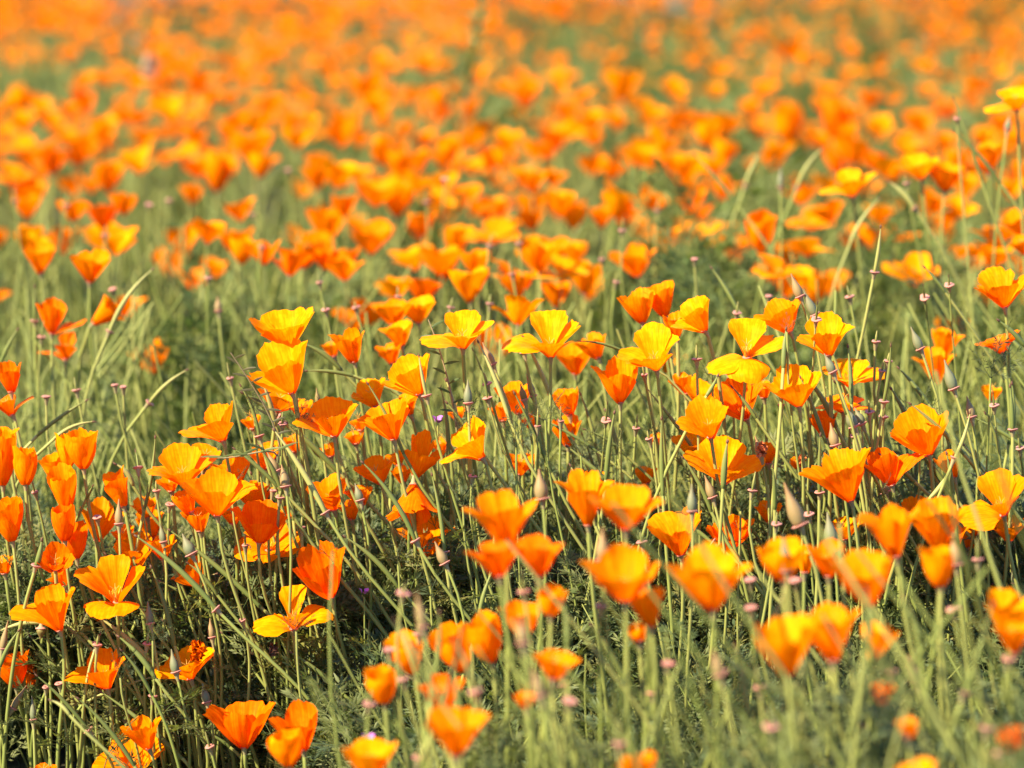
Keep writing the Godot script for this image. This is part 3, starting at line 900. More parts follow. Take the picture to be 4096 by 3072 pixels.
	poppy("slim half poppy behind the smooth barrel shaped one", Vector3(-0.371, 0.2665, -2.3905), Vector3(-0.1359, 0.9883, -0.0692), 0.0040, 0.0255, -0.80, 1, [], 57, Vector3(-0.3606, 0, -2.4058), 0.21)
	poppy("slim closed tube shaped poppy standing alone near the left edge", Vector3(-0.4003, 0.2603, -2.3488), Vector3(-0.0161, 0.9943, -0.1055), 0.0041, 0.0265, -1.00, 0, [], 58, Vector3(-0.3644, 0, -2.3799), 0.31)
	poppy("closed pointed poppy leaning left above a green bud", Vector3(-0.32, 0.2423, -2.3456), Vector3(-0.3195, 0.9456, -0.0616), 0.0061, 0.0254, -0.50, 0, [], 59, Vector3(-0.283, 0, -2.3585), 0.43)
	poppy("broad orange poppy low behind a purple disc, left side", Vector3(-0.3498, 0.2005, -2.3992), Vector3(0.1068, 0.9943, 0), 0.0128, 0.0263, -0.20, 0, [], 60, Vector3(-0.3156, 0, -2.4212), 0.03)
	poppy("small orange poppy between stems left of the three flower cluster", Vector3(-0.3079, 0.1934, -2.4385), Vector3(-0.1461, 0.9893, 0.0009), 0.0097, 0.0196, -0.20, 0, [], 61, Vector3(-0.3073, 0, -2.4433), 0.39)
	poppy("deep orange tulip shaped poppy at the left edge above a drooping one", Vector3(-0.4293, 0.3169, -2.4604), Vector3(-0.1338, 0.9904, -0.0344), 0.0077, 0.0214, -0.50, 2, [], 62, Vector3(-0.412, 0, -2.4731), 0.20)
	poppy("drooping poppy at the left edge with a petal hanging right", Vector3(-0.4285, 0.2973, -2.457), Vector3(-0.4188, 0.9079, -0.0197), 0.0100, 0.0159, 0.30, 2, [0, 40, 0, 0], 63, Vector3(-0.3978, 0, -2.4977), 0.07)
	poppy("narrow orange poppy cut by the left edge beside the slim tube", Vector3(-0.4225, 0.2554, -2.3683), Vector3(-0.0207, 0.9973, -0.0708), 0.0052, 0.0415, -0.80, 0, [], 64, Vector3(-0.3997, 0, -2.3823), -0.07)
	poppy("orange tulip shaped poppy standing alone in front of the ridge gap", Vector3(0.0891, 0.326, -2.3605), Vector3(0, 0.9994, 0.0339), 0.0125, 0.0285, -0.60, 0, [0, 0, 0, 4], 65, Vector3(0.1142, 0, -2.3686), 0.03)
	poppy("yellow poppy with five visible folds, front petal spread left", Vector3(0.1179, 0.356, -2.3455), Vector3(-0.1943, 0.9581, 0.2105), 0.0184, 0.0257, 0.10, 1, [8, -6, -4, 24], 66, Vector3(0.148, 0, -2.394), -0.08)
	poppy("left one of two tall orange poppies leaning left at the back of the ridge", Vector3(0.1128, 0.3724, -2.4906), Vector3(-0.1565, 0.9871, -0.0338), 0.0118, 0.0245, -0.50, 0, [], 67, Vector3(0.1282, 0, -2.5055), -0.25)
	poppy("right one of two tall orange poppies at the back of the ridge", Vector3(0.133, 0.3753, -2.5114), Vector3(-0.2278, 0.9715, -0.0662), 0.0078, 0.0255, -0.50, 0, [], 68, Vector3(0.1614, 0, -2.5273), -0.41)
	poppy("yellow orange poppy leaning left, seen from its right side, back of ridge", Vector3(0.1598, 0.381, -2.3905), Vector3(-0.5288, 0.8433, 0.0961), 0.0155, 0.0227, -0.10, 1, [0, 0, 0, 10], 69, Vector3(0.1768, 0, -2.4283), -0.11)
	poppy("orange poppy sliver tucked under the left leaning one at the back of ridge", Vector3(0.1413, 0.3637, -2.4687), Vector3(-0.1094, 0.9934, -0.0349), 0.0073, 0.0174, -0.30, 0, [], 70, Vector3(0.1403, 0, -2.5016), -0.29)
	poppy("largest yellow poppy, fully open with its front petal hanging like a skirt", Vector3(0.1911, 0.3656, -2.3472), Vector3(0, 0.9784, 0.2069), 0.0209, 0.0215, 0.40, 1, [66, 14, -12, 58], 71, Vector3(0.1934, 0, -2.3953), -0.01)
	poppy("orange poppy behind the fully open yellow one, pointing up", Vector3(0.2333, 0.3755, -2.42), Vector3(-0.4374, 0.8977, 0.0519), 0.0140, 0.0256, -0.30, 0, [], 72, Vector3(0.2455, 0, -2.437), 0.08)
	poppy("orange poppy with bright yellow rim right of the fully open yellow one", Vector3(0.2584, 0.3679, -2.3476), Vector3(-0.1519, 0.9827, 0.1056), 0.0171, 0.0239, 0.00, 1, [0, 4, 0, 8], 73, Vector3(0.263, 0, -2.3488), -0.12)
	poppy("smooth orange poppy with two bright yellow inner petals, centre of right ridge", Vector3(0.2319, 0.3306, -2.3207), Vector3(-0.2226, 0.9644, 0.1428), 0.0170, 0.0262, 0.00, 1, [4, 4, 0, 14], 74, Vector3(0.2453, 0, -2.3556), -0.02)
	poppy("wide yellow poppy behind upright pods on the right of the ridge", Vector3(0.2839, 0.3311, -2.4122), Vector3(-0.1038, 0.9793, 0.1736), 0.0218, 0.0165, 0.30, 1, [0, 14, 0, 0], 75, Vector3(0.282, 0, -2.4173), -0.03)
	poppy("flat orange poppy under the wide yellow one with pods before it", Vector3(0.2773, 0.3111, -2.3985), Vector3(0, 0.9994, -0.0359), 0.0196, 0.0116, 0.50, 0, [0, 20, 0, 10], 76, Vector3(0.2712, 0, -2.4153), -0.10)
	poppy("deep orange open poppy showing dark stamens at its base", Vector3(0.196, 0.3054, -2.3974), Vector3(-0.3816, 0.9052, 0.1868), 0.0169, 0.0292, -0.10, 2, [-40, 0, 0, 10], 77, Vector3(0.2169, 0, -2.4291), 0.02)
	poppy("yellow half poppy left of the one with dark stamens", Vector3(0.1637, 0.3026, -2.4376), Vector3(-0.2042, 0.973, 0.1073), 0.0122, 0.0231, 0.00, 1, [], 78, Vector3(0.2065, 0, -2.4434), -0.07)
	poppy("orange poppy facing the viewer with a frilled inner petal", Vector3(0.16, 0.3075, -2.3064), Vector3(-0.1934, 0.9185, 0.3449), 0.0147, 0.0254, -0.10, 0, [6, 0, 0, 10], 79, Vector3(0.1951, 0, -2.3217), -0.03)
	poppy("small orange poppy with a tan bud in front, right of the smooth one", Vector3(0.259, 0.2971, -2.3553), Vector3(-0.2402, 0.9702, -0.0308), 0.0090, 0.0190, -0.30, 2, [], 80, Vector3(0.2586, 0, -2.3732), 0.06)
	poppy("wide open yellow orange poppy with an upright pod in front of it", Vector3(0.1722, 0.2645, -2.3293), Vector3(0.0351, 0.9699, 0.241), 0.0254, 0.0237, 0.30, 1, [0, 8, -6, 10], 81, Vector3(0.215, 0, -2.327), 0.03)
	poppy("low yellow poppy left of the wide one with the upright pod", Vector3(0.1495, 0.2749, -2.392), Vector3(-0.0558, 0.9888, 0.1384), 0.0114, 0.0166, 0.20, 1, [], 82, Vector3(0.1601, 0, -2.3938), -0.45)
	poppy("large smooth orange cone shaped poppy in sharp focus, right half", Vector3(0.2695, 0.2636, -2.2682), Vector3(-0.303, 0.9498, 0.0772), 0.0192, 0.0350, -0.20, 0, [0, 4, 0, 8], 83, Vector3(0.2673, 0, -2.2876), 0.03)
	poppy("orange poppy with a separate round yellow petal on its right", Vector3(0.3071, 0.2672, -2.3094), Vector3(-0.2919, 0.9564, 0.0067), 0.0126, 0.0277, -0.20, 2, [0, 34, 0, 0], 84, Vector3(0.3066, 0, -2.3254), 0.09)
	poppy("orange poppy with layered petals below the right ridge", Vector3(0.3385, 0.2899, -2.3236), Vector3(-0.2995, 0.9475, 0.1118), 0.0183, 0.0301, -0.30, 0, [0, 4, 0, 8], 85, Vector3(0.3505, 0, -2.3503), -0.07)
	poppy("small orange poppy behind an upright pod, right side", Vector3(0.3664, 0.2615, -2.3693), Vector3(-0.3271, 0.9446, -0.0262), 0.0077, 0.0197, -0.20, 0, [], 86, Vector3(0.3739, 0, -2.3668), -0.11)
	poppy("open orange poppy at the right edge with a broad lower left petal", Vector3(0.391, 0.2523, -2.2662), Vector3(-0.2469, 0.9275, 0.2807), 0.0196, 0.0262, 0.20, 0, [6, 0, 0, 38], 87, Vector3(0.434, 0, -2.2668), 0.02)
	poppy("orange poppy directly below the open one at the right edge", Vector3(0.4091, 0.2138, -2.3406), Vector3(-0.1088, 0.9941, 0), 0.0128, 0.0168, 0.00, 0, [], 88, Vector3(0.414, 0, -2.3376), -0.00)
	poppy("pleated orange poppy partly covered by blurred foreground flowers", Vector3(0.1335, 0.2231, -2.2508), Vector3(-0.1855, 0.9768, 0.1066), 0.0163, 0.0285, 0.00, 0, [], 89, Vector3(0.146, 0, -2.2836), 0.44)
	poppy("orange poppy low among stems right of the pleated one", Vector3(0.1752, 0.2033, -2.3387), Vector3(0.0457, 0.9936, 0.1037), 0.0147, 0.0200, 0.00, 2, [], 90, Vector3(0.1899, 0, -2.3732), -0.02)
	poppy("flat yellow poppy seen edge on behind a green bud", Vector3(0.2739, 0.2149, -2.3408), Vector3(-0.1102, 0.9884, -0.1045), 0.0157, 0.0124, 0.20, 1, [], 91, Vector3(0.2726, 0, -2.3572), -0.05)
	poppy("broad open poppy at the right edge behind the ridge", Vector3(0.4222, 0.3884, -2.4731), Vector3(-0.2222, 0.9722, 0.0732), 0.0187, 0.0257, 0.00, 0, [0, 8, -4, 10], 92, Vector3(0.4297, 0, -2.4809), 0.08)
	poppy("flat drooping orange poppy at the right edge below the broad open one", Vector3(0.4206, 0.3501, -2.4663), Vector3(-0.2645, 0.9622, -0.0645), 0.0167, 0.0144, 0.40, 2, [], 93, Vector3(0.4133, 0, -2.4876), -0.20)
	poppy("soft orange poppy between stems right of the ridge", Vector3(0.4059, 0.3048, -2.7122), Vector3(0.0421, 0.9985, -0.0358), 0.0106, 0.0249, -0.40, 0, [], 94, Vector3(0.4475, 0, -2.72), -0.23)
	poppy("small glowing yellow orange poppy behind leaves at the right", Vector3(0.4275, 0.2918, -2.5575), Vector3(0, 0.9994, -0.0359), 0.0056, 0.0112, -0.40, 1, [], 95, Vector3(0.4337, 0, -2.5992), 0.44)
	poppy("soft poppy low behind feathery leaves, right of the ridge pods", Vector3(0.3925, 0.289, -2.6586), Vector3(-0.079, 0.9962, -0.0354), 0.0126, 0.0260, 0.00, 0, [], 96, Vector3(0.4001, 0, -2.6758), -0.02)
	poppy("orange poppy standing low in the gap under the broad yellow saucer", Vector3(0.0492, 0.2973, -2.457), Vector3(-0.1779, 0.9817, -0.068), 0.0089, 0.0200, -0.60, 0, [], 97, Vector3(0.0754, 0, -2.4743), 0.22)
	poppy("lower orange poppy in the gap under the broad yellow saucer", Vector3(0.0476, 0.2719, -2.4524), Vector3(-0.0917, 0.9952, -0.0352), 0.0103, 0.0208, -0.30, 0, [], 98, Vector3(0.0459, 0, -2.4614), -0.18)
	poppy("orange poppy behind two buds left of the gap", Vector3(0.0056, 0.2989, -2.4572), Vector3(-0.1687, 0.9857, 0.0015), 0.0130, 0.0226, 0.00, 0, [], 99, Vector3(0.0258, 0, -2.4891), -0.18)
	poppy("half hidden orange poppy left of the two buds", Vector3(-0.008, 0.2889, -2.4758), Vector3(-0.1512, 0.9861, -0.0688), 0.0074, 0.0127, 0.00, 0, [], 100, Vector3(0.0121, 0, -2.5007), -0.13)
	poppy("orange poppy low behind thick stems in the middle", Vector3(0.0063, 0.2473, -2.4481), Vector3(0.1222, 0.9925, 0.0003), 0.0110, 0.0156, 0.20, 0, [], 101, Vector3(0.0375, 0, -2.4662), -0.42)
	poppy("small orange poppy low right of an upright pod in the middle", Vector3(0.1141, 0.2437, -2.4271), Vector3(-0.076, 0.9965, -0.0354), 0.0079, 0.0124, 0.00, 0, [], 102, Vector3(0.1194, 0, -2.4525), 0.37)
	poppy("soft orange poppy directly behind the broad yellow saucer", Vector3(0.0578, 0.3013, -2.6405), Vector3(-0.0437, 0.999, -0.0009), 0.0172, 0.0233, -0.20, 0, [], 103, Vector3(0.0969, 0, -2.661), -0.44)
	poppy("narrow soft poppy between the broad saucer and a long bent pod", Vector3(0.0773, 0.3259, -2.5839), Vector3(-0.3438, 0.9371, -0.0601), 0.0090, 0.0190, -0.50, 0, [], 104, Vector3(0.1106, 0, -2.6108), 0.07)
	poppy("sharp orange poppy piece low at the right behind blurred flowers", Vector3(0.3795, 0.204, -2.3591), Vector3(0.2227, 0.9744, -0.0315), 0.0084, 0.0124, 0.00, 0, [], 105, Vector3(0.4036, 0, -2.375), -0.02)
	poppy("tall poppy cut by the right edge, high up in the photo", Vector3(0.4948, 0.5257, -2.8631), Vector3(-0.158, 0.9818, 0.1058), 0.0192, 0.0190, 0.30, 1, [10, 0, 0, 40], 106, Vector3(0.5351, 0, -2.8923), -0.03)
	poppy("open poppy on a tall stem high at the right with a lifted right petal", Vector3(0.3563, 0.4205, -3.0374), Vector3(-0.2105, 0.9749, 0.0727), 0.0205, 0.0202, 0.30, 1, [0, 10, -10, 20], 107, Vector3(0.3934, 0, -3.0768), -0.05)
	poppy("left one of two overlapping tall poppies high at the right", Vector3(0.4349, 0.4333, -3.0905), Vector3(-0.17, 0.9848, 0.0365), 0.0195, 0.0191, 0.20, 1, [], 108, Vector3(0.4709, 0, -3.1369), 0.30)
	poppy("right one of two overlapping tall poppies high at the right", Vector3(0.4595, 0.4203, -3.0881), Vector3(0.0872, 0.9962, -0.0004), 0.0157, 0.0271, -0.30, 0, [], 109, Vector3(0.4884, 0, -3.1148), -0.19)
	poppy("deep orange cup on a tall stem near the upper right corner region", Vector3(0.5149, 0.4345, -3.1414), Vector3(-0.0877, 0.9955, -0.0353), 0.0143, 0.0274, -0.50, 0, [], 110, Vector3(0.5483, 0, -3.1423), -0.32)
	poppy("orange poppy cut by the right edge, above the dark curved pod", Vector3(0.51, 0.3973, -2.8809), Vector3(-0.3423, 0.9392, -0.0253), 0.0135, 0.0226, 0.00, 0, [], 111, Vector3(0.5273, 0, -2.9013), -0.00)
	poppy("lower orange poppy cut by the right edge, under another cut one", Vector3(0.4933, 0.3941, -2.7788), Vector3(-0.3331, 0.9425, -0.0259), 0.0093, 0.0160, 0.00, 0, [], 112, Vector3(0.5028, 0, -2.8205), 0.08)
	poppy("orange poppy with a long curved bare stem, left side behind the ridge", Vector3(-0.414, 0.359, -2.8335), Vector3(0.0829, 0.996, 0.0345), 0.0164, 0.0263, -0.10, 0, [], 113, Vector3(-0.3789, 0, -2.8798), -0.24)
	poppy("rounded soft poppy left of the one on the long curved stem", Vector3(-0.4847, 0.3482, -2.9738), Vector3(-0.0428, 0.9991, -0.0009), 0.0152, 0.0267, -0.20, 0, [], 114, Vector3(-0.4493, 0, -2.981), 0.15)
	poppy("tulip shaped soft poppy with one petal flopping right, left side", Vector3(-0.4354, 0.3251, -2.7259), Vector3(0.0353, 0.9987, -0.0358), 0.0110, 0.0297, -0.50, 2, [0, 40, 0, 0], 115, Vector3(-0.4421, 0, -2.7369), 0.11)
	poppy("soft orange petal like poppy beside a curved light pod, left side", Vector3(-0.4037, 0.3254, -2.7869), Vector3(0.7663, 0.641, -0.0429), 0.0083, 0.0252, 0.00, 0, [], 116, Vector3(-0.3588, 0, -2.7991), -0.41)
	poppy("soft poppy with one upright and one lying petal, left side", Vector3(-0.4284, 0.2943, -2.7611), Vector3(0.1041, 0.9921, -0.0698), 0.0105, 0.0205, 0.30, 2, [20, -30, 0, 50], 117, Vector3(-0.3918, 0, -2.7993), 0.03)
	poppy("cup shaped orange poppy among crowded neighbours, a fifth across, past halfway down", Vector3(-0.2318, 0.2472, -2.377), Vector3(-0.0936, 0.995, 0.0346), 0.0136, 0.0247, -0.20, 0, [], 118, Vector3(-0.1898, 0, -2.3885), -0.33)
	poppy("half closed orange poppy among crowded neighbours, a fifth across, three fifths down", Vector3(-0.217, 0.2292, -2.3941), Vector3(-0.1213, 0.992, 0.0352), 0.0108, 0.0192, -0.20, 0, [], 119, Vector3(-0.2101, 0, -2.3945), -0.32)
	poppy("cup shaped orange poppy among crowded neighbours, past a tenth across, three fifths down", Vector3(-0.2567, 0.2221, -2.342), Vector3(-0.1423, 0.9892, 0.0357), 0.0090, 0.0161, -0.20, 0, [], 120, Vector3(-0.2351, 0, -2.3697), -0.30)
	poppy("half closed orange poppy among crowded neighbours, past a tenth across, two thirds down", Vector3(-0.2884, 0.1972, -2.3478), Vector3(-0.1423, 0.9892, 0.0357), 0.0090, 0.0161, -0.20, 0, [], 121, Vector3(-0.2687, 0, -2.3954), -0.35)
	poppy("cup shaped orange poppy among crowded neighbours, a quarter across, three fifths down", Vector3(-0.1913, 0.2161, -2.3816), Vector3(-0.1662, 0.9854, 0.0363), 0.0078, 0.0140, -0.20, 0, [], 122, Vector3(-0.1808, 0, -2.4277), -0.40)
	poppy("half closed orange poppy among crowded neighbours, a tenth across, three fifths down", Vector3(-0.3102, 0.2158, -2.4222), Vector3(-0.1719, 0.9844, 0.0365), 0.0076, 0.0137, -0.20, 0, [], 123, Vector3(-0.2908, 0, -2.4321), 0.34)
	poppy("cup shaped orange poppy among crowded neighbours, a tenth across, two thirds down", Vector3(-0.3243, 0.1986, -2.3887), Vector3(-0.1719, 0.9844, 0.0365), 0.0075, 0.0136, -0.20, 0, [], 124, Vector3(-0.325, 0, -2.4154), -0.17)
	poppy("half closed orange poppy among crowded neighbours, at the left edge, past halfway down", Vector3(-0.4256, 0.277, -2.4127), Vector3(-0.1662, 0.9854, 0.0363), 0.0079, 0.0141, -0.20, 0, [], 125, Vector3(-0.4018, 0, -2.4363), 0.39)
	poppy("cup shaped orange poppy among crowded neighbours, at the left edge, two thirds down", Vector3(-0.421, 0.1828, -2.3554), Vector3(-0.1781, 0.9833, 0.0367), 0.0071, 0.0129, -0.20, 0, [], 126, Vector3(-0.4123, 0, -2.4024), 0.18)
	poppy("half closed orange poppy among crowded neighbours, past four fifths across, three fifths down", Vector3(0.3376, 0.2214, -2.3622), Vector3(-0.1213, 0.992, 0.0352), 0.0106, 0.0190, -0.20, 0, [], 127, Vector3(0.3376, 0, -2.3781), 0.01)
	poppy("cup shaped orange poppy among crowded neighbours, at the right edge, three fifths down", Vector3(0.3832, 0.2198, -2.3416), Vector3(-0.1423, 0.9892, 0.0357), 0.0090, 0.0161, -0.20, 0, [], 128, Vector3(0.4186, 0, -2.3617), 0.11)
	poppy("half closed orange poppy among crowded neighbours, near right edge, two thirds down", Vector3(0.3604, 0.2117, -2.3199), Vector3(-0.1383, 0.9897, 0.0356), 0.0092, 0.0164, -0.20, 0, [], 129, Vector3(0.3654, 0, -2.3401), -0.22)
	poppy("cup shaped orange poppy among crowded neighbours, past four fifths across, three fifths down", Vector3(0.3131, 0.2222, -2.3014), Vector3(-0.151, 0.9879, 0.0359), 0.0082, 0.0149, -0.20, 0, [], 130, Vector3(0.3414, 0, -2.3235), -0.33)
	poppy("half closed orange poppy among crowded neighbours, seven tenths across, three fifths down", Vector3(0.1866, 0.2146, -2.3407), Vector3(-0.1465, 0.9886, 0.0358), 0.0086, 0.0156, -0.20, 0, [], 131, Vector3(0.1904, 0, -2.3707), 0.21)
	poppy("cup shaped orange poppy among crowded neighbours, seven tenths across, three fifths down", Vector3(0.2136, 0.2251, -2.3629), Vector3(-0.1719, 0.9844, 0.0365), 0.0074, 0.0134, -0.20, 0, [], 132, Vector3(0.2149, 0, -2.3744), 0.14)
	poppy("half closed orange poppy among crowded neighbours, past centre, three fifths down", Vector3(0.0714, 0.2365, -2.3649), Vector3(-0.1423, 0.9892, 0.0357), 0.0090, 0.0162, -0.20, 0, [], 133, Vector3(0.0681, 0, -2.3788), -0.37)
	poppy("cup shaped orange poppy among crowded neighbours, seven tenths across, past halfway down", Vector3(0.2163, 0.2647, -2.4106), Vector3(-0.1781, 0.9833, 0.0367), 0.0072, 0.0132, -0.20, 0, [], 134, Vector3(0.2149, 0, -2.4285), -0.24)
	poppy("half closed orange poppy among crowded neighbours, four fifths across, past halfway down", Vector3(0.2959, 0.265, -2.3903), Vector3(-0.1995, 0.9792, 0.0374), 0.0065, 0.0116, -0.20, 0, [], 135, Vector3(0.3343, 0, -2.4143), -0.16)
	poppy("cup shaped orange poppy among crowded neighbours, over a third across, three fifths down", Vector3(-0.1252, 0.2388, -2.3653), Vector3(-0.1662, 0.9854, 0.0363), 0.0077, 0.0139, -0.20, 0, [], 136, Vector3(-0.0925, 0, -2.4137), 0.20)
	poppy("half closed orange poppy among crowded neighbours, a quarter across, past halfway down", Vector3(-0.2073, 0.2609, -2.4099), Vector3(-0.1465, 0.9886, 0.0358), 0.0089, 0.0160, -0.20, 0, [], 137, Vector3(-0.2125, 0, -2.4517), 0.41)
	poppy("cup shaped orange poppy among crowded neighbours, three quarters across, under halfway down", Vector3(0.2495, 0.3189, -2.4405), Vector3(-0.1781, 0.9833, 0.0367), 0.0073, 0.0133, -0.20, 0, [], 138, Vector3(0.2776, 0, -2.4784), -0.35)
	poppy("half closed orange poppy among crowded neighbours, two thirds across, under halfway down", Vector3(0.1484, 0.3153, -2.4601), Vector3(-0.1558, 0.9871, 0.036), 0.0083, 0.0153, -0.20, 0, [], 139, Vector3(0.1919, 0, -2.4742), 0.29)
	poppy("partly hidden orange poppy low among stems, a fifth across, halfway down", Vector3(-0.22, 0.2898, -2.4353), Vector3(-0.2015, 0.9788, 0.0375), 0.0060, 0.0094, 0.00, 0, [], 140, Vector3(-0.2206, 0, -2.4516), -0.13)
	poppy("partly hidden orange poppy low among stems, a quarter across, halfway down", Vector3(-0.1809, 0.2958, -2.4567), Vector3(-0.1608, 0.9863, 0.0362), 0.0073, 0.0118, 0.00, 0, [], 141, Vector3(-0.1765, 0, -2.4887), 0.10)
	poppy("right partly hidden orange poppy low among stems, a quarter across, past halfway down", Vector3(-0.1846, 0.2704, -2.4319), Vector3(-0.1545, 0.9873, 0.036), 0.0076, 0.0122, 0.00, 0, [], 142, Vector3(-0.1741, 0, -2.461), -0.33)
	poppy("left partly hidden orange poppy low among stems, a quarter across, past halfway down", Vector3(-0.2039, 0.2626, -2.4508), Vector3(-0.1608, 0.9863, 0.0362), 0.0073, 0.0118, 0.00, 0, [], 143, Vector3(-0.1679, 0, -2.4658), 0.27)
	poppy("left partly hidden orange poppy low among stems, three tenths across, past halfway down", Vector3(-0.1564, 0.2586, -2.4704), Vector3(-0.2015, 0.9788, 0.0375), 0.0060, 0.0095, 0.00, 0, [], 144, Vector3(-0.1414, 0, -2.4744), 0.02)
	poppy("right partly hidden orange poppy low among stems, three tenths across, past halfway down", Vector3(-0.1341, 0.2731, -2.4527), Vector3(-0.2122, 0.9765, 0.0379), 0.0057, 0.0090, 0.00, 0, [], 145, Vector3(-0.1107, 0, -2.4717), 0.22)
	poppy("partly hidden orange poppy low among stems, over a third across, halfway down", Vector3(-0.1294, 0.2848, -2.4547), Vector3(-0.2122, 0.9765, 0.0379), 0.0057, 0.0090, 0.00, 0, [], 146, Vector3(-0.1164, 0, -2.4995), -0.42)
	poppy("partly hidden orange poppy low among stems, a quarter across, three fifths down", Vector3(-0.2112, 0.2309, -2.4045), Vector3(-0.1383, 0.9897, 0.0356), 0.0085, 0.0135, 0.00, 0, [], 147, Vector3(-0.2087, 0, -2.4524), 0.35)
	poppy("upper partly hidden orange poppy low among stems, over a third across, past halfway down", Vector3(-0.096, 0.2592, -2.4299), Vector3(-0.175, 0.9839, 0.0366), 0.0066, 0.0108, 0.00, 0, [], 148, Vector3(-0.0785, 0, -2.4388), -0.45)
	poppy("lower partly hidden orange poppy low among stems, over a third across, past halfway down", Vector3(-0.0925, 0.2473, -2.4176), Vector3(-0.175, 0.9839, 0.0366), 0.0066, 0.0108, 0.00, 0, [], 149, Vector3(-0.0758, 0, -2.4196), 0.11)
	poppy("partly hidden orange poppy low among stems, just right of centre, past halfway down", Vector3(0.0164, 0.2479, -2.4685), Vector3(-0.2015, 0.9788, 0.0375), 0.0060, 0.0095, 0.00, 0, [], 150, Vector3(0.031, 0, -2.4934), -0.36)
	poppy("partly hidden orange poppy low among stems, two fifths across, past halfway down", Vector3(-0.0604, 0.2625, -2.4711), Vector3(-0.2122, 0.9765, 0.0379), 0.0057, 0.0090, 0.00, 0, [], 151, Vector3(-0.0602, 0, -2.5125), -0.11)
	poppy("partly hidden orange poppy low among stems, two fifths across, halfway down", Vector3(-0.0464, 0.2901, -2.476), Vector3(-0.2372, 0.9707, 0.039), 0.0050, 0.0081, 0.00, 0, [], 152, Vector3(-0.034, 0, -2.4784), -0.31)
	poppy("partly hidden orange poppy low among stems, seven tenths across, halfway down", Vector3(0.2158, 0.3122, -2.4596), Vector3(-0.175, 0.9839, 0.0366), 0.0067, 0.0109, 0.00, 0, [], 153, Vector3(0.2213, 0, -2.4946), -0.30)
	poppy("partly hidden orange poppy low among stems, just right of centre, halfway down", Vector3(0.0176, 0.2822, -2.4746), Vector3(-0.2015, 0.9788, 0.0375), 0.0060, 0.0095, 0.00, 0, [], 154, Vector3(0.0248, 0, -2.5119), -0.02)
	poppy("partly hidden orange poppy low among stems, three fifths across, past halfway down", Vector3(0.1271, 0.2626, -2.5016), Vector3(-0.2372, 0.9707, 0.039), 0.0051, 0.0082, 0.00, 0, [], 155, Vector3(0.1208, 0, -2.5016), -0.12)
	poppy("partly hidden orange poppy low among stems, three quarters across, past halfway down", Vector3(0.2407, 0.2629, -2.4001), Vector3(-0.2687, 0.9624, 0.0404), 0.0042, 0.0069, 0.00, 0, [], 156, Vector3(0.2824, 0, -2.4129), 0.16)
	poppy("partly hidden orange poppy low among stems, two thirds across, three fifths down", Vector3(0.1475, 0.2236, -2.3626), Vector3(-0.1608, 0.9863, 0.0362), 0.0071, 0.0115, 0.00, 0, [], 157, Vector3(0.1627, 0, -2.3616), -0.34)
	poppy("partly hidden orange poppy low among stems, past centre, past halfway down", Vector3(0.0696, 0.2476, -2.3974), Vector3(-0.175, 0.9839, 0.0366), 0.0065, 0.0107, 0.00, 0, [], 158, Vector3(0.0968, 0, -2.4316), 0.16)
	poppy("partly hidden orange poppy low among stems, three tenths across, three fifths down", Vector3(-0.134, 0.223, -2.3828), Vector3(-0.1608, 0.9863, 0.0362), 0.0072, 0.0116, 0.00, 0, [], 159, Vector3(-0.1066, 0, -2.424), -0.27)
	poppy("partly hidden orange poppy low among stems, a fifth across, three fifths down", Vector3(-0.2308, 0.2236, -2.3626), Vector3(-0.175, 0.9839, 0.0366), 0.0065, 0.0105, 0.00, 0, [], 160, Vector3(-0.2368, 0, -2.4002), -0.38)
	poppy("partly hidden orange poppy low among stems, past a tenth across, past halfway down", Vector3(-0.2862, 0.2438, -2.3967), Vector3(-0.1608, 0.9863, 0.0362), 0.0072, 0.0116, 0.00, 0, [], 161, Vector3(-0.2733, 0, -2.3941), -0.12)

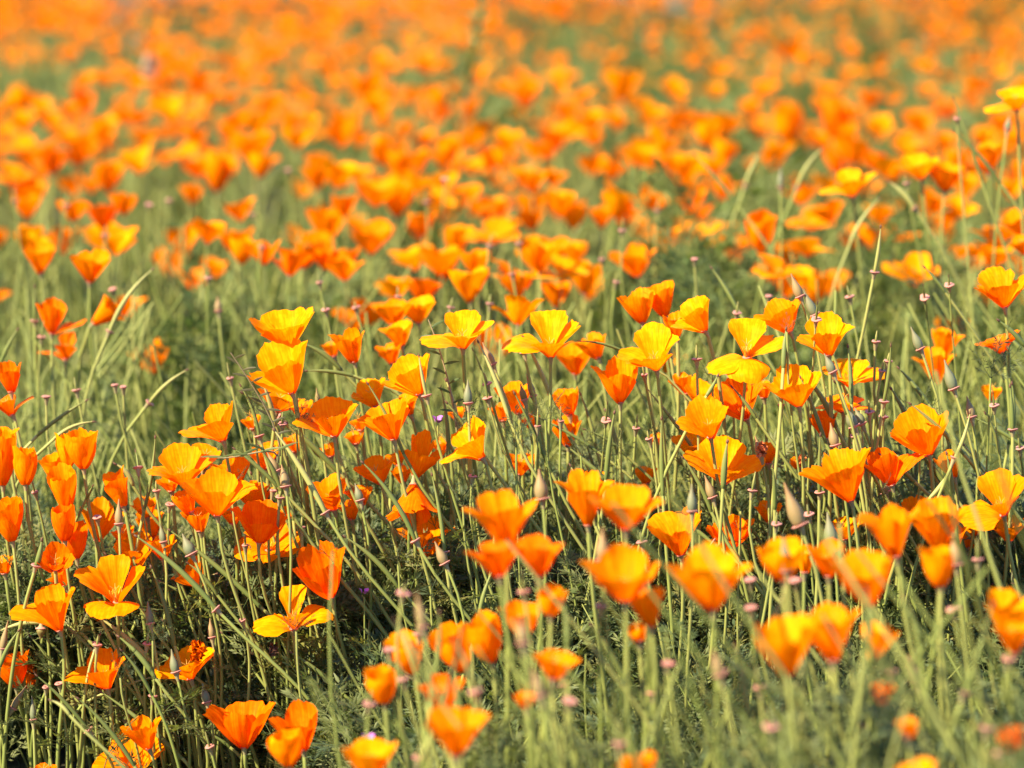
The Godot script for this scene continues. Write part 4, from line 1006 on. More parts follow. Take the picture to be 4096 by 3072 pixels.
func poppies_in_front() -> void:
	poppy("near, blurred orange poppy cup, just left of centre, two thirds down", Vector3(-0.0044, 0.3097, -1.9107), Vector3(-0.0759, 0.9968, -0.0268), 0.0152, 0.0290, -0.11, 0, [], 200, Vector3(0.0027, 0, -1.9073), 0.22, "poppies out of focus in front")
	poppy("near, blurred deep orange poppy cup, just left of centre, two thirds down", Vector3(-0.0084, 0.305, -1.849), Vector3(-0.1454, 0.9883, -0.0462), 0.0127, 0.0196, -0.02, 2, [], 201, Vector3(0.0192, 0, -1.8569), 0.15, "poppies out of focus in front")
	poppy("near, blurred deep orange poppy cup, just right of centre, two thirds down", Vector3(0.0169, 0.305, -1.849), Vector3(-0.0656, 0.9978, -0.0103), 0.0109, 0.0217, -0.38, 2, [], 202, Vector3(0.0092, 0, -1.8202), 0.28, "poppies out of focus in front")
	poppy("near, blurred orange poppy cup, past centre, three fifths down", Vector3(0.0562, 0.2799, -2.1086), Vector3(-0.0757, 0.997, -0.0131), 0.0156, 0.0321, -0.00, 0, [], 203, Vector3(0.0773, 0, -2.1263), 0.02, "poppies out of focus in front")
	poppy("near, blurred orange poppy cup, three fifths across, three fifths down", Vector3(0.0765, 0.3213, -1.9128), Vector3(-0.0319, 0.9993, -0.0219), 0.0185, 0.0230, -0.04, 0, [], 204, Vector3(0.0723, 0, -1.9281), -0.01, "poppies out of focus in front")
	poppy("upper near, blurred orange poppy cup, three fifths across, three quarters down", Vector3(0.0713, 0.3039, -1.7878), Vector3(-0.0808, 0.9949, 0.0603), 0.0178, 0.0256, -0.38, 0, [], 205, Vector3(0.0762, 0, -1.8051), -0.10, "poppies out of focus in front")
	poppy("lower near, blurred orange poppy cup, three fifths across, three quarters down", Vector3(0.0886, 0.2832, -1.8045), Vector3(-0.1747, 0.9828, -0.0597), 0.0084, 0.0199, -0.28, 0, [], 206, Vector3(0.1022, 0, -1.8117), -0.45, "poppies out of focus in front")
	poppy("near, blurred golden poppy cup, two thirds across, three quarters down", Vector3(0.1267, 0.2987, -1.7869), Vector3(-0.0591, 0.9961, -0.0653), 0.0196, 0.0292, -0.20, 1, [], 207, Vector3(0.1282, 0, -1.7583), -0.10, "poppies out of focus in front")
	poppy("near, blurred golden narrow poppy tube, three quarters across, two thirds down", Vector3(0.1767, 0.3027, -1.8485), Vector3(-0.1301, 0.9915, 0.0048), 0.0108, 0.0208, -0.90, 1, [], 208, Vector3(0.1853, 0, -1.8643), -0.39, "poppies out of focus in front")
	poppy("near, blurred orange poppy cup, past four fifths across, two thirds down", Vector3(0.2569, 0.3059, -1.8999), Vector3(-0.1929, 0.9812, 0.0081), 0.0106, 0.0303, -0.06, 0, [], 209, Vector3(0.2806, 0, -1.8738), -0.29, "poppies out of focus in front")
	poppy("near, blurred orange poppy cup, near right edge, two thirds down", Vector3(0.3066, 0.2762, -2.047), Vector3(-0.0537, 0.9962, -0.0681), 0.0178, 0.0293, -0.17, 0, [], 210, Vector3(0.3244, 0, -2.04), -0.12, "poppies out of focus in front")
	poppy("near, blurred orange poppy cup, four fifths across, three quarters down", Vector3(0.2249, 0.3016, -1.7874), Vector3(-0.1248, 0.992, 0.0178), 0.0163, 0.0276, -0.28, 0, [], 211, Vector3(0.2653, 0, -1.7711), -0.05, "poppies out of focus in front")
	poppy("near, blurred orange poppy cup, four fifths across, two thirds down", Vector3(0.2171, 0.2811, -1.9463), Vector3(-0.0748, 0.9962, 0.045), 0.0093, 0.0200, -0.28, 0, [], 212, Vector3(0.2153, 0, -1.9551), -0.41, "poppies out of focus in front")
	poppy("near, blurred golden poppy cup, three quarters across, four fifths down", Vector3(0.1646, 0.2854, -1.683), Vector3(-0.1336, 0.9903, 0.0386), 0.0147, 0.0293, -0.35, 1, [], 213, Vector3(0.1732, 0, -1.662), -0.42, "poppies out of focus in front")
	poppy("near, blurred orange poppy cup, four fifths across, four fifths down", Vector3(0.1983, 0.2783, -1.7427), Vector3(-0.1628, 0.9861, -0.0343), 0.0118, 0.0290, -0.17, 0, [], 214, Vector3(0.213, 0, -1.7584), -0.25, "poppies out of focus in front")
	poppy("near, blurred golden poppy cup, past four fifths across, four fifths down", Vector3(0.229, 0.2655, -1.7912), Vector3(0.1139, 0.9916, -0.0611), 0.0083, 0.0183, -0.32, 1, [], 215, Vector3(0.2236, 0, -1.7761), -0.21, "poppies out of focus in front")
	poppy("near, blurred golden poppy cup, at the right edge, three quarters down", Vector3(0.3153, 0.2788, -1.7935), Vector3(0, 0.9998, -0.0187), 0.0116, 0.0246, -0.27, 1, [], 216, Vector3(0.3296, 0, -1.8086), 0.25, "poppies out of focus in front")
	poppy("near, blurred orange poppy cup, at the right edge, four fifths down", Vector3(0.3103, 0.2823, -1.7434), Vector3(-0.122, 0.9925, 0.0081), 0.0076, 0.0166, -0.10, 0, [], 217, Vector3(0.3369, 0, -1.7186), 0.07, "poppies out of focus in front")
	poppy("near, blurred golden narrow poppy tube, over a third across, four fifths down", Vector3(-0.0679, 0.2161, -1.9347), Vector3(-0.2923, 0.9563, -0.0014), 0.0065, 0.0219, -0.90, 1, [], 218, Vector3(-0.0448, 0, -1.9139), 0.45, "poppies out of focus in front")
	poppy("near, blurred golden narrow poppy tube, two fifths across, four fifths down", Vector3(-0.0338, 0.2047, -1.9835), Vector3(-0.4537, 0.8898, 0.0503), 0.0061, 0.0273, -0.90, 1, [], 219, Vector3(-0.0288, 0, -1.9684), 0.31, "poppies out of focus in front")
	poppy("near, blurred golden narrow poppy tube, just left of centre, four fifths down", Vector3(-0.014, 0.2239, -1.9361), Vector3(-0.2305, 0.973, -0.0127), 0.0078, 0.0278, -0.90, 1, [], 220, Vector3(-0.018, 0, -1.9496), -0.33, "poppies out of focus in front")
	poppy("upper near, blurred orange poppy cup, just right of centre, four fifths down", Vector3(0.008, 0.2548, -1.8807), Vector3(-0.1055, 0.9939, -0.0332), 0.0117, 0.0207, -0.37, 0, [], 221, Vector3(0.0151, 0, -1.8669), 0.26, "poppies out of focus in front")
	poppy("near, blurred golden narrow poppy tube, just right of centre, three quarters down", Vector3(0.0253, 0.2804, -1.8446), Vector3(0, 1, 0.0069), 0.0046, 0.0148, -0.90, 1, [], 222, Vector3(0.02, 0, -1.8632), -0.37, "poppies out of focus in front")
	poppy("lower near, blurred orange poppy cup, just right of centre, four fifths down", Vector3(0.0263, 0.2556, -1.7792), Vector3(0.0937, 0.9954, -0.0202), 0.0118, 0.0147, -0.16, 0, [], 223, Vector3(0.0686, 0, -1.7563), -0.27, "poppies out of focus in front")
	poppy("near, blurred golden narrow poppy tube, over a third across, near the bottom", Vector3(-0.0854, 0.2105, -1.883), Vector3(-0.142, 0.9898, -0.0092), 0.0058, 0.0195, -0.90, 1, [], 224, Vector3(-0.0774, 0, -1.8848), -0.49, "poppies out of focus in front")
	poppy("near, blurred deep orange poppy cup, two fifths across, near the bottom", Vector3(-0.0435, 0.2349, -1.7857), Vector3(-0.1758, 0.9843, 0.0135), 0.0101, 0.0158, -0.36, 2, [], 225, Vector3(-0.0148, 0, -1.7644), 0.03, "poppies out of focus in front")
	poppy("near, blurred orange poppy cup, two fifths across, at the very bottom", Vector3(-0.0331, 0.2378, -1.6745), Vector3(0, 0.9989, -0.0469), 0.0140, 0.0230, -0.02, 0, [], 226, Vector3(-0.0183, 0, -1.6591), 0.29, "poppies out of focus in front")
	poppy("near, blurred golden poppy cup, over a third across, at the very bottom", Vector3(-0.0884, 0.2002, -1.7491), Vector3(0, 0.9985, -0.0543), 0.0154, 0.0199, -0.22, 1, [], 227, Vector3(-0.056, 0, -1.7533), -0.07, "poppies out of focus in front")
	poppy("near, blurred orange poppy cup, three fifths across, at the very bottom", Vector3(0.0755, 0.2344, -1.6333), Vector3(-0.1332, 0.9911, -0.0076), 0.0090, 0.0143, -0.19, 0, [], 228, Vector3(0.1146, 0, -1.6149), 0.47, "poppies out of focus in front")
	poppy("near, blurred golden poppy cup, past four fifths across, at the very bottom", Vector3(0.2245, 0.2654, -1.5372), Vector3(-0.3304, 0.9436, 0.0224), 0.0087, 0.0091, -0.23, 1, [], 229, Vector3(0.2596, 0, -1.5521), -0.45, "poppies out of focus in front")
	poppy("near, blurred deep orange poppy cup, past four fifths across, near the bottom", Vector3(0.2303, 0.2513, -1.7379), Vector3(-0.179, 0.9815, 0.0686), 0.0057, 0.0113, -0.21, 2, [], 230, Vector3(0.2528, 0, -1.7562), 0.38, "poppies out of focus in front")
	poppy("near, blurred orange poppy cup, just right of centre, near the bottom", Vector3(0.0094, 0.2349, -1.7857), Vector3(-0.082, 0.9965, -0.0154), 0.0051, 0.0085, -0.32, 0, [], 231, Vector3(0.0157, 0, -1.795), 0.06, "poppies out of focus in front")
	poppy("near, blurred golden narrow poppy tube, near right edge, two thirds down", Vector3(0.2786, 0.2997, -1.848), Vector3(-0.0319, 0.9993, -0.0209), 0.0051, 0.0212, -0.90, 1, [], 232, Vector3(0.2834, 0, -1.8305), -0.15, "poppies out of focus in front")
	poppy("near, blurred golden poppy cup, three quarters across, two thirds down", Vector3(0.2157, 0.2479, -2.0927), Vector3(0.0495, 0.9981, -0.036), 0.0067, 0.0163, -0.06, 1, [], 233, Vector3(0.2519, 0, -2.0636), 0.12, "poppies out of focus in front")
	poppy("near, blurred orange poppy cup, past four fifths across, at the very bottom", Vector3(0.2337, 0.2551, -1.6573), Vector3(-0.1396, 0.9901, -0.0132), 0.0047, 0.0092, -0.20, 0, [], 234, Vector3(0.2698, 0, -1.6701), -0.46, "poppies out of focus in front")
	poppy("near, blurred deep orange narrow poppy tube, at the right edge, at the very bottom", Vector3(0.2845, 0.2655, -1.5982), Vector3(-0.1724, 0.984, -0.0445), 0.0034, 0.0103, -0.90, 2, [], 235, Vector3(0.3146, 0, -1.6133), 0.40, "poppies out of focus in front")
	poppy("near, blurred golden narrow poppy tube, three fifths across, four fifths down", Vector3(0.087, 0.2373, -1.9385), Vector3(-0.1402, 0.9893, -0.0413), 0.0040, 0.0101, -0.90, 1, [], 236, Vector3(0.0957, 0, -1.9187), 0.18, "poppies out of focus in front")

func poppies_behind() -> void:
	# six models, each moved to its first place; the others are copies of them
	var models := []
	var model_2 := poppy("", Vector3(-0.012, 0.34, -0.0087), Vector3(0.1114, 0.9756, 0.1893), 0.0353, 0.0227, 0.30, 0, [6, 8, -6, 20], 402, Vector3.ZERO, 0.0, "poppies out of focus behind the ridge", "spare_poppy")
	copy(model_2, "upper wide open orange poppy blurred behind, at the left edge, a fifth down", Vector3(-0.6708, 0.1002, -3.957), 0.57, 0.70, 0)
	var model_1 := poppy("", Vector3(-0.0083, 0.34, -0.0023), Vector3(-0.1065, 0.9905, 0.0875), 0.0230, 0.0351, -0.20, 0, [0, 0, 4, 14], 401, Vector3.ZERO, 0.0, "poppies out of focus behind the ridge", "spare_poppy")
	copy(model_1, "broad orange poppy blurred behind, at the left edge, a quarter down", Vector3(-0.6432, -0.0156, -3.9397), 0.06, 0.94, 0)
	copy(model_2, "lower wide open orange poppy blurred behind, at the left edge, a fifth down", Vector3(-0.7104, 0.0826, -4.0765), 3.90, 0.70, 0)
	var model_0 := poppy("", Vector3(-0.0048, 0.34, 0.0032), Vector3(0.094, 0.9932, 0.068), 0.0190, 0.0374, -0.40, 0, [0, 2, 0, 6], 400, Vector3.ZERO, 0.0, "poppies out of focus behind the ridge", "spare_poppy")
	copy(model_0, "cup shaped deep orange poppy blurred behind, near left edge, a fifth down", Vector3(-0.6468, 0.0204, -4.0664), 1.99, 0.93, 2)
	var model_4 := poppy("", Vector3(-0.0143, 0.34, -0.0021), Vector3(0.0045, 0.9652, 0.2616), 0.0244, 0.0342, -0.30, 0, [0, 10, -8, 0], 404, Vector3.ZERO, 0.0, "poppies out of focus behind the ridge", "spare_poppy")
	copy(model_4, "lopsided orange poppy blurred behind, near left edge, a fifth down", Vector3(-0.6961, -0.0275, -4.5833), 3.23, 0.95, 0)
	copy(model_2, "right wide open orange poppy blurred behind, at the left edge, an eighth down", Vector3(-0.7386, 0.0398, -4.5509), 4.42, 0.82, 0)
	copy(model_2, "left wide open orange poppy blurred behind, at the left edge, an eighth down", Vector3(-0.7722, 0.0546, -4.5768), 5.80, 0.77, 0)
	copy(model_1, "broad golden poppy blurred behind, at the left edge, an eighth down", Vector3(-0.7967, 0.0444, -4.8049), 0.38, 0.84, 1)
	copy(model_0, "cup shaped golden poppy blurred behind, at the left edge, an eighth down", Vector3(-0.8863, -0.0138, -5.4534), 2.28, 0.93, 1)
	copy(model_1, "broad orange poppy blurred behind, near left edge, an eighth down", Vector3(-0.7757, 0.0867, -5.1412), 1.30, 0.70, 0)
	var model_3 := poppy("", Vector3(-0.0142, 0.34, -0.0063), Vector3(-0.25, 0.9502, 0.1862), 0.0183, 0.0378, -0.60, 0, [], 403, Vector3.ZERO, 0.0, "poppies out of focus behind the ridge", "spare_poppy")
	copy(model_3, "narrow deep orange poppy blurred behind, near left edge, an eighth down", Vector3(-0.7688, -0.0157, -5.384), 0.55, 0.96, 2)
	copy(model_2, "wide open golden poppy blurred behind, a tenth across, an eighth down", Vector3(-0.6987, -0.0045, -5.078), 5.42, 0.93, 1)
	copy(model_4, "lopsided orange poppy blurred behind, a tenth across, an eighth down", Vector3(-0.6217, 0.104, -4.8127), 1.93, 0.70, 0)
	copy(model_4, "lopsided golden poppy blurred behind, past a tenth across, an eighth down", Vector3(-0.5492, 0.0289, -4.8091), 5.84, 0.92, 1)
	copy(model_0, "cup shaped orange poppy blurred behind, a tenth across, a fifth down", Vector3(-0.5689, -0.0688, -4.121), 4.73, 1.10, 0)
	copy(model_4, "lopsided golden poppy blurred behind, a tenth across, a fifth down", Vector3(-0.524, 0.0385, -4.1598), 5.63, 0.85, 1)
	copy(model_1, "broad orange poppy blurred behind, near left edge, a quarter down", Vector3(-0.5466, 0.0914, -3.5692), 3.80, 0.70, 0)
	copy(model_0, "cup shaped deep orange poppy blurred behind, a tenth across, a quarter down", Vector3(-0.5033, 0.0295, -3.5467), 3.24, 0.86, 2)
	copy(model_0, "cup shaped orange poppy blurred behind, a tenth across, a quarter down", Vector3(-0.4784, 0.1018, -3.5517), 2.15, 0.70, 0)
	copy(model_0, "cup shaped orange poppy blurred behind, past a tenth across, near the top", Vector3(-0.6042, -0.0562, -5.5811), 2.47, 1.15, 0)
	copy(model_0, "cup shaped orange poppy blurred behind, past a tenth across, an eighth down", Vector3(-0.5368, -0.0014, -4.9014), 2.37, 0.87, 0)
	copy(model_2, "wide open orange poppy blurred behind, past a tenth across, a fifth down", Vector3(-0.4844, 0.0945, -4.3024), 5.65, 0.70, 0)
	copy(model_2, "wide open orange poppy blurred behind, a fifth across, a fifth down", Vector3(-0.4376, 0.1025, -4.275), 2.02, 0.70, 0)
	copy(model_1, "broad orange poppy blurred behind, past a tenth across, a fifth down", Vector3(-0.454, 0.0255, -4.2508), 5.58, 0.84, 0)
	var model_5 := poppy("", Vector3(-0.0092, 0.34, 0.0024), Vector3(-0.0063, 0.9946, 0.1035), 0.0092, 0.0410, -1.00, 0, [], 405, Vector3.ZERO, 0.0, "poppies out of focus behind the ridge", "spare_poppy")
	copy(model_5, "slim closed orange poppy blurred behind, a fifth across, a fifth down", Vector3(-0.403, -0.053, -3.95), 1.56, 1.12, 0)
	copy(model_0, "cup shaped orange poppy blurred behind, past a tenth across, a quarter down", Vector3(-0.446, 0.062, -4.021), 1.92, 0.70, 0)
	copy(model_1, "broad orange poppy blurred behind, a fifth across, an eighth down", Vector3(-0.4675, 0.0704, -4.8794), 0.49, 0.70, 0)
	copy(model_0, "cup shaped orange poppy blurred behind, a fifth across, a fifth down", Vector3(-0.3651, -0.0947, -4.0929), 3.97, 1.29, 0)
	copy(model_1, "broad golden poppy blurred behind, a quarter across, an eighth down", Vector3(-0.3365, 0.0341, -4.4607), 4.12, 0.88, 1)
	copy(model_1, "right broad orange poppy blurred behind, a fifth across, a quarter down", Vector3(-0.338, 0.0855, -3.6228), 5.21, 0.70, 0)
	copy(model_1, "left broad orange poppy blurred behind, a fifth across, a quarter down", Vector3(-0.3505, 0.1009, -3.2946), 2.56, 0.70, 0)
	copy(model_0, "cup shaped orange poppy blurred behind, a fifth across, three tenths down", Vector3(-0.3277, 0.0074, -3.4069), 3.32, 0.88, 0)
	copy(model_4, "lopsided orange poppy blurred behind, a quarter across, an eighth down", Vector3(-0.3677, 0.0669, -4.7019), 2.63, 0.80, 0)
	copy(model_4, "lopsided orange poppy blurred behind, three tenths across, an eighth down", Vector3(-0.293, -0.0434, -5.1128), 1.18, 1.01, 0)
	copy(model_0, "upper cup shaped orange poppy blurred behind, three tenths across, a fifth down", Vector3(-0.2967, -0.0142, -4.4225), 1.86, 0.91, 0)
	copy(model_2, "wide open orange poppy blurred behind, a quarter across, near the top", Vector3(-0.374, 0.0247, -5.4558), 1.15, 0.88, 0)
	copy(model_1, "broad orange poppy blurred behind, a quarter across, an eighth down", Vector3(-0.4422, 0.0531, -5.5557), 0.64, 0.74, 0)
	copy(model_0, "cup shaped orange poppy blurred behind, a fifth across, an eighth down", Vector3(-0.5062, 0.0963, -5.2588), 4.58, 0.70, 0)
	copy(model_0, "left cup shaped orange poppy blurred behind, three tenths across, a quarter down", Vector3(-0.2318, -0.0774, -3.6358), 0.86, 1.10, 0)
	copy(model_0, "lower cup shaped orange poppy blurred behind, three tenths across, a fifth down", Vector3(-0.2724, 0.0298, -4.0015), 2.00, 0.86, 0)
	copy(model_1, "broad golden poppy blurred behind, three tenths across, a fifth down", Vector3(-0.2398, 0.0017, -3.8824), 2.41, 0.99, 1)
	copy(model_1, "broad orange poppy blurred behind, over a third across, near the top", Vector3(-0.2782, -0.0929, -5.3538), 3.86, 1.27, 0)
	copy(model_0, "cup shaped golden poppy blurred behind, over a third across, an eighth down", Vector3(-0.2401, 0.0402, -5.086), 0.01, 0.87, 1)
	copy(model_3, "narrow orange poppy blurred behind, three tenths across, an eighth down", Vector3(-0.2522, 0.021, -4.5775), 0.58, 0.90, 0)
	copy(model_2, "wide open orange poppy blurred behind, two fifths across, near the top", Vector3(-0.2272, -0.0972, -6.8398), 4.78, 1.18, 0)
	copy(model_0, "cup shaped orange poppy blurred behind, just right of centre, an eighth down", Vector3(0.0281, -0.1029, -5.3471), 4.62, 1.25, 0)
	copy(model_1, "broad orange poppy blurred behind, just right of centre, at the very top", Vector3(0.1249, -0.1683, -8.3842), 4.48, 1.48, 0)
	copy(model_2, "wide open golden poppy blurred behind, past centre, near the top", Vector3(0.1174, 0.0321, -5.2855), 3.93, 0.91, 1)
	copy(model_0, "cup shaped golden poppy blurred behind, three fifths across, near the top", Vector3(0.1923, -0.1352, -5.2884), 2.29, 1.41, 1)
	copy(model_1, "broad golden poppy blurred behind, past centre, an eighth down", Vector3(0.1346, 0.046, -4.799), 1.30, 0.85, 1)
	copy(model_0, "cup shaped orange poppy blurred behind, past centre, an eighth down", Vector3(0.1007, 0.0006, -5.1814), 5.59, 0.92, 0)
	copy(model_0, "cup shaped orange poppy blurred behind, just left of centre, an eighth down", Vector3(-0.0753, 0.0616, -4.8812), 1.54, 0.83, 0)
	copy(model_4, "lopsided deep orange poppy blurred behind, two fifths across, an eighth down", Vector3(-0.1283, 0.1041, -4.8856), 2.36, 0.70, 2)
	copy(model_1, "left broad orange poppy blurred behind, two fifths across, an eighth down", Vector3(-0.136, 0.0629, -4.8303), 6.04, 0.70, 0)
	copy(model_0, "cup shaped golden poppy blurred behind, just left of centre, an eighth down", Vector3(-0.0564, -0.0312, -4.9101), 3.11, 0.98, 1)
	copy(model_1, "broad golden poppy blurred behind, just left of centre, an eighth down", Vector3(0.0013, 0.0726, -4.3171), 0.45, 0.80, 1)
	copy(model_1, "right broad orange poppy blurred behind, two fifths across, an eighth down", Vector3(-0.0881, 0.0706, -4.4083), 4.47, 0.77, 0)
	copy(model_0, "cup shaped deep orange poppy blurred behind, just left of centre, a fifth down", Vector3(-0.029, -0.0013, -4.5424), 6.27, 0.87, 2)
	copy(model_1, "broad orange poppy blurred behind, just right of centre, an eighth down", Vector3(0.0762, 0.0132, -4.4722), 5.77, 0.94, 0)
	copy(model_0, "upper cup shaped orange poppy blurred behind, just right of centre, a fifth down", Vector3(0.057, 0.0761, -4.5011), 5.69, 0.70, 0)
	copy(model_0, "cup shaped orange poppy blurred behind, two fifths across, a fifth down", Vector3(-0.1444, -0.0999, -3.9942), 3.62, 1.26, 0)
	copy(model_4, "lopsided orange poppy blurred behind, two fifths across, a fifth down", Vector3(-0.0781, -0.0102, -4.313), 5.92, 0.94, 0)
	copy(model_4, "lopsided orange poppy blurred behind, three fifths across, an eighth down", Vector3(0.2597, 0.0471, -5.3436), 0.32, 0.74, 0)
	copy(model_0, "cup shaped orange poppy blurred behind, two thirds across, an eighth down", Vector3(0.2674, 0.078, -4.9189), 1.70, 0.70, 0)
	copy(model_1, "broad golden poppy blurred behind, three fifths across, a fifth down", Vector3(0.1862, 0.039, -4.225), 1.70, 0.86, 1)
	copy(model_4, "lopsided golden poppy blurred behind, three fifths across, a fifth down", Vector3(0.2322, 0.0618, -4.6778), 2.72, 0.70, 1)
	copy(model_0, "cup shaped golden poppy blurred behind, two thirds across, a fifth down", Vector3(0.2533, -0.1281, -4.1877), 5.37, 1.27, 1)
	copy(model_0, "cup shaped orange poppy blurred behind, past centre, a fifth down", Vector3(0.1419, 0.0603, -4.2445), 2.23, 0.73, 0)
	copy(model_0, "lower cup shaped orange poppy blurred behind, just right of centre, a fifth down", Vector3(0.0305, 0.0843, -3.8313), 5.14, 0.74, 0)
	copy(model_0, "cup shaped golden poppy blurred behind, over a third across, a quarter down", Vector3(-0.1484, -0.1422, -3.8529), 0.13, 1.31, 1)
	copy(model_4, "lopsided orange poppy blurred behind, over a third across, a quarter down", Vector3(-0.1731, 0.0851, -3.8052), 5.45, 0.70, 0)
	copy(model_1, "broad orange poppy blurred behind, over a third across, a quarter down", Vector3(-0.1661, -0.0513, -3.5081), 1.22, 1.03, 0)
	copy(model_0, "right cup shaped orange poppy blurred behind, three tenths across, a quarter down", Vector3(-0.2097, 0.0972, -3.5737), 2.96, 0.70, 0)
	copy(model_4, "lopsided orange poppy blurred behind, three tenths across, a fifth down", Vector3(-0.2534, 0.0606, -4.2451), 3.76, 0.70, 0)
	copy(model_0, "cup shaped orange poppy blurred behind, two fifths across, a quarter down", Vector3(-0.1074, 0.0986, -3.3758), 3.19, 0.70, 0)
	copy(model_0, "cup shaped golden poppy blurred behind, two fifths across, three tenths down", Vector3(-0.0643, -0.0002, -3.4892), 4.84, 0.88, 1)
	copy(model_2, "wide open orange poppy blurred behind, just left of centre, a quarter down", Vector3(-0.0164, 0.0587, -3.4249), 5.90, 0.77, 0)
	copy(model_2, "wide open deep orange poppy blurred behind, just left of centre, a quarter down", Vector3(-0.0235, 0.0901, -3.6568), 3.99, 0.70, 2)
	copy(model_0, "left cup shaped golden poppy blurred behind, just right of centre, a quarter down", Vector3(0.0222, 0.0048, -3.8752), 2.65, 0.86, 1)
	copy(model_0, "right cup shaped golden poppy blurred behind, just right of centre, a quarter down", Vector3(0.0634, 0.059, -3.6126), 5.75, 0.80, 1)
	copy(model_0, "cup shaped golden poppy blurred behind, past centre, a quarter down", Vector3(0.0804, 0.0759, -3.621), 5.60, 0.70, 1)
	copy(model_0, "cup shaped orange poppy blurred behind, just right of centre, a quarter down", Vector3(0.0207, 0.0644, -3.6939), 2.65, 0.70, 0)
	copy(model_4, "lopsided golden poppy blurred behind, three fifths across, a quarter down", Vector3(0.1301, -0.0026, -3.5102), 1.36, 1.02, 1)
	copy(model_4, "lopsided orange poppy blurred behind, three fifths across, a quarter down", Vector3(0.1885, 0.0666, -3.8315), 0.87, 0.73, 0)
	copy(model_0, "cup shaped orange poppy blurred behind, past centre, a quarter down", Vector3(0.113, 0.0752, -3.637), 4.19, 0.70, 0)
	copy(model_1, "broad golden poppy blurred behind, three fifths across, three tenths down", Vector3(0.1786, -0.03, -3.452), 4.76, 0.97, 1)
	copy(model_4, "lopsided golden poppy blurred behind, just right of centre, three tenths down", Vector3(0.0343, 0.0608, -3.4347), 0.23, 0.70, 1)
	copy(model_1, "broad orange poppy blurred behind, just right of centre, three tenths down", Vector3(0.0531, 0.0775, -3.3078), 1.23, 0.70, 0)
	copy(model_0, "upper cup shaped golden poppy blurred behind, past centre, three tenths down", Vector3(0.0761, 0.0579, -3.4237), 6.03, 0.70, 1)
	copy(model_1, "broad golden poppy blurred behind, seven tenths across, an eighth down", Vector3(0.3311, -0.0636, -4.7387), 2.94, 1.14, 1)
	copy(model_4, "lopsided orange poppy blurred behind, seven tenths across, an eighth down", Vector3(0.4369, 0.0172, -5.0238), 5.89, 0.83, 0)
	copy(model_1, "broad orange poppy blurred behind, three quarters across, near the top", Vector3(0.675, -0.2134, -7.0631), 5.10, 1.50, 0)
	copy(model_5, "slim closed golden poppy blurred behind, three quarters across, an eighth down", Vector3(0.4709, -0.176, -4.8974), 4.73, 1.40, 1)
	copy(model_0, "cup shaped orange poppy blurred behind, three quarters across, an eighth down", Vector3(0.4863, 0.0592, -5.2705), 0.95, 0.75, 0)
	copy(model_1, "broad orange poppy blurred behind, four fifths across, an eighth down", Vector3(0.5674, 0.0829, -5.2954), 0.57, 0.70, 0)
	copy(model_4, "lopsided deep orange poppy blurred behind, four fifths across, an eighth down", Vector3(0.607, 0.0625, -5.4058), 2.35, 0.70, 2)
	copy(model_0, "cup shaped orange poppy blurred behind, four fifths across, an eighth down", Vector3(0.6698, -0.0179, -5.4838), 3.44, 0.97, 0)
	copy(model_0, "cup shaped orange poppy blurred behind, past four fifths across, an eighth down", Vector3(0.6937, 0.0792, -5.0441), 6.06, 0.70, 0)
	copy(model_0, "cup shaped deep orange poppy blurred behind, near right edge, an eighth down", Vector3(0.7761, -0.0024, -5.2434), 3.42, 0.90, 2)
	copy(model_1, "broad orange poppy blurred behind, near right edge, an eighth down", Vector3(0.6633, 0.0903, -4.4698), 1.49, 0.71, 0)
	copy(model_3, "narrow orange poppy blurred behind, four fifths across, an eighth down", Vector3(0.5373, 0.0239, -4.5207), 0.05, 0.90, 0)
	copy(model_5, "slim closed deep orange poppy blurred behind, four fifths across, an eighth down", Vector3(0.5104, -0.1161, -4.6598), 1.46, 1.32, 2)
	copy(model_1, "broad orange poppy blurred behind, two thirds across, a quarter down", Vector3(0.2274, 0.0843, -3.6586), 4.98, 0.72, 0)
	copy(model_2, "wide open orange poppy blurred behind, two thirds across, a quarter down", Vector3(0.2692, 0.0598, -3.753), 1.50, 0.70, 0)
	copy(model_4, "lopsided golden poppy blurred behind, two thirds across, a quarter down", Vector3(0.2305, 0.0916, -3.3097), 4.88, 0.70, 1)
	copy(model_4, "lopsided orange poppy blurred behind, three quarters across, a quarter down", Vector3(0.3713, 0.0849, -3.8148), 2.83, 0.70, 0)
	copy(model_4, "lopsided orange poppy blurred behind, four fifths across, a quarter down", Vector3(0.3838, 0.0897, -3.5756), 3.57, 0.70, 0)
	copy(model_2, "wide open orange poppy blurred behind, three quarters across, a quarter down", Vector3(0.3833, 0.0708, -3.6549), 5.89, 0.70, 0)
	copy(model_0, "cup shaped deep orange poppy blurred behind, past four fifths across, a fifth down", Vector3(0.4997, 0.0976, -4.0442), 1.90, 0.72, 2)
	copy(model_3, "narrow deep orange poppy blurred behind, four fifths across, a fifth down", Vector3(0.4775, -0.0371, -4.3892), 4.05, 1.00, 2)
	copy(model_1, "broad golden poppy blurred behind, past four fifths across, a quarter down", Vector3(0.4725, 0.0598, -3.7998), 3.32, 0.70, 1)
	copy(model_2, "wide open orange poppy blurred behind, past four fifths across, a quarter down", Vector3(0.4692, 0.0764, -3.5142), 1.88, 0.70, 0)
	copy(model_4, "lopsided orange poppy blurred behind, near right edge, a quarter down", Vector3(0.5468, 0.0846, -3.7457), 0.87, 0.70, 0)
	copy(model_4, "lopsided golden poppy blurred behind, near right edge, a quarter down", Vector3(0.5832, 0.0745, -3.7437), 0.02, 0.70, 1)
	copy(model_2, "wide open golden poppy blurred behind, three quarters across, three tenths down", Vector3(0.3303, 0.0852, -3.3019), 2.85, 0.70, 1)
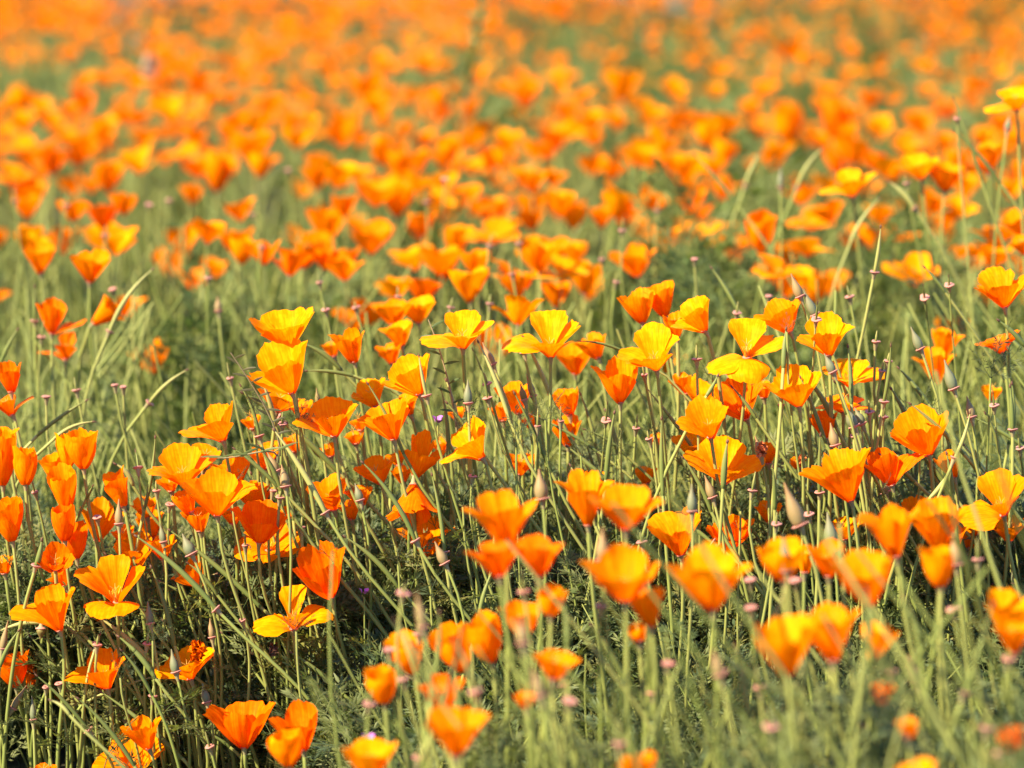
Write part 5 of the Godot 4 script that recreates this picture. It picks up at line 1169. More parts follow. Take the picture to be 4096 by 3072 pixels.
	copy(model_0, "cup shaped orange poppy blurred behind, three quarters across, three tenths down", Vector3(0.3252, 0.0486, -3.414), 0.73, 0.73, 0)
	copy(model_5, "slim closed orange poppy blurred behind, seven tenths across, three tenths down", Vector3(0.2848, 0.0255, -3.221), 6.08, 0.92, 0)
	copy(model_4, "lopsided orange poppy blurred behind, past four fifths across, three tenths down", Vector3(0.4203, 0.0702, -3.4556), 3.04, 0.70, 0)
	copy(model_0, "cup shaped orange poppy blurred behind, near right edge, three tenths down", Vector3(0.5252, 0.0642, -3.3537), 1.65, 0.70, 0)
	copy(model_1, "broad orange poppy blurred behind, at the right edge, three tenths down", Vector3(0.5173, 0.0985, -3.1076), 1.58, 0.70, 0)
	copy(model_1, "broad orange poppy blurred behind, at the right edge, a quarter down", Vector3(0.6417, 0.0653, -3.7041), 4.41, 0.70, 0)
	copy(model_0, "cup shaped orange poppy blurred behind, at the right edge, an eighth down", Vector3(0.8138, 0.0324, -4.8332), 5.75, 0.86, 0)
	copy(model_2, "wide open orange poppy blurred behind, three quarters across, three tenths down", Vector3(0.2877, 0.0988, -3.0228), 0.86, 0.70, 0)
	copy(model_1, "broad golden poppy blurred behind, three quarters across, three tenths down", Vector3(0.2961, -0.0295, -3.1658), 2.23, 0.96, 1)
	copy(model_0, "cup shaped orange poppy blurred behind, two fifths across, three tenths down", Vector3(-0.076, 0.0549, -3.2587), 0.27, 0.72, 0)
	copy(model_0, "cup shaped orange poppy blurred behind, just left of centre, three tenths down", Vector3(-0.0375, 0.0982, -3.0333), 4.23, 0.70, 0)
	copy(model_0, "cup shaped golden poppy blurred behind, just left of centre, three tenths down", Vector3(-0.0446, 0.0287, -2.9073), 3.70, 0.88, 1)
	copy(model_1, "broad deep orange poppy blurred behind, two fifths across, over a third down", Vector3(-0.1031, 0.0629, -3.087), 3.34, 0.70, 2)
	copy(model_2, "wide open orange poppy blurred behind, just right of centre, three tenths down", Vector3(0.0102, 0.0555, -3.1274), 1.39, 0.77, 0)
	copy(model_0, "cup shaped orange poppy blurred behind, just right of centre, three tenths down", Vector3(0.03, 0.0836, -3.0284), 4.43, 0.76, 0)
	copy(model_2, "wide open golden poppy blurred behind, just right of centre, three tenths down", Vector3(0.0637, 0.093, -3.0526), 0.58, 0.70, 1)
	copy(model_0, "lower cup shaped golden poppy blurred behind, past centre, three tenths down", Vector3(0.075, -0.003, -3.167), 1.91, 0.89, 1)
	copy(model_1, "broad orange poppy blurred behind, just right of centre, over a third down", Vector3(0.0031, 0.0832, -2.9807), 4.53, 0.70, 0)
	copy(model_0, "cup shaped orange poppy blurred behind, just right of centre, over a third down", Vector3(0.0472, 0.0605, -3.0729), 0.76, 0.70, 0)
	copy(model_4, "lopsided golden poppy blurred behind, just right of centre, over a third down", Vector3(-0.0039, 0.0947, -2.7354), 2.85, 0.70, 1)
	copy(model_0, "cup shaped orange poppy blurred behind, three tenths across, three tenths down", Vector3(-0.1902, 0.072, -3.2615), 3.24, 0.70, 0)
	copy(model_4, "lopsided deep orange poppy blurred behind, a quarter across, three tenths down", Vector3(-0.2387, 0.1021, -3.025), 2.39, 0.70, 2)
	copy(model_4, "lopsided orange poppy blurred behind, a quarter across, three tenths down", Vector3(-0.2311, 0.0898, -3.1755), 1.98, 0.70, 0)
	copy(model_4, "lopsided deep orange poppy blurred behind, three tenths across, three tenths down", Vector3(-0.1966, 0.0876, -3.1727), 0.55, 0.70, 2)
	copy(model_0, "cup shaped orange poppy blurred behind, at the left edge, a quarter down", Vector3(-0.6259, 0.0394, -3.7421), 4.02, 0.80, 0)
	model_2.free()
	model_1.free()
	model_0.free()
	model_4.free()
	model_3.free()
	model_5.free()

func pods_and_buds() -> void:
	seed_pod("pale leaning left seed pod, just left of centre, under halfway down", Vector3(-0.0272, 0.3772, -2.3517), Vector3(-0.0011, 0.3125, -2.3378), Vector3(0.0014, 0.0005, -0.0001), 0.0021, false, "l", Vector3(0.1097, 0, -2.348), 0)
	seed_pod("green leaning left curved seed pod on rim, just left of centre, under halfway down", Vector3(-0.0319, 0.3692, -2.3604), Vector3(-0.0202, 0.3293, -2.3611), Vector3(0.0018, 0.0005, -0.0001), 0.0011, true, "m", Vector3(0.069, 0, -2.3564), 1)
	seed_pod("pale leaning left seed pod, just right of centre, under halfway down", Vector3(0.0096, 0.3765, -2.3797), Vector3(0.0326, 0.325, -2.3806), Vector3(0.001, 0.0005, -0.0001), 0.0019, false, "l", Vector3(0.1656, 0, -2.3863), 2)
	seed_pod("pale upright seed pod on rim, two fifths across, under halfway down", Vector3(-0.0752, 0.37, -2.3257), Vector3(-0.0693, 0.3384, -2.322), Vector3(-0.0004, -0.0001, 0), 0.0015, true, "l", Vector3(-0.012, 0, -2.3237), 3)
	seed_pod("plain green leaning left seed pod, just right of centre, past halfway down", Vector3(0.0023, 0.3326, -2.3623), Vector3(0.0325, 0.2673, -2.3602), Vector3(0.0009, 0.0004, -0.0001), 0.0021, false, "d", Vector3(0.145, 0, -2.3613), 4)
	seed_pod("left plain green leaning left curved seed pod, past centre, past halfway down", Vector3(0.0161, 0.3127, -2.3754), Vector3(0.0707, 0.2819, -2.373), Vector3(0.0009, 0.0016, -0.0003), 0.0015, false, "d", Vector3(0.2107, 0, -2.3674), 5)
	seed_pod("plain green leaning left curved seed pod, past centre, under halfway down", Vector3(0.0566, 0.3741, -2.3777), Vector3(0.0979, 0.3613, -2.3871), Vector3(0.0007, 0.0026, -0.0005), 0.0013, false, "d", Vector3(0.2379, 0, -2.3783), 6)
	seed_pod("green upright seed pod, past centre, past halfway down", Vector3(0.0828, 0.3241, -2.3207), Vector3(0.0764, 0.2699, -2.3201), Vector3(-0.0009, 0.0001, 0), 0.0024, false, "m", Vector3(0.0456, 0, -2.3157), 7)
	seed_pod("green upright seed pod, three fifths across, past halfway down", Vector3(0.1208, 0.3201, -2.3159), Vector3(0.1221, 0.2591, -2.308), Vector3(-0.0006, 0, 0), 0.0022, false, "m", Vector3(0.1264, 0, -2.3029), 8)
	seed_pod("right plain green leaning left curved seed pod, past centre, past halfway down", Vector3(0.0605, 0.3017, -2.3676), Vector3(0.0953, 0.2781, -2.3723), Vector3(0.0015, 0.0022, -0.0004), 0.0015, false, "d", Vector3(0.2353, 0, -2.3826), 9)
	seed_pod("green short seed pod on rim, past centre, halfway down", Vector3(0.0781, 0.3263, -2.3499), Vector3(0.0773, 0.3113, -2.3579), Vector3(0, 0, 0), 0.0010, true, "m", Vector3(0.0533, 0, -2.3545), 10)
	seed_pod("plain green leaning left curved seed pod on rim, over a third across, three fifths down", Vector3(-0.119, 0.2914, -2.2808), Vector3(-0.0773, 0.2297, -2.2723), Vector3(0.0034, 0.0022, -0.0004), 0.0022, true, "d", Vector3(0.0505, 0, -2.2862), 11)
	seed_pod("pale upright seed pod on rim, past four fifths across, three tenths down", Vector3(0.3148, 0.4562, -2.4765), Vector3(0.3107, 0.4177, -2.4783), Vector3(0.0008, -0.0001, 0), 0.0018, true, "l", Vector3(0.2607, 0, -2.4959), 12)
	seed_pod("green short seed pod on rim, three quarters across, over a third down", Vector3(0.2463, 0.413, -2.3268), Vector3(0.2461, 0.3992, -2.3328), Vector3(0, 0, 0), 0.0011, true, "m", Vector3(0.2144, 0, -2.336), 13)
	seed_pod("green short seed pod on rim, near right edge, three tenths down", Vector3(0.3765, 0.4115, -2.4933), Vector3(0.3776, 0.4039, -2.4962), Vector3(0, 0, 0), 0.0010, true, "m", Vector3(0.3957, 0, -2.495), 14)
	seed_pod("green short seed pod on rim, near right edge, over a third down", Vector3(0.3537, 0.4046, -2.4855), Vector3(0.3564, 0.3933, -2.4943), Vector3(0, 0, 0), 0.0010, true, "m", Vector3(0.3988, 0, -2.4891), 15)
	seed_pod("plain green upright seed pod, three quarters across, under halfway down", Vector3(0.2223, 0.3902, -2.337), Vector3(0.2195, 0.3605, -2.326), Vector3(-0.0004, 0, 0), 0.0024, false, "d", Vector3(0.196, 0, -2.3238), 16)
	seed_pod("plain green upright seed pod, four fifths across, under halfway down", Vector3(0.2732, 0.3752, -2.3401), Vector3(0.2757, 0.3299, -2.3307), Vector3(0.0006, 0, 0), 0.0021, false, "d", Vector3(0.2926, 0, -2.3252), 17)
	seed_pod("green upright seed pod on rim, past four fifths across, under halfway down", Vector3(0.3077, 0.3762, -2.3386), Vector3(0.3033, 0.3303, -2.3409), Vector3(0.0011, -0.0001, 0), 0.0017, true, "m", Vector3(0.2659, 0, -2.3471), 18)
	seed_pod("plain green leaning left seed pod, four fifths across, halfway down", Vector3(0.2599, 0.3509, -2.3135), Vector3(0.2704, 0.3236, -2.3194), Vector3(0.0009, 0.0003, -0.0001), 0.0017, false, "d", Vector3(0.376, 0, -2.316), 19)
	seed_pod("green upright seed pod, seven tenths across, past halfway down", Vector3(0.1718, 0.3074, -2.2837), Vector3(0.1686, 0.2713, -2.2797), Vector3(-0.0006, 0, 0), 0.0028, false, "m", Vector3(0.1462, 0, -2.2965), 20)
	seed_pod("plain green leaning left seed pod, at the right edge, over a third down", Vector3(0.4067, 0.3864, -2.4078), Vector3(0.4291, 0.3649, -2.408), Vector3(0.0007, 0.0007, -0.0001), 0.0023, false, "d", Vector3(0.5691, 0, -2.4047), 21)
	seed_pod("plain green leaning left seed pod, near right edge, three tenths down", Vector3(0.3621, 0.4137, -2.5364), Vector3(0.3803, 0.3918, -2.5347), Vector3(0.0005, 0.0004, -0.0001), 0.0016, false, "d", Vector3(0.5203, 0, -2.551), 22)
	seed_pod("green leaning left seed pod, seven tenths across, over a third down", Vector3(0.1827, 0.3984, -2.6423), Vector3(0.2052, 0.3625, -2.631), Vector3(0.0009, 0.0005, -0.0001), 0.0019, false, "m", Vector3(0.3452, 0, -2.6493), 23)
	seed_pod("plain green leaning left seed pod, past four fifths across, halfway down", Vector3(0.3215, 0.3494, -2.3882), Vector3(0.3453, 0.3208, -2.3799), Vector3(0.0006, 0.0005, -0.0001), 0.0019, false, "d", Vector3(0.4853, 0, -2.3707), 24)
	seed_pod("plain green leaning left seed pod, at the right edge, halfway down", Vector3(0.3839, 0.3092, -2.3794), Vector3(0.4233, 0.2868, -2.3738), Vector3(0.0006, 0.001, -0.0002), 0.0017, false, "d", Vector3(0.5633, 0, -2.3655), 25)
	seed_pod("plain green upright seed pod on rim, at the right edge, halfway down", Vector3(0.406, 0.3423, -2.3406), Vector3(0.4083, 0.3076, -2.3369), Vector3(0.0004, 0, 0), 0.0021, true, "d", Vector3(0.4234, 0, -2.3503), 26)
	seed_pod("green short seed pod on rim, at the right edge, halfway down", Vector3(0.3919, 0.3373, -2.3386), Vector3(0.3932, 0.327, -2.3403), Vector3(0, 0, 0), 0.0009, true, "m", Vector3(0.4159, 0, -2.3382), 27)
	seed_pod("pale leaning right seed pod on rim, near right edge, past halfway down", Vector3(0.3676, 0.3277, -2.3017), Vector3(0.355, 0.2926, -2.2936), Vector3(0.0014, -0.0005, 0.0001), 0.0017, true, "l", Vector3(0.305, 0, -2.3021), 28)
	seed_pod("pale leaning right seed pod, near right edge, three fifths down", Vector3(0.3532, 0.2839, -2.2972), Vector3(0.3357, 0.2615, -2.2881), Vector3(0.0011, -0.0007, 0.0001), 0.0022, false, "l", Vector3(0.2857, 0, -2.307), 29)
	seed_pod("plain green upright seed pod, near right edge, past halfway down", Vector3(0.3498, 0.2945, -2.301), Vector3(0.3547, 0.2627, -2.2985), Vector3(0.0006, 0.0001, 0), 0.0021, false, "d", Vector3(0.3881, 0, -2.3173), 30)
	seed_pod("green leaning left curved seed pod, two thirds across, three fifths down", Vector3(0.1383, 0.2897, -2.3078), Vector3(0.1611, 0.2462, -2.3057), Vector3(0.0017, 0.0009, -0.0002), 0.0021, false, "m", Vector3(0.2749, 0, -2.296), 31)
	seed_pod("green upright seed pod on rim, four fifths across, past halfway down", Vector3(0.2484, 0.3085, -2.3067), Vector3(0.2487, 0.2613, -2.3084), Vector3(-0.0004, 0, 0), 0.0019, true, "m", Vector3(0.2449, 0, -2.2988), 32)
	seed_pod("green leaning right seed pod, two thirds across, halfway down", Vector3(0.1666, 0.3531, -2.329), Vector3(0.1573, 0.338, -2.322), Vector3(0.0003, -0.0002, 0), 0.0019, false, "m", Vector3(0.1073, 0, -2.3213), 33)
	seed_pod("green upright seed pod, three quarters across, three fifths down", Vector3(0.2049, 0.2956, -2.2424), Vector3(0.2073, 0.261, -2.2474), Vector3(0.0004, 0, 0), 0.0020, false, "m", Vector3(0.2178, 0, -2.2532), 34)
	seed_pod("blurred pale leaning right curved seed pod on rim, a tenth across, over a third down", Vector3(-0.3359, 0.3896, -2.6972), Vector3(-0.3751, 0.3331, -2.6867), Vector3(-0.0039, 0.0026, -0.0005), 0.0024, true, "l", Vector3(-0.4251, 0, -2.7039), 35)
	seed_pod("pale leaning right curved seed pod on rim, past a tenth across, halfway down", Vector3(-0.292, 0.3155, -2.5753), Vector3(-0.3256, 0.2858, -2.5768), Vector3(-0.0017, 0.0018, -0.0003), 0.0019, true, "l", Vector3(-0.3756, 0, -2.594), 36)
	seed_pod("pale leaning right curved seed pod, near left edge, halfway down", Vector3(-0.3599, 0.2909, -2.459), Vector3(-0.3924, 0.277, -2.4534), Vector3(-0.0013, 0.0029, -0.0005), 0.0018, false, "l", Vector3(-0.4424, 0, -2.4459), 37)
	seed_pod("green leaning right seed pod, near left edge, halfway down", Vector3(-0.369, 0.3046, -2.4833), Vector3(-0.4104, 0.2755, -2.4734), Vector3(-0.0009, 0.0013, -0.0002), 0.0018, false, "m", Vector3(-0.4604, 0, -2.4709), 38)
	seed_pod("blurred green leaning right seed pod, at the left edge, under halfway down", Vector3(-0.4578, 0.3378, -2.6656), Vector3(-0.4739, 0.3067, -2.6617), Vector3(-0.0008, 0.0004, -0.0001), 0.0021, false, "m", Vector3(-0.5239, 0, -2.6799), 39)
	seed_pod("blurred green upright seed pod on rim, at the left edge, over a third down", Vector3(-0.4576, 0.363, -2.7699), Vector3(-0.4582, 0.3306, -2.7675), Vector3(0, 0, 0), 0.0020, true, "m", Vector3(-0.4582, 0, -2.7647), 40)
	seed_pod("green upright seed pod, a tenth across, past halfway down", Vector3(-0.2963, 0.2929, -2.3766), Vector3(-0.305, 0.235, -2.3646), Vector3(0.0015, -0.0002, 0), 0.0017, false, "m", Vector3(-0.3347, 0, -2.3838), 41)
	seed_pod("plain green short seed pod, near left edge, three fifths down", Vector3(-0.3434, 0.2605, -2.3368), Vector3(-0.3504, 0.2476, -2.3466), Vector3(0, 0, 0), 0.0015, false, "d", Vector3(-0.4, 0, -2.3639), 42)
	seed_pod("green short seed pod on rim, a tenth across, past halfway down", Vector3(-0.3129, 0.281, -2.3775), Vector3(-0.3103, 0.2686, -2.3706), Vector3(0.0004, 0.0001, 0), 0.0010, true, "m", Vector3(-0.2758, 0, -2.3872), 43)
	seed_pod("pale leaning left curved seed pod, a tenth across, past halfway down", Vector3(-0.3335, 0.2646, -2.4055), Vector3(-0.3198, 0.2463, -2.4073), Vector3(0.0021, 0.0017, -0.0003), 0.0023, false, "l", Vector3(-0.1818, 0, -2.413), 44)
	seed_pod("pale leaning left curved seed pod on rim, a quarter across, past halfway down", Vector3(-0.1917, 0.3119, -2.3112), Vector3(-0.1503, 0.2472, -2.2957), Vector3(0.0016, 0.001, -0.0002), 0.0026, true, "l", Vector3(-0.0143, 0, -2.3117), 45)
	seed_pod("plain green leaning left curved seed pod, three tenths across, under halfway down", Vector3(-0.1803, 0.3554, -2.4802), Vector3(-0.1476, 0.3314, -2.4833), Vector3(0.0016, 0.0023, -0.0004), 0.0024, false, "d", Vector3(-0.0076, 0, -2.4802), 46)
	seed_pod("green leaning left seed pod, three tenths across, under halfway down", Vector3(-0.175, 0.3362, -2.4532), Vector3(-0.1365, 0.3301, -2.4628), Vector3(0.0002, 0.0016, -0.0003), 0.0018, false, "m", Vector3(0.0035, 0, -2.4778), 47)
	seed_pod("green leaning left curved seed pod, a quarter across, past halfway down", Vector3(-0.2035, 0.2997, -2.3035), Vector3(-0.1858, 0.2605, -2.3082), Vector3(0.0017, 0.0008, -0.0001), 0.0021, false, "m", Vector3(-0.0685, 0, -2.2995), 48)
	seed_pod("plain green leaning left seed pod, three tenths across, past halfway down", Vector3(-0.1861, 0.3072, -2.3695), Vector3(-0.1433, 0.2645, -2.3699), Vector3(0.0005, 0.0005, -0.0001), 0.0025, false, "d", Vector3(-0.0033, 0, -2.3748), 49)
	seed_pod("plain green leaning left seed pod, a quarter across, past halfway down", Vector3(-0.2258, 0.293, -2.3291), Vector3(-0.1911, 0.2615, -2.3287), Vector3(0.001, 0.0011, -0.0002), 0.0019, false, "d", Vector3(-0.0511, 0, -2.3193), 50)
	seed_pod("plain green leaning left curved seed pod on rim, past a tenth across, two thirds down", Vector3(-0.2987, 0.2351, -2.2639), Vector3(-0.2353, 0.1784, -2.253), Vector3(0.0022, 0.0024, -0.0004), 0.0024, true, "d", Vector3(-0.1354, 0, -2.255), 51)
	seed_pod("left plain green leaning left seed pod, past a tenth across, three quarters down", Vector3(-0.2926, 0.1999, -2.3044), Vector3(-0.2742, 0.1366, -2.2964), Vector3(0.0016, 0.0005, -0.0001), 0.0023, false, "d", Vector3(-0.2543, 0, -2.3084), 52)
	seed_pod("plain green leaning left curved seed pod, a tenth across, four fifths down", Vector3(-0.3144, 0.1532, -2.2619), Vector3(-0.2851, 0.1216, -2.2531), Vector3(0.0017, 0.0014, -0.0003), 0.0024, false, "d", Vector3(-0.2385, 0, -2.27), 53)
	seed_pod("pale leaning left seed pod, a tenth across, four fifths down", Vector3(-0.3372, 0.1572, -2.3094), Vector3(-0.2961, 0.1228, -2.3041), Vector3(0.001, 0.0011, -0.0002), 0.0023, false, "l", Vector3(-0.2318, 0, -2.3153), 54)
	seed_pod("right plain green leaning left seed pod, past a tenth across, three quarters down", Vector3(-0.2907, 0.1777, -2.3473), Vector3(-0.2481, 0.1488, -2.3493), Vector3(0.0008, 0.0013, -0.0002), 0.0019, false, "d", Vector3(-0.1648, 0, -2.3557), 55)
	seed_pod("plain green leaning left curved seed pod, a tenth across, near the bottom", Vector3(-0.3079, 0.1507, -2.2292), Vector3(-0.2852, 0.1137, -2.2314), Vector3(0.0015, 0.001, -0.0002), 0.0016, false, "d", Vector3(-0.2537, 0, -2.2337), 56)
	seed_pod("plain green leaning left curved seed pod on rim, near left edge, near the bottom", Vector3(-0.3793, 0.1236, -2.2527), Vector3(-0.3398, 0.0779, -2.2555), Vector3(0.0013, 0.0013, -0.0002), 0.0017, true, "d", Vector3(-0.3191, 0, -2.275), 57)
	seed_pod("left plain green leaning left curved seed pod, a tenth across, at the very bottom", Vector3(-0.3418, 0.1135, -2.2218), Vector3(-0.2992, 0.0589, -2.2217), Vector3(0.0023, 0.0018, -0.0003), 0.0020, false, "d", Vector3(-0.2888, 0, -2.239), 58)
	seed_pod("right plain green leaning left curved seed pod, a tenth across, at the very bottom", Vector3(-0.331, 0.1037, -2.2741), Vector3(-0.2659, 0.0526, -2.2612), Vector3(0.0014, 0.0017, -0.0003), 0.0021, false, "d", Vector3(-0.2538, 0, -2.2659), 59)
	seed_pod("plain green leaning left curved seed pod, a fifth across, two thirds down", Vector3(-0.2815, 0.222, -2.3423), Vector3(-0.2068, 0.1598, -2.331), Vector3(0.0015, 0.0017, -0.0003), 0.0023, false, "d", Vector3(-0.1173, 0, -2.3276), 60)
	seed_pod("plain green leaning left seed pod, a quarter across, four fifths down", Vector3(-0.2121, 0.1243, -2.3155), Vector3(-0.1729, 0.0983, -2.3201), Vector3(0.0008, 0.0013, -0.0002), 0.0021, false, "d", Vector3(-0.1179, 0, -2.3115), 61)
	seed_pod("plain green leaning left seed pod, three tenths across, four fifths down", Vector3(-0.1779, 0.135, -2.2808), Vector3(-0.1397, 0.1034, -2.2804), Vector3(0.0009, 0.0012, -0.0002), 0.0019, false, "d", Vector3(-0.0913, 0, -2.2866), 62)
	seed_pod("green leaning right seed pod, at the left edge, four fifths down", Vector3(-0.3954, 0.157, -2.2663), Vector3(-0.4108, 0.128, -2.2644), Vector3(-0.0013, 0.0007, -0.0001), 0.0019, false, "m", Vector3(-0.4364, 0, -2.2636), 63)
	seed_pod("green leaning right seed pod, near left edge, four fifths down", Vector3(-0.3705, 0.115, -2.3452), Vector3(-0.3833, 0.0932, -2.3395), Vector3(-0.0008, 0.0005, -0.0001), 0.0015, false, "m", Vector3(-0.4013, 0, -2.3537), 64)
	seed_pod("pale leaning left curved seed pod, near left edge, near the bottom", Vector3(-0.3482, 0.1399, -2.1273), Vector3(-0.3338, 0.1297, -2.1225), Vector3(0.0011, 0.0013, -0.0002), 0.0016, false, "l", Vector3(-0.2612, 0, -2.1297), 65)
	seed_pod("green leaning left curved seed pod, over a third across, two thirds down", Vector3(-0.1348, 0.2276, -2.2948), Vector3(-0.0921, 0.186, -2.295), Vector3(0.0021, 0.0022, -0.0004), 0.0022, false, "m", Vector3(0.012, 0, -2.2891), 66)
	seed_pod("green leaning right seed pod, just left of centre, three quarters down", Vector3(-0.0154, 0.2123, -2.2425), Vector3(-0.0263, 0.1762, -2.2323), Vector3(-0.0014, 0.0004, -0.0001), 0.0020, false, "m", Vector3(-0.0588, 0, -2.2266), 67)
	seed_pod("pale leaning right seed pod, past a tenth across, three quarters down", Vector3(-0.2486, 0.1763, -2.3784), Vector3(-0.294, 0.1576, -2.3814), Vector3(-0.0006, 0.0014, -0.0003), 0.0017, false, "l", Vector3(-0.3255, 0, -2.374), 68)
	seed_pod("pale leaning right seed pod, a tenth across, near the bottom", Vector3(-0.2958, 0.103, -2.3229), Vector3(-0.347, 0.0848, -2.3177), Vector3(-0.0004, 0.0011, -0.0002), 0.0017, false, "l", Vector3(-0.364, 0, -2.3086), 69)
	seed_pod("pale leaning left curved seed pod, at the left edge, four fifths down", Vector3(-0.4216, 0.1403, -2.3291), Vector3(-0.3832, 0.1474, -2.3288), Vector3(-0.0005, 0.0026, -0.0005), 0.0021, false, "l", Vector3(-0.305, 0, -2.3188), 70)
	seed_pod("green upright seed pod on rim, at the left edge, two thirds down", Vector3(-0.3784, 0.226, -2.2885), Vector3(-0.3834, 0.2054, -2.2883), Vector3(0.0007, -0.0002, 0), 0.0026, true, "m", Vector3(-0.4172, 0, -2.2858), 71)
	seed_pod("blurred pale leaning right seed pod on rim, seven tenths across, a fifth down", Vector3(0.2799, 0.4394, -3.2967), Vector3(0.264, 0.4051, -3.2886), Vector3(-0.0014, 0.0006, -0.0001), 0.0024, true, "l", Vector3(0.214, 0, -3.2928), 72)
	seed_pod("blurred pale leaning right curved seed pod on rim, three quarters across, a fifth down", Vector3(0.3395, 0.4551, -3.1929), Vector3(0.3129, 0.4133, -3.1885), Vector3(-0.003, 0.0019, -0.0003), 0.0025, true, "l", Vector3(0.2629, 0, -3.1964), 73)
	seed_pod("blurred pale leaning right curved seed pod, four fifths across, a quarter down", Vector3(0.3776, 0.4228, -2.9907), Vector3(0.3471, 0.3764, -2.9788), Vector3(-0.0028, 0.0017, -0.0003), 0.0024, false, "l", Vector3(0.2971, 0, -2.9874), 74)
	seed_pod("blurred plain green leaning left seed pod, two thirds across, a fifth down", Vector3(0.1939, 0.4579, -3.0963), Vector3(0.2381, 0.4072, -3.0858), Vector3(0.0011, 0.0009, -0.0002), 0.0022, false, "d", Vector3(0.3781, 0, -3.089), 75)
	seed_pod("blurred pale leaning left curved seed pod on rim, past four fifths across, a quarter down", Vector3(0.3877, 0.4405, -2.9909), Vector3(0.4138, 0.4139, -2.9854), Vector3(0.0017, 0.0016, -0.0003), 0.0029, true, "l", Vector3(0.5538, 0, -2.9962), 76)
	seed_pod("blurred green leaning left seed pod, near right edge, an eighth down", Vector3(0.4375, 0.5327, -2.8942), Vector3(0.4667, 0.4526, -2.8907), Vector3(0.0013, 0.0004, -0.0001), 0.0018, false, "m", Vector3(0.6064, 0, -2.8905), 77)
	seed_pod("blurred plain green leaning left curved seed pod, at the right edge, a fifth down", Vector3(0.4377, 0.501, -2.8898), Vector3(0.4851, 0.4503, -2.8903), Vector3(0.002, 0.0018, -0.0003), 0.0021, false, "d", Vector3(0.6251, 0, -2.8996), 78)
	seed_pod("plain green leaning left seed pod, at the right edge, under halfway down", Vector3(0.4435, 0.3459, -2.5692), Vector3(0.4572, 0.33, -2.5643), Vector3(0.0009, 0.0008, -0.0001), 0.0021, false, "d", Vector3(0.5972, 0, -2.5828), 79)
	seed_pod("green short seed pod on rim, near left edge, four fifths down", Vector3(-0.334, 0.1465, -2.2925), Vector3(-0.336, 0.1403, -2.2869), Vector3(0, 0, 0), 0.0015, true, "m", Vector3(-0.3608, 0, -2.2892), 80)
	seed_pod("plain green leaning left curved seed pod on rim, a fifth across, halfway down", Vector3(-0.223, 0.3394, -2.3609), Vector3(-0.208, 0.2986, -2.3556), Vector3(0.002, 0.0007, -0.0001), 0.0017, true, "d", Vector3(-0.1085, 0, -2.3553), 81)
	seed_pod("pale leaning left seed pod, a quarter across, halfway down", Vector3(-0.2078, 0.3385, -2.3922), Vector3(-0.1979, 0.2997, -2.3964), Vector3(0.0007, 0.0002, 0), 0.0023, false, "l", Vector3(-0.12, 0, -2.4158), 82)
	seed_pod("plain green leaning left seed pod on rim, a fifth across, two thirds down", Vector3(-0.2343, 0.2082, -2.4523), Vector3(-0.2119, 0.168, -2.4442), Vector3(0.0009, 0.0005, -0.0001), 0.0020, true, "d", Vector3(-0.1567, 0, -2.4466), 83)
	seed_pod("plain green leaning left seed pod, seven tenths across, halfway down", Vector3(0.1798, 0.3416, -2.3424), Vector3(0.1991, 0.3166, -2.3385), Vector3(0.0006, 0.0005, -0.0001), 0.0017, false, "d", Vector3(0.3391, 0, -2.3338), 84)
	seed_pod("upper green leaning left seed pod, a quarter across, three fifths down", Vector3(-0.221, 0.2529, -2.4215), Vector3(-0.2031, 0.1929, -2.4181), Vector3(0.0008, 0.0002, 0), 0.0024, false, "m", Vector3(-0.1614, 0, -2.4333), 85)
	seed_pod("green leaning left curved seed pod, past centre, past halfway down", Vector3(0.0784, 0.3105, -2.4039), Vector3(0.0887, 0.2722, -2.3916), Vector3(0.0019, 0.0005, -0.0001), 0.0021, false, "m", Vector3(0.1529, 0, -2.4097), 86)
	seed_pod("green leaning left curved seed pod on rim, at the right edge, two thirds down", Vector3(0.3853, 0.2226, -2.3901), Vector3(0.4063, 0.1676, -2.3832), Vector3(0.0018, 0.0007, -0.0001), 0.0021, true, "m", Vector3(0.4441, 0, -2.3844), 87)
	seed_pod("lower green leaning left seed pod, a quarter across, three fifths down", Vector3(-0.2282, 0.2338, -2.4205), Vector3(-0.2035, 0.1983, -2.4089), Vector3(0.0008, 0.0005, -0.0001), 0.0025, false, "m", Vector3(-0.1111, 0, -2.4263), 88)
	seed_pod("green leaning left curved seed pod, three tenths across, halfway down", Vector3(-0.1581, 0.3266, -2.3612), Vector3(-0.144, 0.2877, -2.3537), Vector3(0.0022, 0.0008, -0.0001), 0.0023, false, "m", Vector3(-0.0519, 0, -2.3713), 89)
	seed_pod("green leaning left seed pod, over a third across, halfway down", Vector3(-0.1168, 0.3465, -2.3298), Vector3(-0.088, 0.2899, -2.3236), Vector3(0.0015, 0.0008, -0.0001), 0.0017, false, "m", Vector3(0.045, 0, -2.325), 90)
	seed_pod("pale leaning left seed pod, at the right edge, past halfway down", Vector3(0.382, 0.2787, -2.4164), Vector3(0.4111, 0.2374, -2.4057), Vector3(0.0013, 0.0009, -0.0002), 0.0023, false, "l", Vector3(0.5441, 0, -2.4243), 91)
	seed_pod("green upright seed pod on rim, two fifths across, three fifths down", Vector3(-0.0648, 0.2746, -2.3122), Vector3(-0.0547, 0.2137, -2.2999), Vector3(0.0013, 0.0002, 0), 0.0019, true, "m", Vector3(-0.0279, 0, -2.3155), 92)
	seed_pod("plain green upright curved seed pod, at the right edge, halfway down", Vector3(0.426, 0.3257, -2.447), Vector3(0.424, 0.2743, -2.4427), Vector3(0.0026, -0.0001, 0), 0.0024, false, "d", Vector3(0.4108, 0, -2.4333), 93)
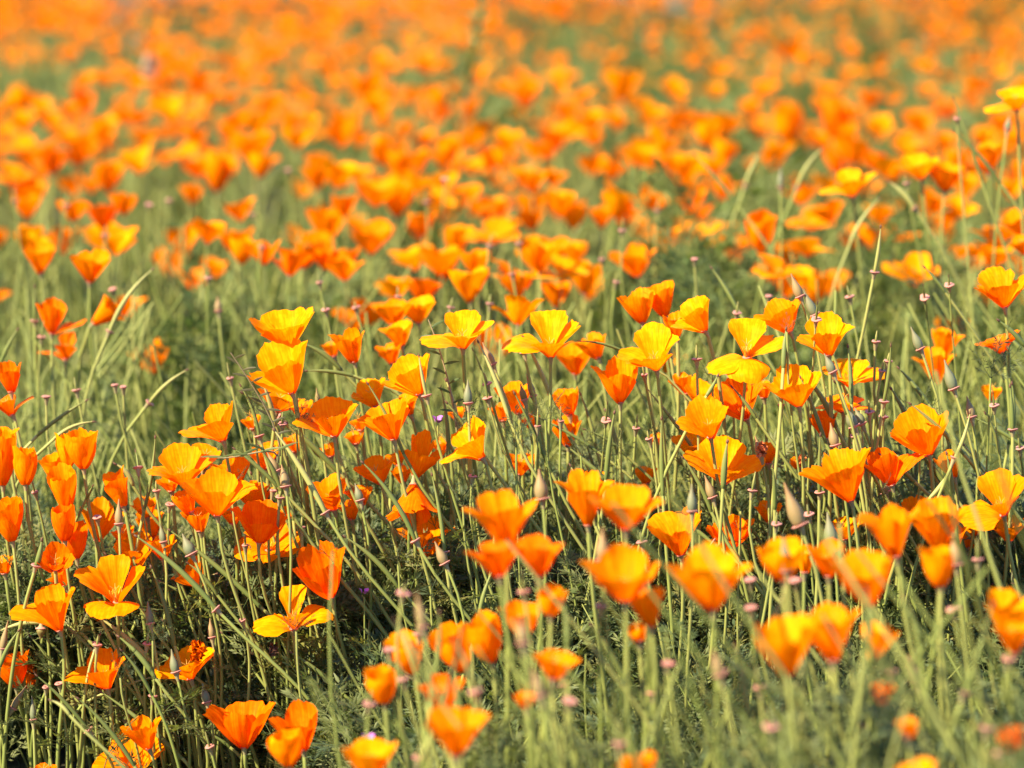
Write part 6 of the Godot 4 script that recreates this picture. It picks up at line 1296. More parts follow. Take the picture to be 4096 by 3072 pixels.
	seed_pod("plain green upright seed pod, over a third across, past halfway down", Vector3(-0.1045, 0.2822, -2.4576), Vector3(-0.1044, 0.227, -2.4445), Vector3(0.0014, 0, 0), 0.0022, false, "d", Vector3(-0.1044, 0, -2.4622), 94)
	seed_pod("plain green leaning left seed pod on rim, two thirds across, past halfway down", Vector3(0.154, 0.32, -2.3676), Vector3(0.1721, 0.2622, -2.3695), Vector3(0.0007, 0.0002, 0), 0.0021, true, "d", Vector3(0.2443, 0, -2.3885), 95)
	seed_pod("green leaning left seed pod, two thirds across, halfway down", Vector3(0.1139, 0.3297, -2.3937), Vector3(0.1508, 0.2826, -2.3832), Vector3(0.0006, 0.0005, -0.0001), 0.0017, false, "m", Vector3(0.2908, 0, -2.4021), 96)
	seed_pod("green upright seed pod, over a third across, two thirds down", Vector3(-0.0861, 0.2154, -2.4547), Vector3(-0.0908, 0.1739, -2.4452), Vector3(0.0004, 0, 0), 0.0018, false, "m", Vector3(-0.103, 0, -2.441), 97)
	seed_pod("green upright curved seed pod, two fifths across, halfway down", Vector3(-0.0588, 0.3321, -2.3846), Vector3(-0.0534, 0.2747, -2.3717), Vector3(0.0023, 0.0002, 0), 0.0019, false, "m", Vector3(-0.0308, 0, -2.3636), 98)
	seed_pod("plain green leaning left curved seed pod, two fifths across, past halfway down", Vector3(-0.0904, 0.2866, -2.4748), Vector3(-0.068, 0.2507, -2.469), Vector3(0.0022, 0.0013, -0.0002), 0.0018, false, "d", Vector3(0.0709, 0, -2.4642), 99)
	seed_pod("pale leaning left seed pod, past centre, three fifths down", Vector3(0.0477, 0.2807, -2.3197), Vector3(0.0677, 0.2325, -2.3134), Vector3(0.0007, 0.0003, 0), 0.0019, false, "l", Vector3(0.1477, 0, -2.3134), 100)
	seed_pod("green leaning left curved seed pod, at the right edge, past halfway down", Vector3(0.3896, 0.3167, -2.3581), Vector3(0.4028, 0.2771, -2.362), Vector3(0.0024, 0.0007, -0.0001), 0.0017, false, "m", Vector3(0.4776, 0, -2.3654), 101)
	seed_pod("green leaning left seed pod on rim, two thirds across, three fifths down", Vector3(0.1231, 0.2413, -2.3311), Vector3(0.1636, 0.2165, -2.3207), Vector3(0.0009, 0.0014, -0.0002), 0.0019, true, "m", Vector3(0.2848, 0, -2.3291), 102)
	seed_pod("green upright seed pod on rim, near right edge, past halfway down", Vector3(0.3771, 0.2722, -2.4432), Vector3(0.3671, 0.2315, -2.4351), Vector3(0.0013, -0.0003, 0.0001), 0.0018, true, "m", Vector3(0.3212, 0, -2.4498), 103)
	seed_pod("green leaning left curved seed pod, four fifths across, halfway down", Vector3(0.2404, 0.3487, -2.3611), Vector3(0.2666, 0.3057, -2.3569), Vector3(0.002, 0.0012, -0.0002), 0.0025, false, "m", Vector3(0.4066, 0, -2.3606), 104)
	seed_pod("pale upright curved seed pod, two fifths across, halfway down", Vector3(-0.0548, 0.3377, -2.3949), Vector3(-0.0447, 0.2898, -2.3845), Vector3(0.0021, 0.0004, -0.0001), 0.0023, false, "l", Vector3(0.0087, 0, -2.3948), 105)
	seed_pod("green leaning left seed pod, near right edge, halfway down", Vector3(0.3234, 0.3305, -2.3272), Vector3(0.3671, 0.2899, -2.3236), Vector3(0.001, 0.0011, -0.0002), 0.0021, false, "m", Vector3(0.5071, 0, -2.3379), 106)
	seed_pod("green leaning left seed pod on rim, past centre, past halfway down", Vector3(0.0459, 0.2883, -2.3623), Vector3(0.0864, 0.2522, -2.3575), Vector3(0.0005, 0.0006, -0.0001), 0.0023, true, "m", Vector3(0.2264, 0, -2.3494), 107)
	seed_pod("plain green upright seed pod, a quarter across, three fifths down", Vector3(-0.1878, 0.2878, -2.3689), Vector3(-0.1813, 0.2259, -2.363), Vector3(0.0013, 0.0001, 0), 0.0019, false, "d", Vector3(-0.1607, 0, -2.3633), 108)
	seed_pod("plain green upright curved seed pod, past four fifths across, past halfway down", Vector3(0.3443, 0.2856, -2.463), Vector3(0.3462, 0.2229, -2.4539), Vector3(0.0022, 0.0001, 0), 0.0018, false, "d", Vector3(0.3507, 0, -2.468), 109)
	seed_pod("plain green leaning left seed pod, near right edge, past halfway down", Vector3(0.3298, 0.2919, -2.3855), Vector3(0.361, 0.2529, -2.378), Vector3(0.0006, 0.0005, -0.0001), 0.0023, false, "d", Vector3(0.501, 0, -2.3916), 110)
	seed_pod("plain green leaning left seed pod on rim, past four fifths across, halfway down", Vector3(0.3161, 0.3313, -2.3909), Vector3(0.3355, 0.292, -2.3849), Vector3(0.001, 0.0005, -0.0001), 0.0025, true, "d", Vector3(0.4631, 0, -2.3751), 111)
	seed_pod("pale leaning left curved seed pod, four fifths across, past halfway down", Vector3(0.2909, 0.274, -2.4462), Vector3(0.3127, 0.2461, -2.4479), Vector3(0.0019, 0.0014, -0.0003), 0.0022, false, "l", Vector3(0.4505, 0, -2.4478), 112)
	seed_pod("plain green leaning left seed pod, three quarters across, halfway down", Vector3(0.2341, 0.3517, -2.3286), Vector3(0.255, 0.2988, -2.3252), Vector3(0.0005, 0.0002, 0), 0.0019, false, "d", Vector3(0.3588, 0, -2.3259), 113)
	seed_pod("green leaning left seed pod, past four fifths across, past halfway down", Vector3(0.3, 0.2889, -2.3249), Vector3(0.3286, 0.2656, -2.3295), Vector3(0.0006, 0.0007, -0.0001), 0.0019, false, "m", Vector3(0.4686, 0, -2.3344), 114)
	seed_pod("green leaning left seed pod, three fifths across, three fifths down", Vector3(0.1239, 0.2289, -2.447), Vector3(0.1349, 0.1957, -2.4389), Vector3(0.0017, 0.0005, -0.0001), 0.0024, false, "m", Vector3(0.1798, 0, -2.4525), 115)
	seed_pod("green upright curved seed pod, two fifths across, past halfway down", Vector3(-0.0535, 0.2832, -2.398), Vector3(-0.0509, 0.2243, -2.3932), Vector3(0.0023, 0.0001, 0), 0.0021, false, "m", Vector3(-0.0425, 0, -2.4064), 116)
	seed_pod("plain green leaning left curved seed pod, three quarters across, three fifths down", Vector3(0.249, 0.2529, -2.4195), Vector3(0.2633, 0.2165, -2.4223), Vector3(0.002, 0.0008, -0.0001), 0.0026, false, "d", Vector3(0.3278, 0, -2.4222), 117)
	seed_pod("green leaning left seed pod, past centre, halfway down", Vector3(0.0592, 0.3136, -2.4629), Vector3(0.0722, 0.2684, -2.4518), Vector3(0.0011, 0.0003, -0.0001), 0.0018, false, "m", Vector3(0.1403, 0, -2.456), 118)
	seed_pod("plain green leaning left seed pod, four fifths across, past halfway down", Vector3(0.2983, 0.2945, -2.4524), Vector3(0.3146, 0.2477, -2.4482), Vector3(0.0008, 0.0003, 0), 0.0018, false, "d", Vector3(0.3895, 0, -2.4591), 119)
	seed_pod("middle plain green leaning left curved seed pod, past centre, past halfway down", Vector3(0.0604, 0.2801, -2.4562), Vector3(0.0777, 0.2162, -2.4527), Vector3(0.0021, 0.0006, -0.0001), 0.0018, false, "d", Vector3(0.1232, 0, -2.4445), 120)
	seed_pod("green leaning left seed pod, two fifths across, halfway down", Vector3(-0.053, 0.3276, -2.3472), Vector3(-0.0338, 0.3001, -2.3457), Vector3(0.0005, 0.0003, -0.0001), 0.0019, false, "m", Vector3(0.1062, 0, -2.3453), 121)
	seed_pod("plain green upright seed pod on rim, three fifths across, two thirds down", Vector3(0.1111, 0.2378, -2.3174), Vector3(0.1077, 0.1934, -2.3167), Vector3(0.0008, -0.0001, 0), 0.0015, true, "d", Vector3(0.0959, 0, -2.3315), 122)
	seed_pod("plain green leaning left seed pod on rim, a quarter across, halfway down", Vector3(-0.2298, 0.3178, -2.4486), Vector3(-0.2008, 0.295, -2.4565), Vector3(0.0007, 0.001, -0.0002), 0.0024, true, "d", Vector3(-0.0608, 0, -2.4677), 123)
	seed_pod("plain green leaning left curved seed pod, past centre, three fifths down", Vector3(0.0687, 0.2323, -2.4612), Vector3(0.0852, 0.1841, -2.4572), Vector3(0.0019, 0.0006, -0.0001), 0.0020, false, "d", Vector3(0.1269, 0, -2.4616), 124)
	seed_pod("lower plain green leaning left seed pod, near left edge, four fifths down", Vector3(-0.3977, 0.1338, -2.3356), Vector3(-0.3626, 0.0869, -2.3282), Vector3(0.0011, 0.0008, -0.0001), 0.0019, false, "d", Vector3(-0.3424, 0, -2.3275), 125)
	seed_pod("plain green leaning left curved seed pod, a fifth across, four fifths down", Vector3(-0.2388, 0.1378, -2.3309), Vector3(-0.2106, 0.1062, -2.3215), Vector3(0.0015, 0.0012, -0.0002), 0.0015, false, "d", Vector3(-0.1766, 0, -2.3174), 126)
	seed_pod("upper plain green leaning left seed pod, a tenth across, four fifths down", Vector3(-0.3393, 0.161, -2.3417), Vector3(-0.301, 0.1159, -2.3334), Vector3(0.0012, 0.001, -0.0002), 0.0017, false, "d", Vector3(-0.2607, 0, -2.3292), 127)
	seed_pod("plain green leaning left curved seed pod, a fifth across, at the very bottom", Vector3(-0.2626, 0.0659, -2.3019), Vector3(-0.2314, 0.0495, -2.3013), Vector3(0.0012, 0.0023, -0.0004), 0.0017, false, "d", Vector3(-0.2138, 0, -2.3071), 128)
	seed_pod("green leaning left curved seed pod, past a tenth across, four fifths down", Vector3(-0.3129, 0.1313, -2.3305), Vector3(-0.2663, 0.1069, -2.3216), Vector3(0.001, 0.0018, -0.0003), 0.0019, false, "m", Vector3(-0.2064, 0, -2.3148), 129)
	seed_pod("plain green leaning left curved seed pod, near left edge, four fifths down", Vector3(-0.3887, 0.1286, -2.3508), Vector3(-0.3683, 0.0984, -2.3506), Vector3(0.0022, 0.0016, -0.0003), 0.0017, false, "d", Vector3(-0.3431, 0, -2.3445), 130)
	seed_pod("lower plain green leaning left seed pod, a tenth across, four fifths down", Vector3(-0.3255, 0.1341, -2.3627), Vector3(-0.3044, 0.1014, -2.3613), Vector3(0.0011, 0.0007, -0.0001), 0.0019, false, "d", Vector3(-0.2794, 0, -2.3587), 131)
	seed_pod("plain green leaning left seed pod, a tenth across, three quarters down", Vector3(-0.3113, 0.1665, -2.3509), Vector3(-0.2881, 0.1299, -2.3562), Vector3(0.0009, 0.0007, -0.0001), 0.0021, false, "d", Vector3(-0.2444, 0, -2.3583), 132)
	seed_pod("plain green leaning left curved seed pod, past a tenth across, four fifths down", Vector3(-0.289, 0.1451, -2.3437), Vector3(-0.2727, 0.1004, -2.3306), Vector3(0.0025, 0.0008, -0.0001), 0.0017, false, "d", Vector3(-0.2605, 0, -2.3375), 133)
	seed_pod("upper plain green leaning left seed pod, near left edge, four fifths down", Vector3(-0.3745, 0.1553, -2.3136), Vector3(-0.3445, 0.1321, -2.3058), Vector3(0.0008, 0.001, -0.0002), 0.0017, false, "d", Vector3(-0.2705, 0, -2.3053), 134)
	seed_pod("plain green leaning left curved seed pod, a tenth across, three quarters down", Vector3(-0.3297, 0.2099, -2.3078), Vector3(-0.3029, 0.1644, -2.3115), Vector3(0.0021, 0.0013, -0.0002), 0.0017, false, "d", Vector3(-0.2395, 0, -2.3292), 135)
	seed_pod("green leaning left curved seed pod, past a tenth across, three quarters down", Vector3(-0.2637, 0.2016, -2.3119), Vector3(-0.2406, 0.1748, -2.3134), Vector3(0.0014, 0.0013, -0.0002), 0.0017, false, "m", Vector3(-0.1427, 0, -2.3042), 136)
	seed_pod("green leaning left curved seed pod, near left edge, three quarters down", Vector3(-0.3573, 0.2036, -2.3081), Vector3(-0.3397, 0.1714, -2.3026), Vector3(0.0023, 0.0012, -0.0002), 0.0017, false, "m", Vector3(-0.2825, 0, -2.3046), 137)
	seed_pod("plain green leaning left curved seed pod, a quarter across, near the bottom", Vector3(-0.2125, 0.0726, -2.3597), Vector3(-0.165, 0.0411, -2.3506), Vector3(0.0012, 0.0017, -0.0003), 0.0021, false, "d", Vector3(-0.1543, 0, -2.3601), 138)
	seed_pod("blurred plain green upright seed pod, past four fifths across, near the bottom", Vector3(0.2368, 0.2525, -1.7997), Vector3(0.2422, 0.2073, -1.8011), Vector3(0.0009, 0.0001, 0), 0.0015, false, "d", Vector3(0.257, 0, -1.8078), 139)
	seed_pod("blurred plain green upright seed pod, past centre, four fifths down", Vector3(0.0327, 0.2942, -1.821), Vector3(0.035, 0.2672, -1.8118), Vector3(0.0013, 0.0001, 0), 0.0022, false, "d", Vector3(0.0551, 0, -1.8268), 140)
	seed_pod("blurred green upright seed pod on rim, three fifths across, four fifths down", Vector3(0.0876, 0.2598, -1.8378), Vector3(0.0917, 0.2299, -1.8356), Vector3(0.0013, 0.0002, 0), 0.0021, true, "m", Vector3(0.1169, 0, -1.8468), 141)
	seed_pod("blurred pale leaning left curved seed pod on rim, just left of centre, four fifths down", Vector3(-0.0341, 0.3028, -1.6906), Vector3(-0.0222, 0.2726, -1.6909), Vector3(0.0014, 0.0006, -0.0001), 0.0014, true, "l", Vector3(0.0782, 0, -1.7081), 142)
	seed_pod("blurred green upright curved seed pod, four fifths across, three quarters down", Vector3(0.2084, 0.3396, -1.6665), Vector3(0.2068, 0.307, -1.6563), Vector3(0.0018, -0.0001, 0), 0.0020, false, "m", Vector3(0.198, 0, -1.6687), 143)
	seed_pod("blurred green upright seed pod, three fifths across, near the bottom", Vector3(0.0883, 0.228, -1.9086), Vector3(0.0897, 0.1848, -1.8987), Vector3(0.0006, 0, 0), 0.0019, false, "m", Vector3(0.0941, 0, -1.9135), 144)
	seed_pod("blurred pale leaning right seed pod on rim, three quarters across, near the bottom", Vector3(0.1922, 0.2381, -1.8632), Vector3(0.1666, 0.1905, -1.8591), Vector3(0.0007, -0.0004, 0.0001), 0.0020, true, "l", Vector3(0.1285, 0, -1.8784), 145)
	seed_pod("blurred green upright seed pod, near right edge, three quarters down", Vector3(0.2811, 0.3015, -1.8672), Vector3(0.2791, 0.2654, -1.8622), Vector3(0.0009, -0.0001, 0), 0.0018, false, "m", Vector3(0.2651, 0, -1.8669), 146)
	seed_pod("blurred green leaning left curved seed pod, past centre, four fifths down", Vector3(0.0548, 0.251, -1.9265), Vector3(0.0802, 0.2039, -1.9224), Vector3(0.0019, 0.001, -0.0002), 0.0022, false, "m", Vector3(0.1611, 0, -1.9364), 147)
	seed_pod("blurred green upright curved seed pod, two fifths across, near the bottom", Vector3(-0.0376, 0.2676, -1.7504), Vector3(-0.0322, 0.2332, -1.7448), Vector3(0.0018, 0.0003, -0.0001), 0.0022, false, "m", Vector3(-0.0014, 0, -1.7637), 148)
	seed_pod("blurred green leaning right curved seed pod on rim, two fifths across, near the bottom", Vector3(-0.0323, 0.286, -1.7794), Vector3(-0.0476, 0.2331, -1.7651), Vector3(0.0018, -0.0005, 0.0001), 0.0016, true, "m", Vector3(-0.0943, 0, -1.7706), 149)
	seed_pod("blurred pale upright seed pod on rim, four fifths across, near the bottom", Vector3(0.2357, 0.2342, -1.8557), Vector3(0.2313, 0.2036, -1.8513), Vector3(0.0008, -0.0001, 0), 0.0021, true, "l", Vector3(0.2091, 0, -1.8585), 150)
	seed_pod("blurred green upright seed pod, three fifths across, four fifths down", Vector3(0.0875, 0.2807, -1.8328), Vector3(0.0887, 0.2356, -1.8366), Vector3(0.0005, 0, 0), 0.0020, false, "m", Vector3(0.0915, 0, -1.8557), 151)
	seed_pod("blurred green leaning right seed pod on rim, at the right edge, four fifths down", Vector3(0.2931, 0.3154, -1.73), Vector3(0.2763, 0.2634, -1.7197), Vector3(0.0005, -0.0002, 0), 0.0018, true, "m", Vector3(0.2263, 0, -1.7251), 152)
	seed_pod("blurred pale leaning right seed pod, three quarters across, three quarters down", Vector3(0.1772, 0.3086, -1.8222), Vector3(0.1626, 0.2705, -1.8225), Vector3(0.0012, -0.0005, 0.0001), 0.0016, false, "l", Vector3(0.1126, 0, -1.8264), 153)
	seed_pod("blurred plain green upright seed pod, three quarters across, four fifths down", Vector3(0.1925, 0.2875, -1.8293), Vector3(0.1886, 0.237, -1.8166), Vector3(0.0006, 0, 0), 0.0016, false, "d", Vector3(0.1747, 0, -1.8213), 154)
	seed_pod("blurred pale upright seed pod, seven tenths across, near the bottom", Vector3(0.1462, 0.2577, -1.848), Vector3(0.1543, 0.2122, -1.8426), Vector3(0.0012, 0.0002, 0), 0.0021, false, "l", Vector3(0.1824, 0, -1.8451), 155)
	seed_pod("blurred green leaning left curved seed pod, past four fifths across, four fifths down", Vector3(0.2428, 0.3143, -1.7528), Vector3(0.252, 0.2783, -1.7427), Vector3(0.0017, 0.0004, -0.0001), 0.0021, false, "m", Vector3(0.317, 0, -1.7617), 156)
	seed_pod("blurred pale leaning left seed pod, over a third across, four fifths down", Vector3(-0.069, 0.3162, -1.6884), Vector3(-0.0555, 0.2909, -1.6839), Vector3(0.0004, 0.0002, 0), 0.0015, false, "l", Vector3(0.0824, 0, -1.6867), 157)
	seed_pod("blurred green upright curved seed pod, two fifths across, four fifths down", Vector3(-0.0474, 0.2805, -1.8455), Vector3(-0.0531, 0.2264, -1.835), Vector3(0.0018, -0.0002, 0), 0.0021, false, "m", Vector3(-0.0722, 0, -1.85), 158)
	poppy_bud("grey green pointed poppy bud, just left of centre, halfway down", Vector3(-0.0365, 0.3495, -2.3342), Vector3(-0.0357, 0.3306, -2.3308), 0.0036, "g", Vector3(-0.0346, 0, -2.326), 0)
	poppy_bud("tan pointed poppy bud, just right of centre, halfway down", Vector3(0.0124, 0.341, -2.4139), Vector3(0.0179, 0.3219, -2.4105), 0.0029, "t", Vector3(0.0261, 0, -2.4067), 1)
	poppy_bud("brown green pointed poppy bud, just right of centre, halfway down", Vector3(0.007, 0.3344, -2.4026), Vector3(0.0105, 0.3206, -2.4002), 0.0029, "b", Vector3(0.0157, 0, -2.4118), 2)
	poppy_bud("brown green pointed poppy bud, just right of centre, under halfway down", Vector3(0.0058, 0.3732, -2.4095), Vector3(0.0097, 0.3595, -2.4071), 0.0031, "b", Vector3(0.0155, 0, -2.3986), 3)
	poppy_bud("tan pointed poppy bud, just left of centre, under halfway down", Vector3(-0.0252, 0.3679, -2.4085), Vector3(-0.0163, 0.3496, -2.4053), 0.0037, "t", Vector3(-0.0029, 0, -2.4237), 4)
	poppy_bud("tan pointed poppy bud, three quarters across, three tenths down", Vector3(0.2331, 0.4247, -2.4186), Vector3(0.2409, 0.4057, -2.4152), 0.0039, "t", Vector3(0.2525, 0, -2.4189), 5)
	poppy_bud("grey green pointed poppy bud, three quarters across, over a third down", Vector3(0.2428, 0.4118, -2.4163), Vector3(0.2533, 0.3908, -2.4126), 0.0039, "g", Vector3(0.269, 0, -2.43), 6)
	poppy_bud("grey green pointed poppy bud, past four fifths across, under halfway down", Vector3(0.3307, 0.384, -2.3911), Vector3(0.3388, 0.3658, -2.3879), 0.0038, "g", Vector3(0.3509, 0, -2.4022), 7)
	poppy_bud("grey green pointed poppy bud, near right edge, under halfway down", Vector3(0.3491, 0.3668, -2.3271), Vector3(0.3573, 0.3439, -2.323), 0.0045, "g", Vector3(0.3697, 0, -2.3239), 8)
	poppy_bud("tan pointed poppy bud, near right edge, halfway down", Vector3(0.3701, 0.3366, -2.3319), Vector3(0.3735, 0.3195, -2.3289), 0.0036, "t", Vector3(0.3786, 0, -2.3277), 9)
	poppy_bud("grey green pointed poppy bud, four fifths across, under halfway down", Vector3(0.2521, 0.3739, -2.3182), Vector3(0.2585, 0.3589, -2.3155), 0.0037, "g", Vector3(0.268, 0, -2.3212), 10)
	poppy_bud("tan pointed poppy bud, four fifths across, past halfway down", Vector3(0.2562, 0.3188, -2.3084), Vector3(0.2603, 0.3008, -2.3052), 0.0041, "t", Vector3(0.2665, 0, -2.3179), 11)
	poppy_bud("left grey green pointed poppy bud, four fifths across, halfway down", Vector3(0.2697, 0.3299, -2.3205), Vector3(0.2768, 0.314, -2.3177), 0.0045, "g", Vector3(0.2875, 0, -2.3214), 12)
	poppy_bud("right grey green pointed poppy bud, four fifths across, halfway down", Vector3(0.2811, 0.3237, -2.3499), Vector3(0.2868, 0.3102, -2.3475), 0.0038, "g", Vector3(0.2953, 0, -2.3541), 13)
	poppy_bud("tan pointed poppy bud, seven tenths across, past halfway down", Vector3(0.1979, 0.3047, -2.3262), Vector3(0.202, 0.2888, -2.3234), 0.0034, "t", Vector3(0.2082, 0, -2.3319), 14)
	poppy_bud("blurred tan pointed poppy bud, three quarters across, three fifths down", Vector3(0.199, 0.3148, -2.0944), Vector3(0.2113, 0.284, -2.089), 0.0058, "t", Vector3(0.2296, 0, -2.0967), 15)
	poppy_bud("tan pointed poppy bud, two thirds across, three fifths down", Vector3(0.1549, 0.2794, -2.2913), Vector3(0.1608, 0.2615, -2.2881), 0.0037, "t", Vector3(0.1697, 0, -2.2942), 16)
	poppy_bud("tan pointed poppy bud, past four fifths across, three fifths down", Vector3(0.3024, 0.2656, -2.3498), Vector3(0.307, 0.2528, -2.3475), 0.0046, "t", Vector3(0.3139, 0, -2.3564), 17)
	poppy_bud("blurred tan pointed poppy bud, just right of centre, three fifths down", Vector3(0.0194, 0.3167, -2.1354), Vector3(0.0225, 0.2945, -2.1315), 0.0052, "t", Vector3(0.0272, 0, -2.1478), 18)
	poppy_bud("grey green pointed poppy bud, three tenths across, three fifths down", Vector3(-0.1271, 0.2669, -2.3195), Vector3(-0.1234, 0.2529, -2.317), 0.0034, "g", Vector3(-0.1177, 0, -2.3221), 19)
	poppy_bud("lower tan pointed poppy bud, a quarter across, past halfway down", Vector3(-0.185, 0.2858, -2.3026), Vector3(-0.1824, 0.2682, -2.2994), 0.0041, "t", Vector3(-0.1785, 0, -2.3109), 20)
	poppy_bud("upper tan pointed poppy bud, a quarter across, past halfway down", Vector3(-0.1994, 0.2905, -2.3339), Vector3(-0.1919, 0.2742, -2.331), 0.0034, "t", Vector3(-0.1806, 0, -2.3272), 21)
	poppy_bud("brown green pointed poppy bud, three tenths across, halfway down", Vector3(-0.1645, 0.3288, -2.4118), Vector3(-0.1629, 0.3154, -2.4094), 0.0023, "b", Vector3(-0.1606, 0, -2.4007), 22)
	poppy_bud("tan pointed poppy bud, a tenth across, three fifths down", Vector3(-0.3215, 0.2518, -2.327), Vector3(-0.3207, 0.2318, -2.3234), 0.0034, "t", Vector3(-0.3196, 0, -2.3211), 23)
	poppy_bud("right grey green pointed poppy bud, past a tenth across, two thirds down", Vector3(-0.2659, 0.2307, -2.2928), Vector3(-0.2581, 0.2145, -2.2899), 0.0048, "g", Vector3(-0.248, 0, -2.3), 24)
	poppy_bud("grey green pointed poppy bud, a tenth across, three quarters down", Vector3(-0.2955, 0.1746, -2.293), Vector3(-0.2925, 0.1569, -2.2899), 0.0034, "g", Vector3(-0.2897, 0, -2.2956), 25)
	poppy_bud("grey green pointed poppy bud, past a tenth across, four fifths down", Vector3(-0.2729, 0.1442, -2.2571), Vector3(-0.2685, 0.1263, -2.254), 0.0037, "g", Vector3(-0.2651, 0, -2.2518), 26)
	poppy_bud("tan pointed poppy bud, a fifth across, four fifths down", Vector3(-0.247, 0.1559, -2.31), Vector3(-0.2448, 0.1406, -2.3073), 0.0030, "t", Vector3(-0.2429, 0, -2.3204), 27)
	poppy_bud("grey green pointed poppy bud, past a tenth across, near the bottom", Vector3(-0.2495, 0.1121, -2.2717), Vector3(-0.2458, 0.097, -2.2691), 0.0035, "g", Vector3(-0.2436, 0, -2.2651), 28)
	poppy_bud("tan pointed poppy bud, at the left edge, four fifths down", Vector3(-0.4069, 0.162, -2.2806), Vector3(-0.4106, 0.1393, -2.2766), 0.0028, "t", Vector3(-0.4138, 0, -2.2952), 29)
	poppy_bud("grey green pointed poppy bud, at the left edge, near the bottom", Vector3(-0.388, 0.0994, -2.2796), Vector3(-0.3873, 0.0802, -2.2762), 0.0026, "g", Vector3(-0.3869, 0, -2.2672), 30)
	poppy_bud("tan pointed poppy bud, at the left edge, near the bottom", Vector3(-0.3966, 0.1023, -2.3005), Vector3(-0.4072, 0.0837, -2.2972), 0.0030, "t", Vector3(-0.4125, 0, -2.3005), 31)
	poppy_bud("left grey green pointed poppy bud, past a tenth across, two thirds down", Vector3(-0.2891, 0.2281, -2.3431), Vector3(-0.2868, 0.2127, -2.3404), 0.0030, "g", Vector3(-0.2839, 0, -2.3372), 32)
	poppy_bud("brown green pointed poppy bud, at the left edge, four fifths down", Vector3(-0.3878, 0.1336, -2.3263), Vector3(-0.3874, 0.1429, -2.328), 0.0038, "b", Vector3(-0.3871, 0, -2.33), 33)
	poppy_bud("tan pointed poppy bud, two fifths across, two thirds down", Vector3(-0.0621, 0.229, -2.2722), Vector3(-0.0536, 0.2119, -2.2691), 0.0041, "t", Vector3(-0.0428, 0, -2.2637), 34)
	poppy_bud("grey green pointed poppy bud, four fifths across, two thirds down", Vector3(0.2432, 0.2698, -2.1982), Vector3(0.2471, 0.2437, -2.1935), 0.0054, "g", Vector3(0.2529, 0, -2.2008), 35)
	poppy_bud("grey green pointed poppy bud, at the right edge, two thirds down", Vector3(0.4106, 0.1958, -2.3374), Vector3(0.4137, 0.1793, -2.3345), 0.0027, "g", Vector3(0.4169, 0, -2.3517), 36)
	poppy_bud("blurred grey green pointed poppy bud, two thirds across, three fifths down", Vector3(0.1351, 0.3016, -2.153), Vector3(0.1358, 0.281, -2.1494), 0.0038, "g", Vector3(0.1369, 0, -2.1632), 37)
	poppy_bud("blurred tan pointed poppy bud, past centre, two thirds down", Vector3(0.06, 0.3248, -1.9032), Vector3(0.0607, 0.3034, -1.8994), 0.0046, "t", Vector3(0.0616, 0, -1.8971), 38)
	poppy_bud("blurred tan pointed poppy bud, near right edge, two thirds down", Vector3(0.2953, 0.3217, -1.9027), Vector3(0.2971, 0.3004, -1.8989), 0.0046, "t", Vector3(0.2999, 0, -1.8894), 39)
	poppy_bud("grey green pointed poppy bud, seven tenths across, under halfway down", Vector3(0.1821, 0.3446, -2.4653), Vector3(0.1841, 0.3348, -2.4636), 0.0028, "g", Vector3(0.1871, 0, -2.4768), 40)
	poppy_bud("blurred tan pointed poppy bud, a fifth across, over a third down", Vector3(-0.2927, 0.3393, -2.8706), Vector3(-0.2918, 0.3248, -2.8681), 0.0037, "t", Vector3(-0.2904, 0, -2.8735), 41)
	poppy_bud("blurred grey green pointed poppy bud, three quarters across, a fifth down", Vector3(0.2849, 0.4459, -3.0927), Vector3(0.2854, 0.4241, -3.0888), 0.0034, "g", Vector3(0.2861, 0, -3.0854), 42)
	poppy_bud("blurred grey green pointed poppy bud, at the right edge, an eighth down", Vector3(0.5029, 0.5118, -2.952), Vector3(0.501, 0.498, -2.9496), 0.0033, "g", Vector3(0.4982, 0, -2.9604), 43)
	poppy_bud("blurred tan pointed poppy bud, three fifths across, three quarters down", Vector3(0.0859, 0.3024, -1.8891), Vector3(0.0874, 0.2845, -1.8859), 0.0038, "t", Vector3(0.0898, 0, -1.8989), 44)
	poppy_bud("right blurred tan pointed poppy bud, just right of centre, four fifths down", Vector3(0.0325, 0.2375, -1.9081), Vector3(0.0353, 0.2153, -1.9041), 0.0038, "t", Vector3(0.039, 0, -1.9012), 45)
	poppy_bud("blurred tan pointed poppy bud, two thirds across, four fifths down", Vector3(0.1219, 0.2927, -1.7147), Vector3(0.1261, 0.2767, -1.7119), 0.0034, "t", Vector3(0.1325, 0, -1.7284), 46)
	poppy_bud("blurred tan pointed poppy bud, just right of centre, near the bottom", Vector3(0.0123, 0.2955, -1.6644), Vector3(0.0167, 0.2783, -1.6614), 0.0035, "t", Vector3(0.0232, 0, -1.6714), 47)
	poppy_bud("blurred tan pointed poppy bud, two fifths across, three quarters down", Vector3(-0.0595, 0.3148, -1.7694), Vector3(-0.0555, 0.2926, -1.7655), 0.0032, "t", Vector3(-0.0494, 0, -1.7677), 48)
	poppy_bud("left blurred tan pointed poppy bud, just right of centre, four fifths down", Vector3(0.0052, 0.3194, -1.689), Vector3(0.0066, 0.3036, -1.6862), 0.0036, "t", Vector3(0.0087, 0, -1.6913), 49)
	poppy_bud("blurred tan pointed poppy bud, past four fifths across, four fifths down", Vector3(0.2581, 0.2543, -1.8399), Vector3(0.2627, 0.237, -1.8369), 0.0045, "t", Vector3(0.2691, 0, -1.8284), 50)
	poppy_bud("blurred grey green pointed poppy bud, three quarters across, two thirds down", Vector3(0.1761, 0.3337, -1.8439), Vector3(0.1779, 0.3104, -1.8397), 0.0036, "g", Vector3(0.1806, 0, -1.8452), 51)
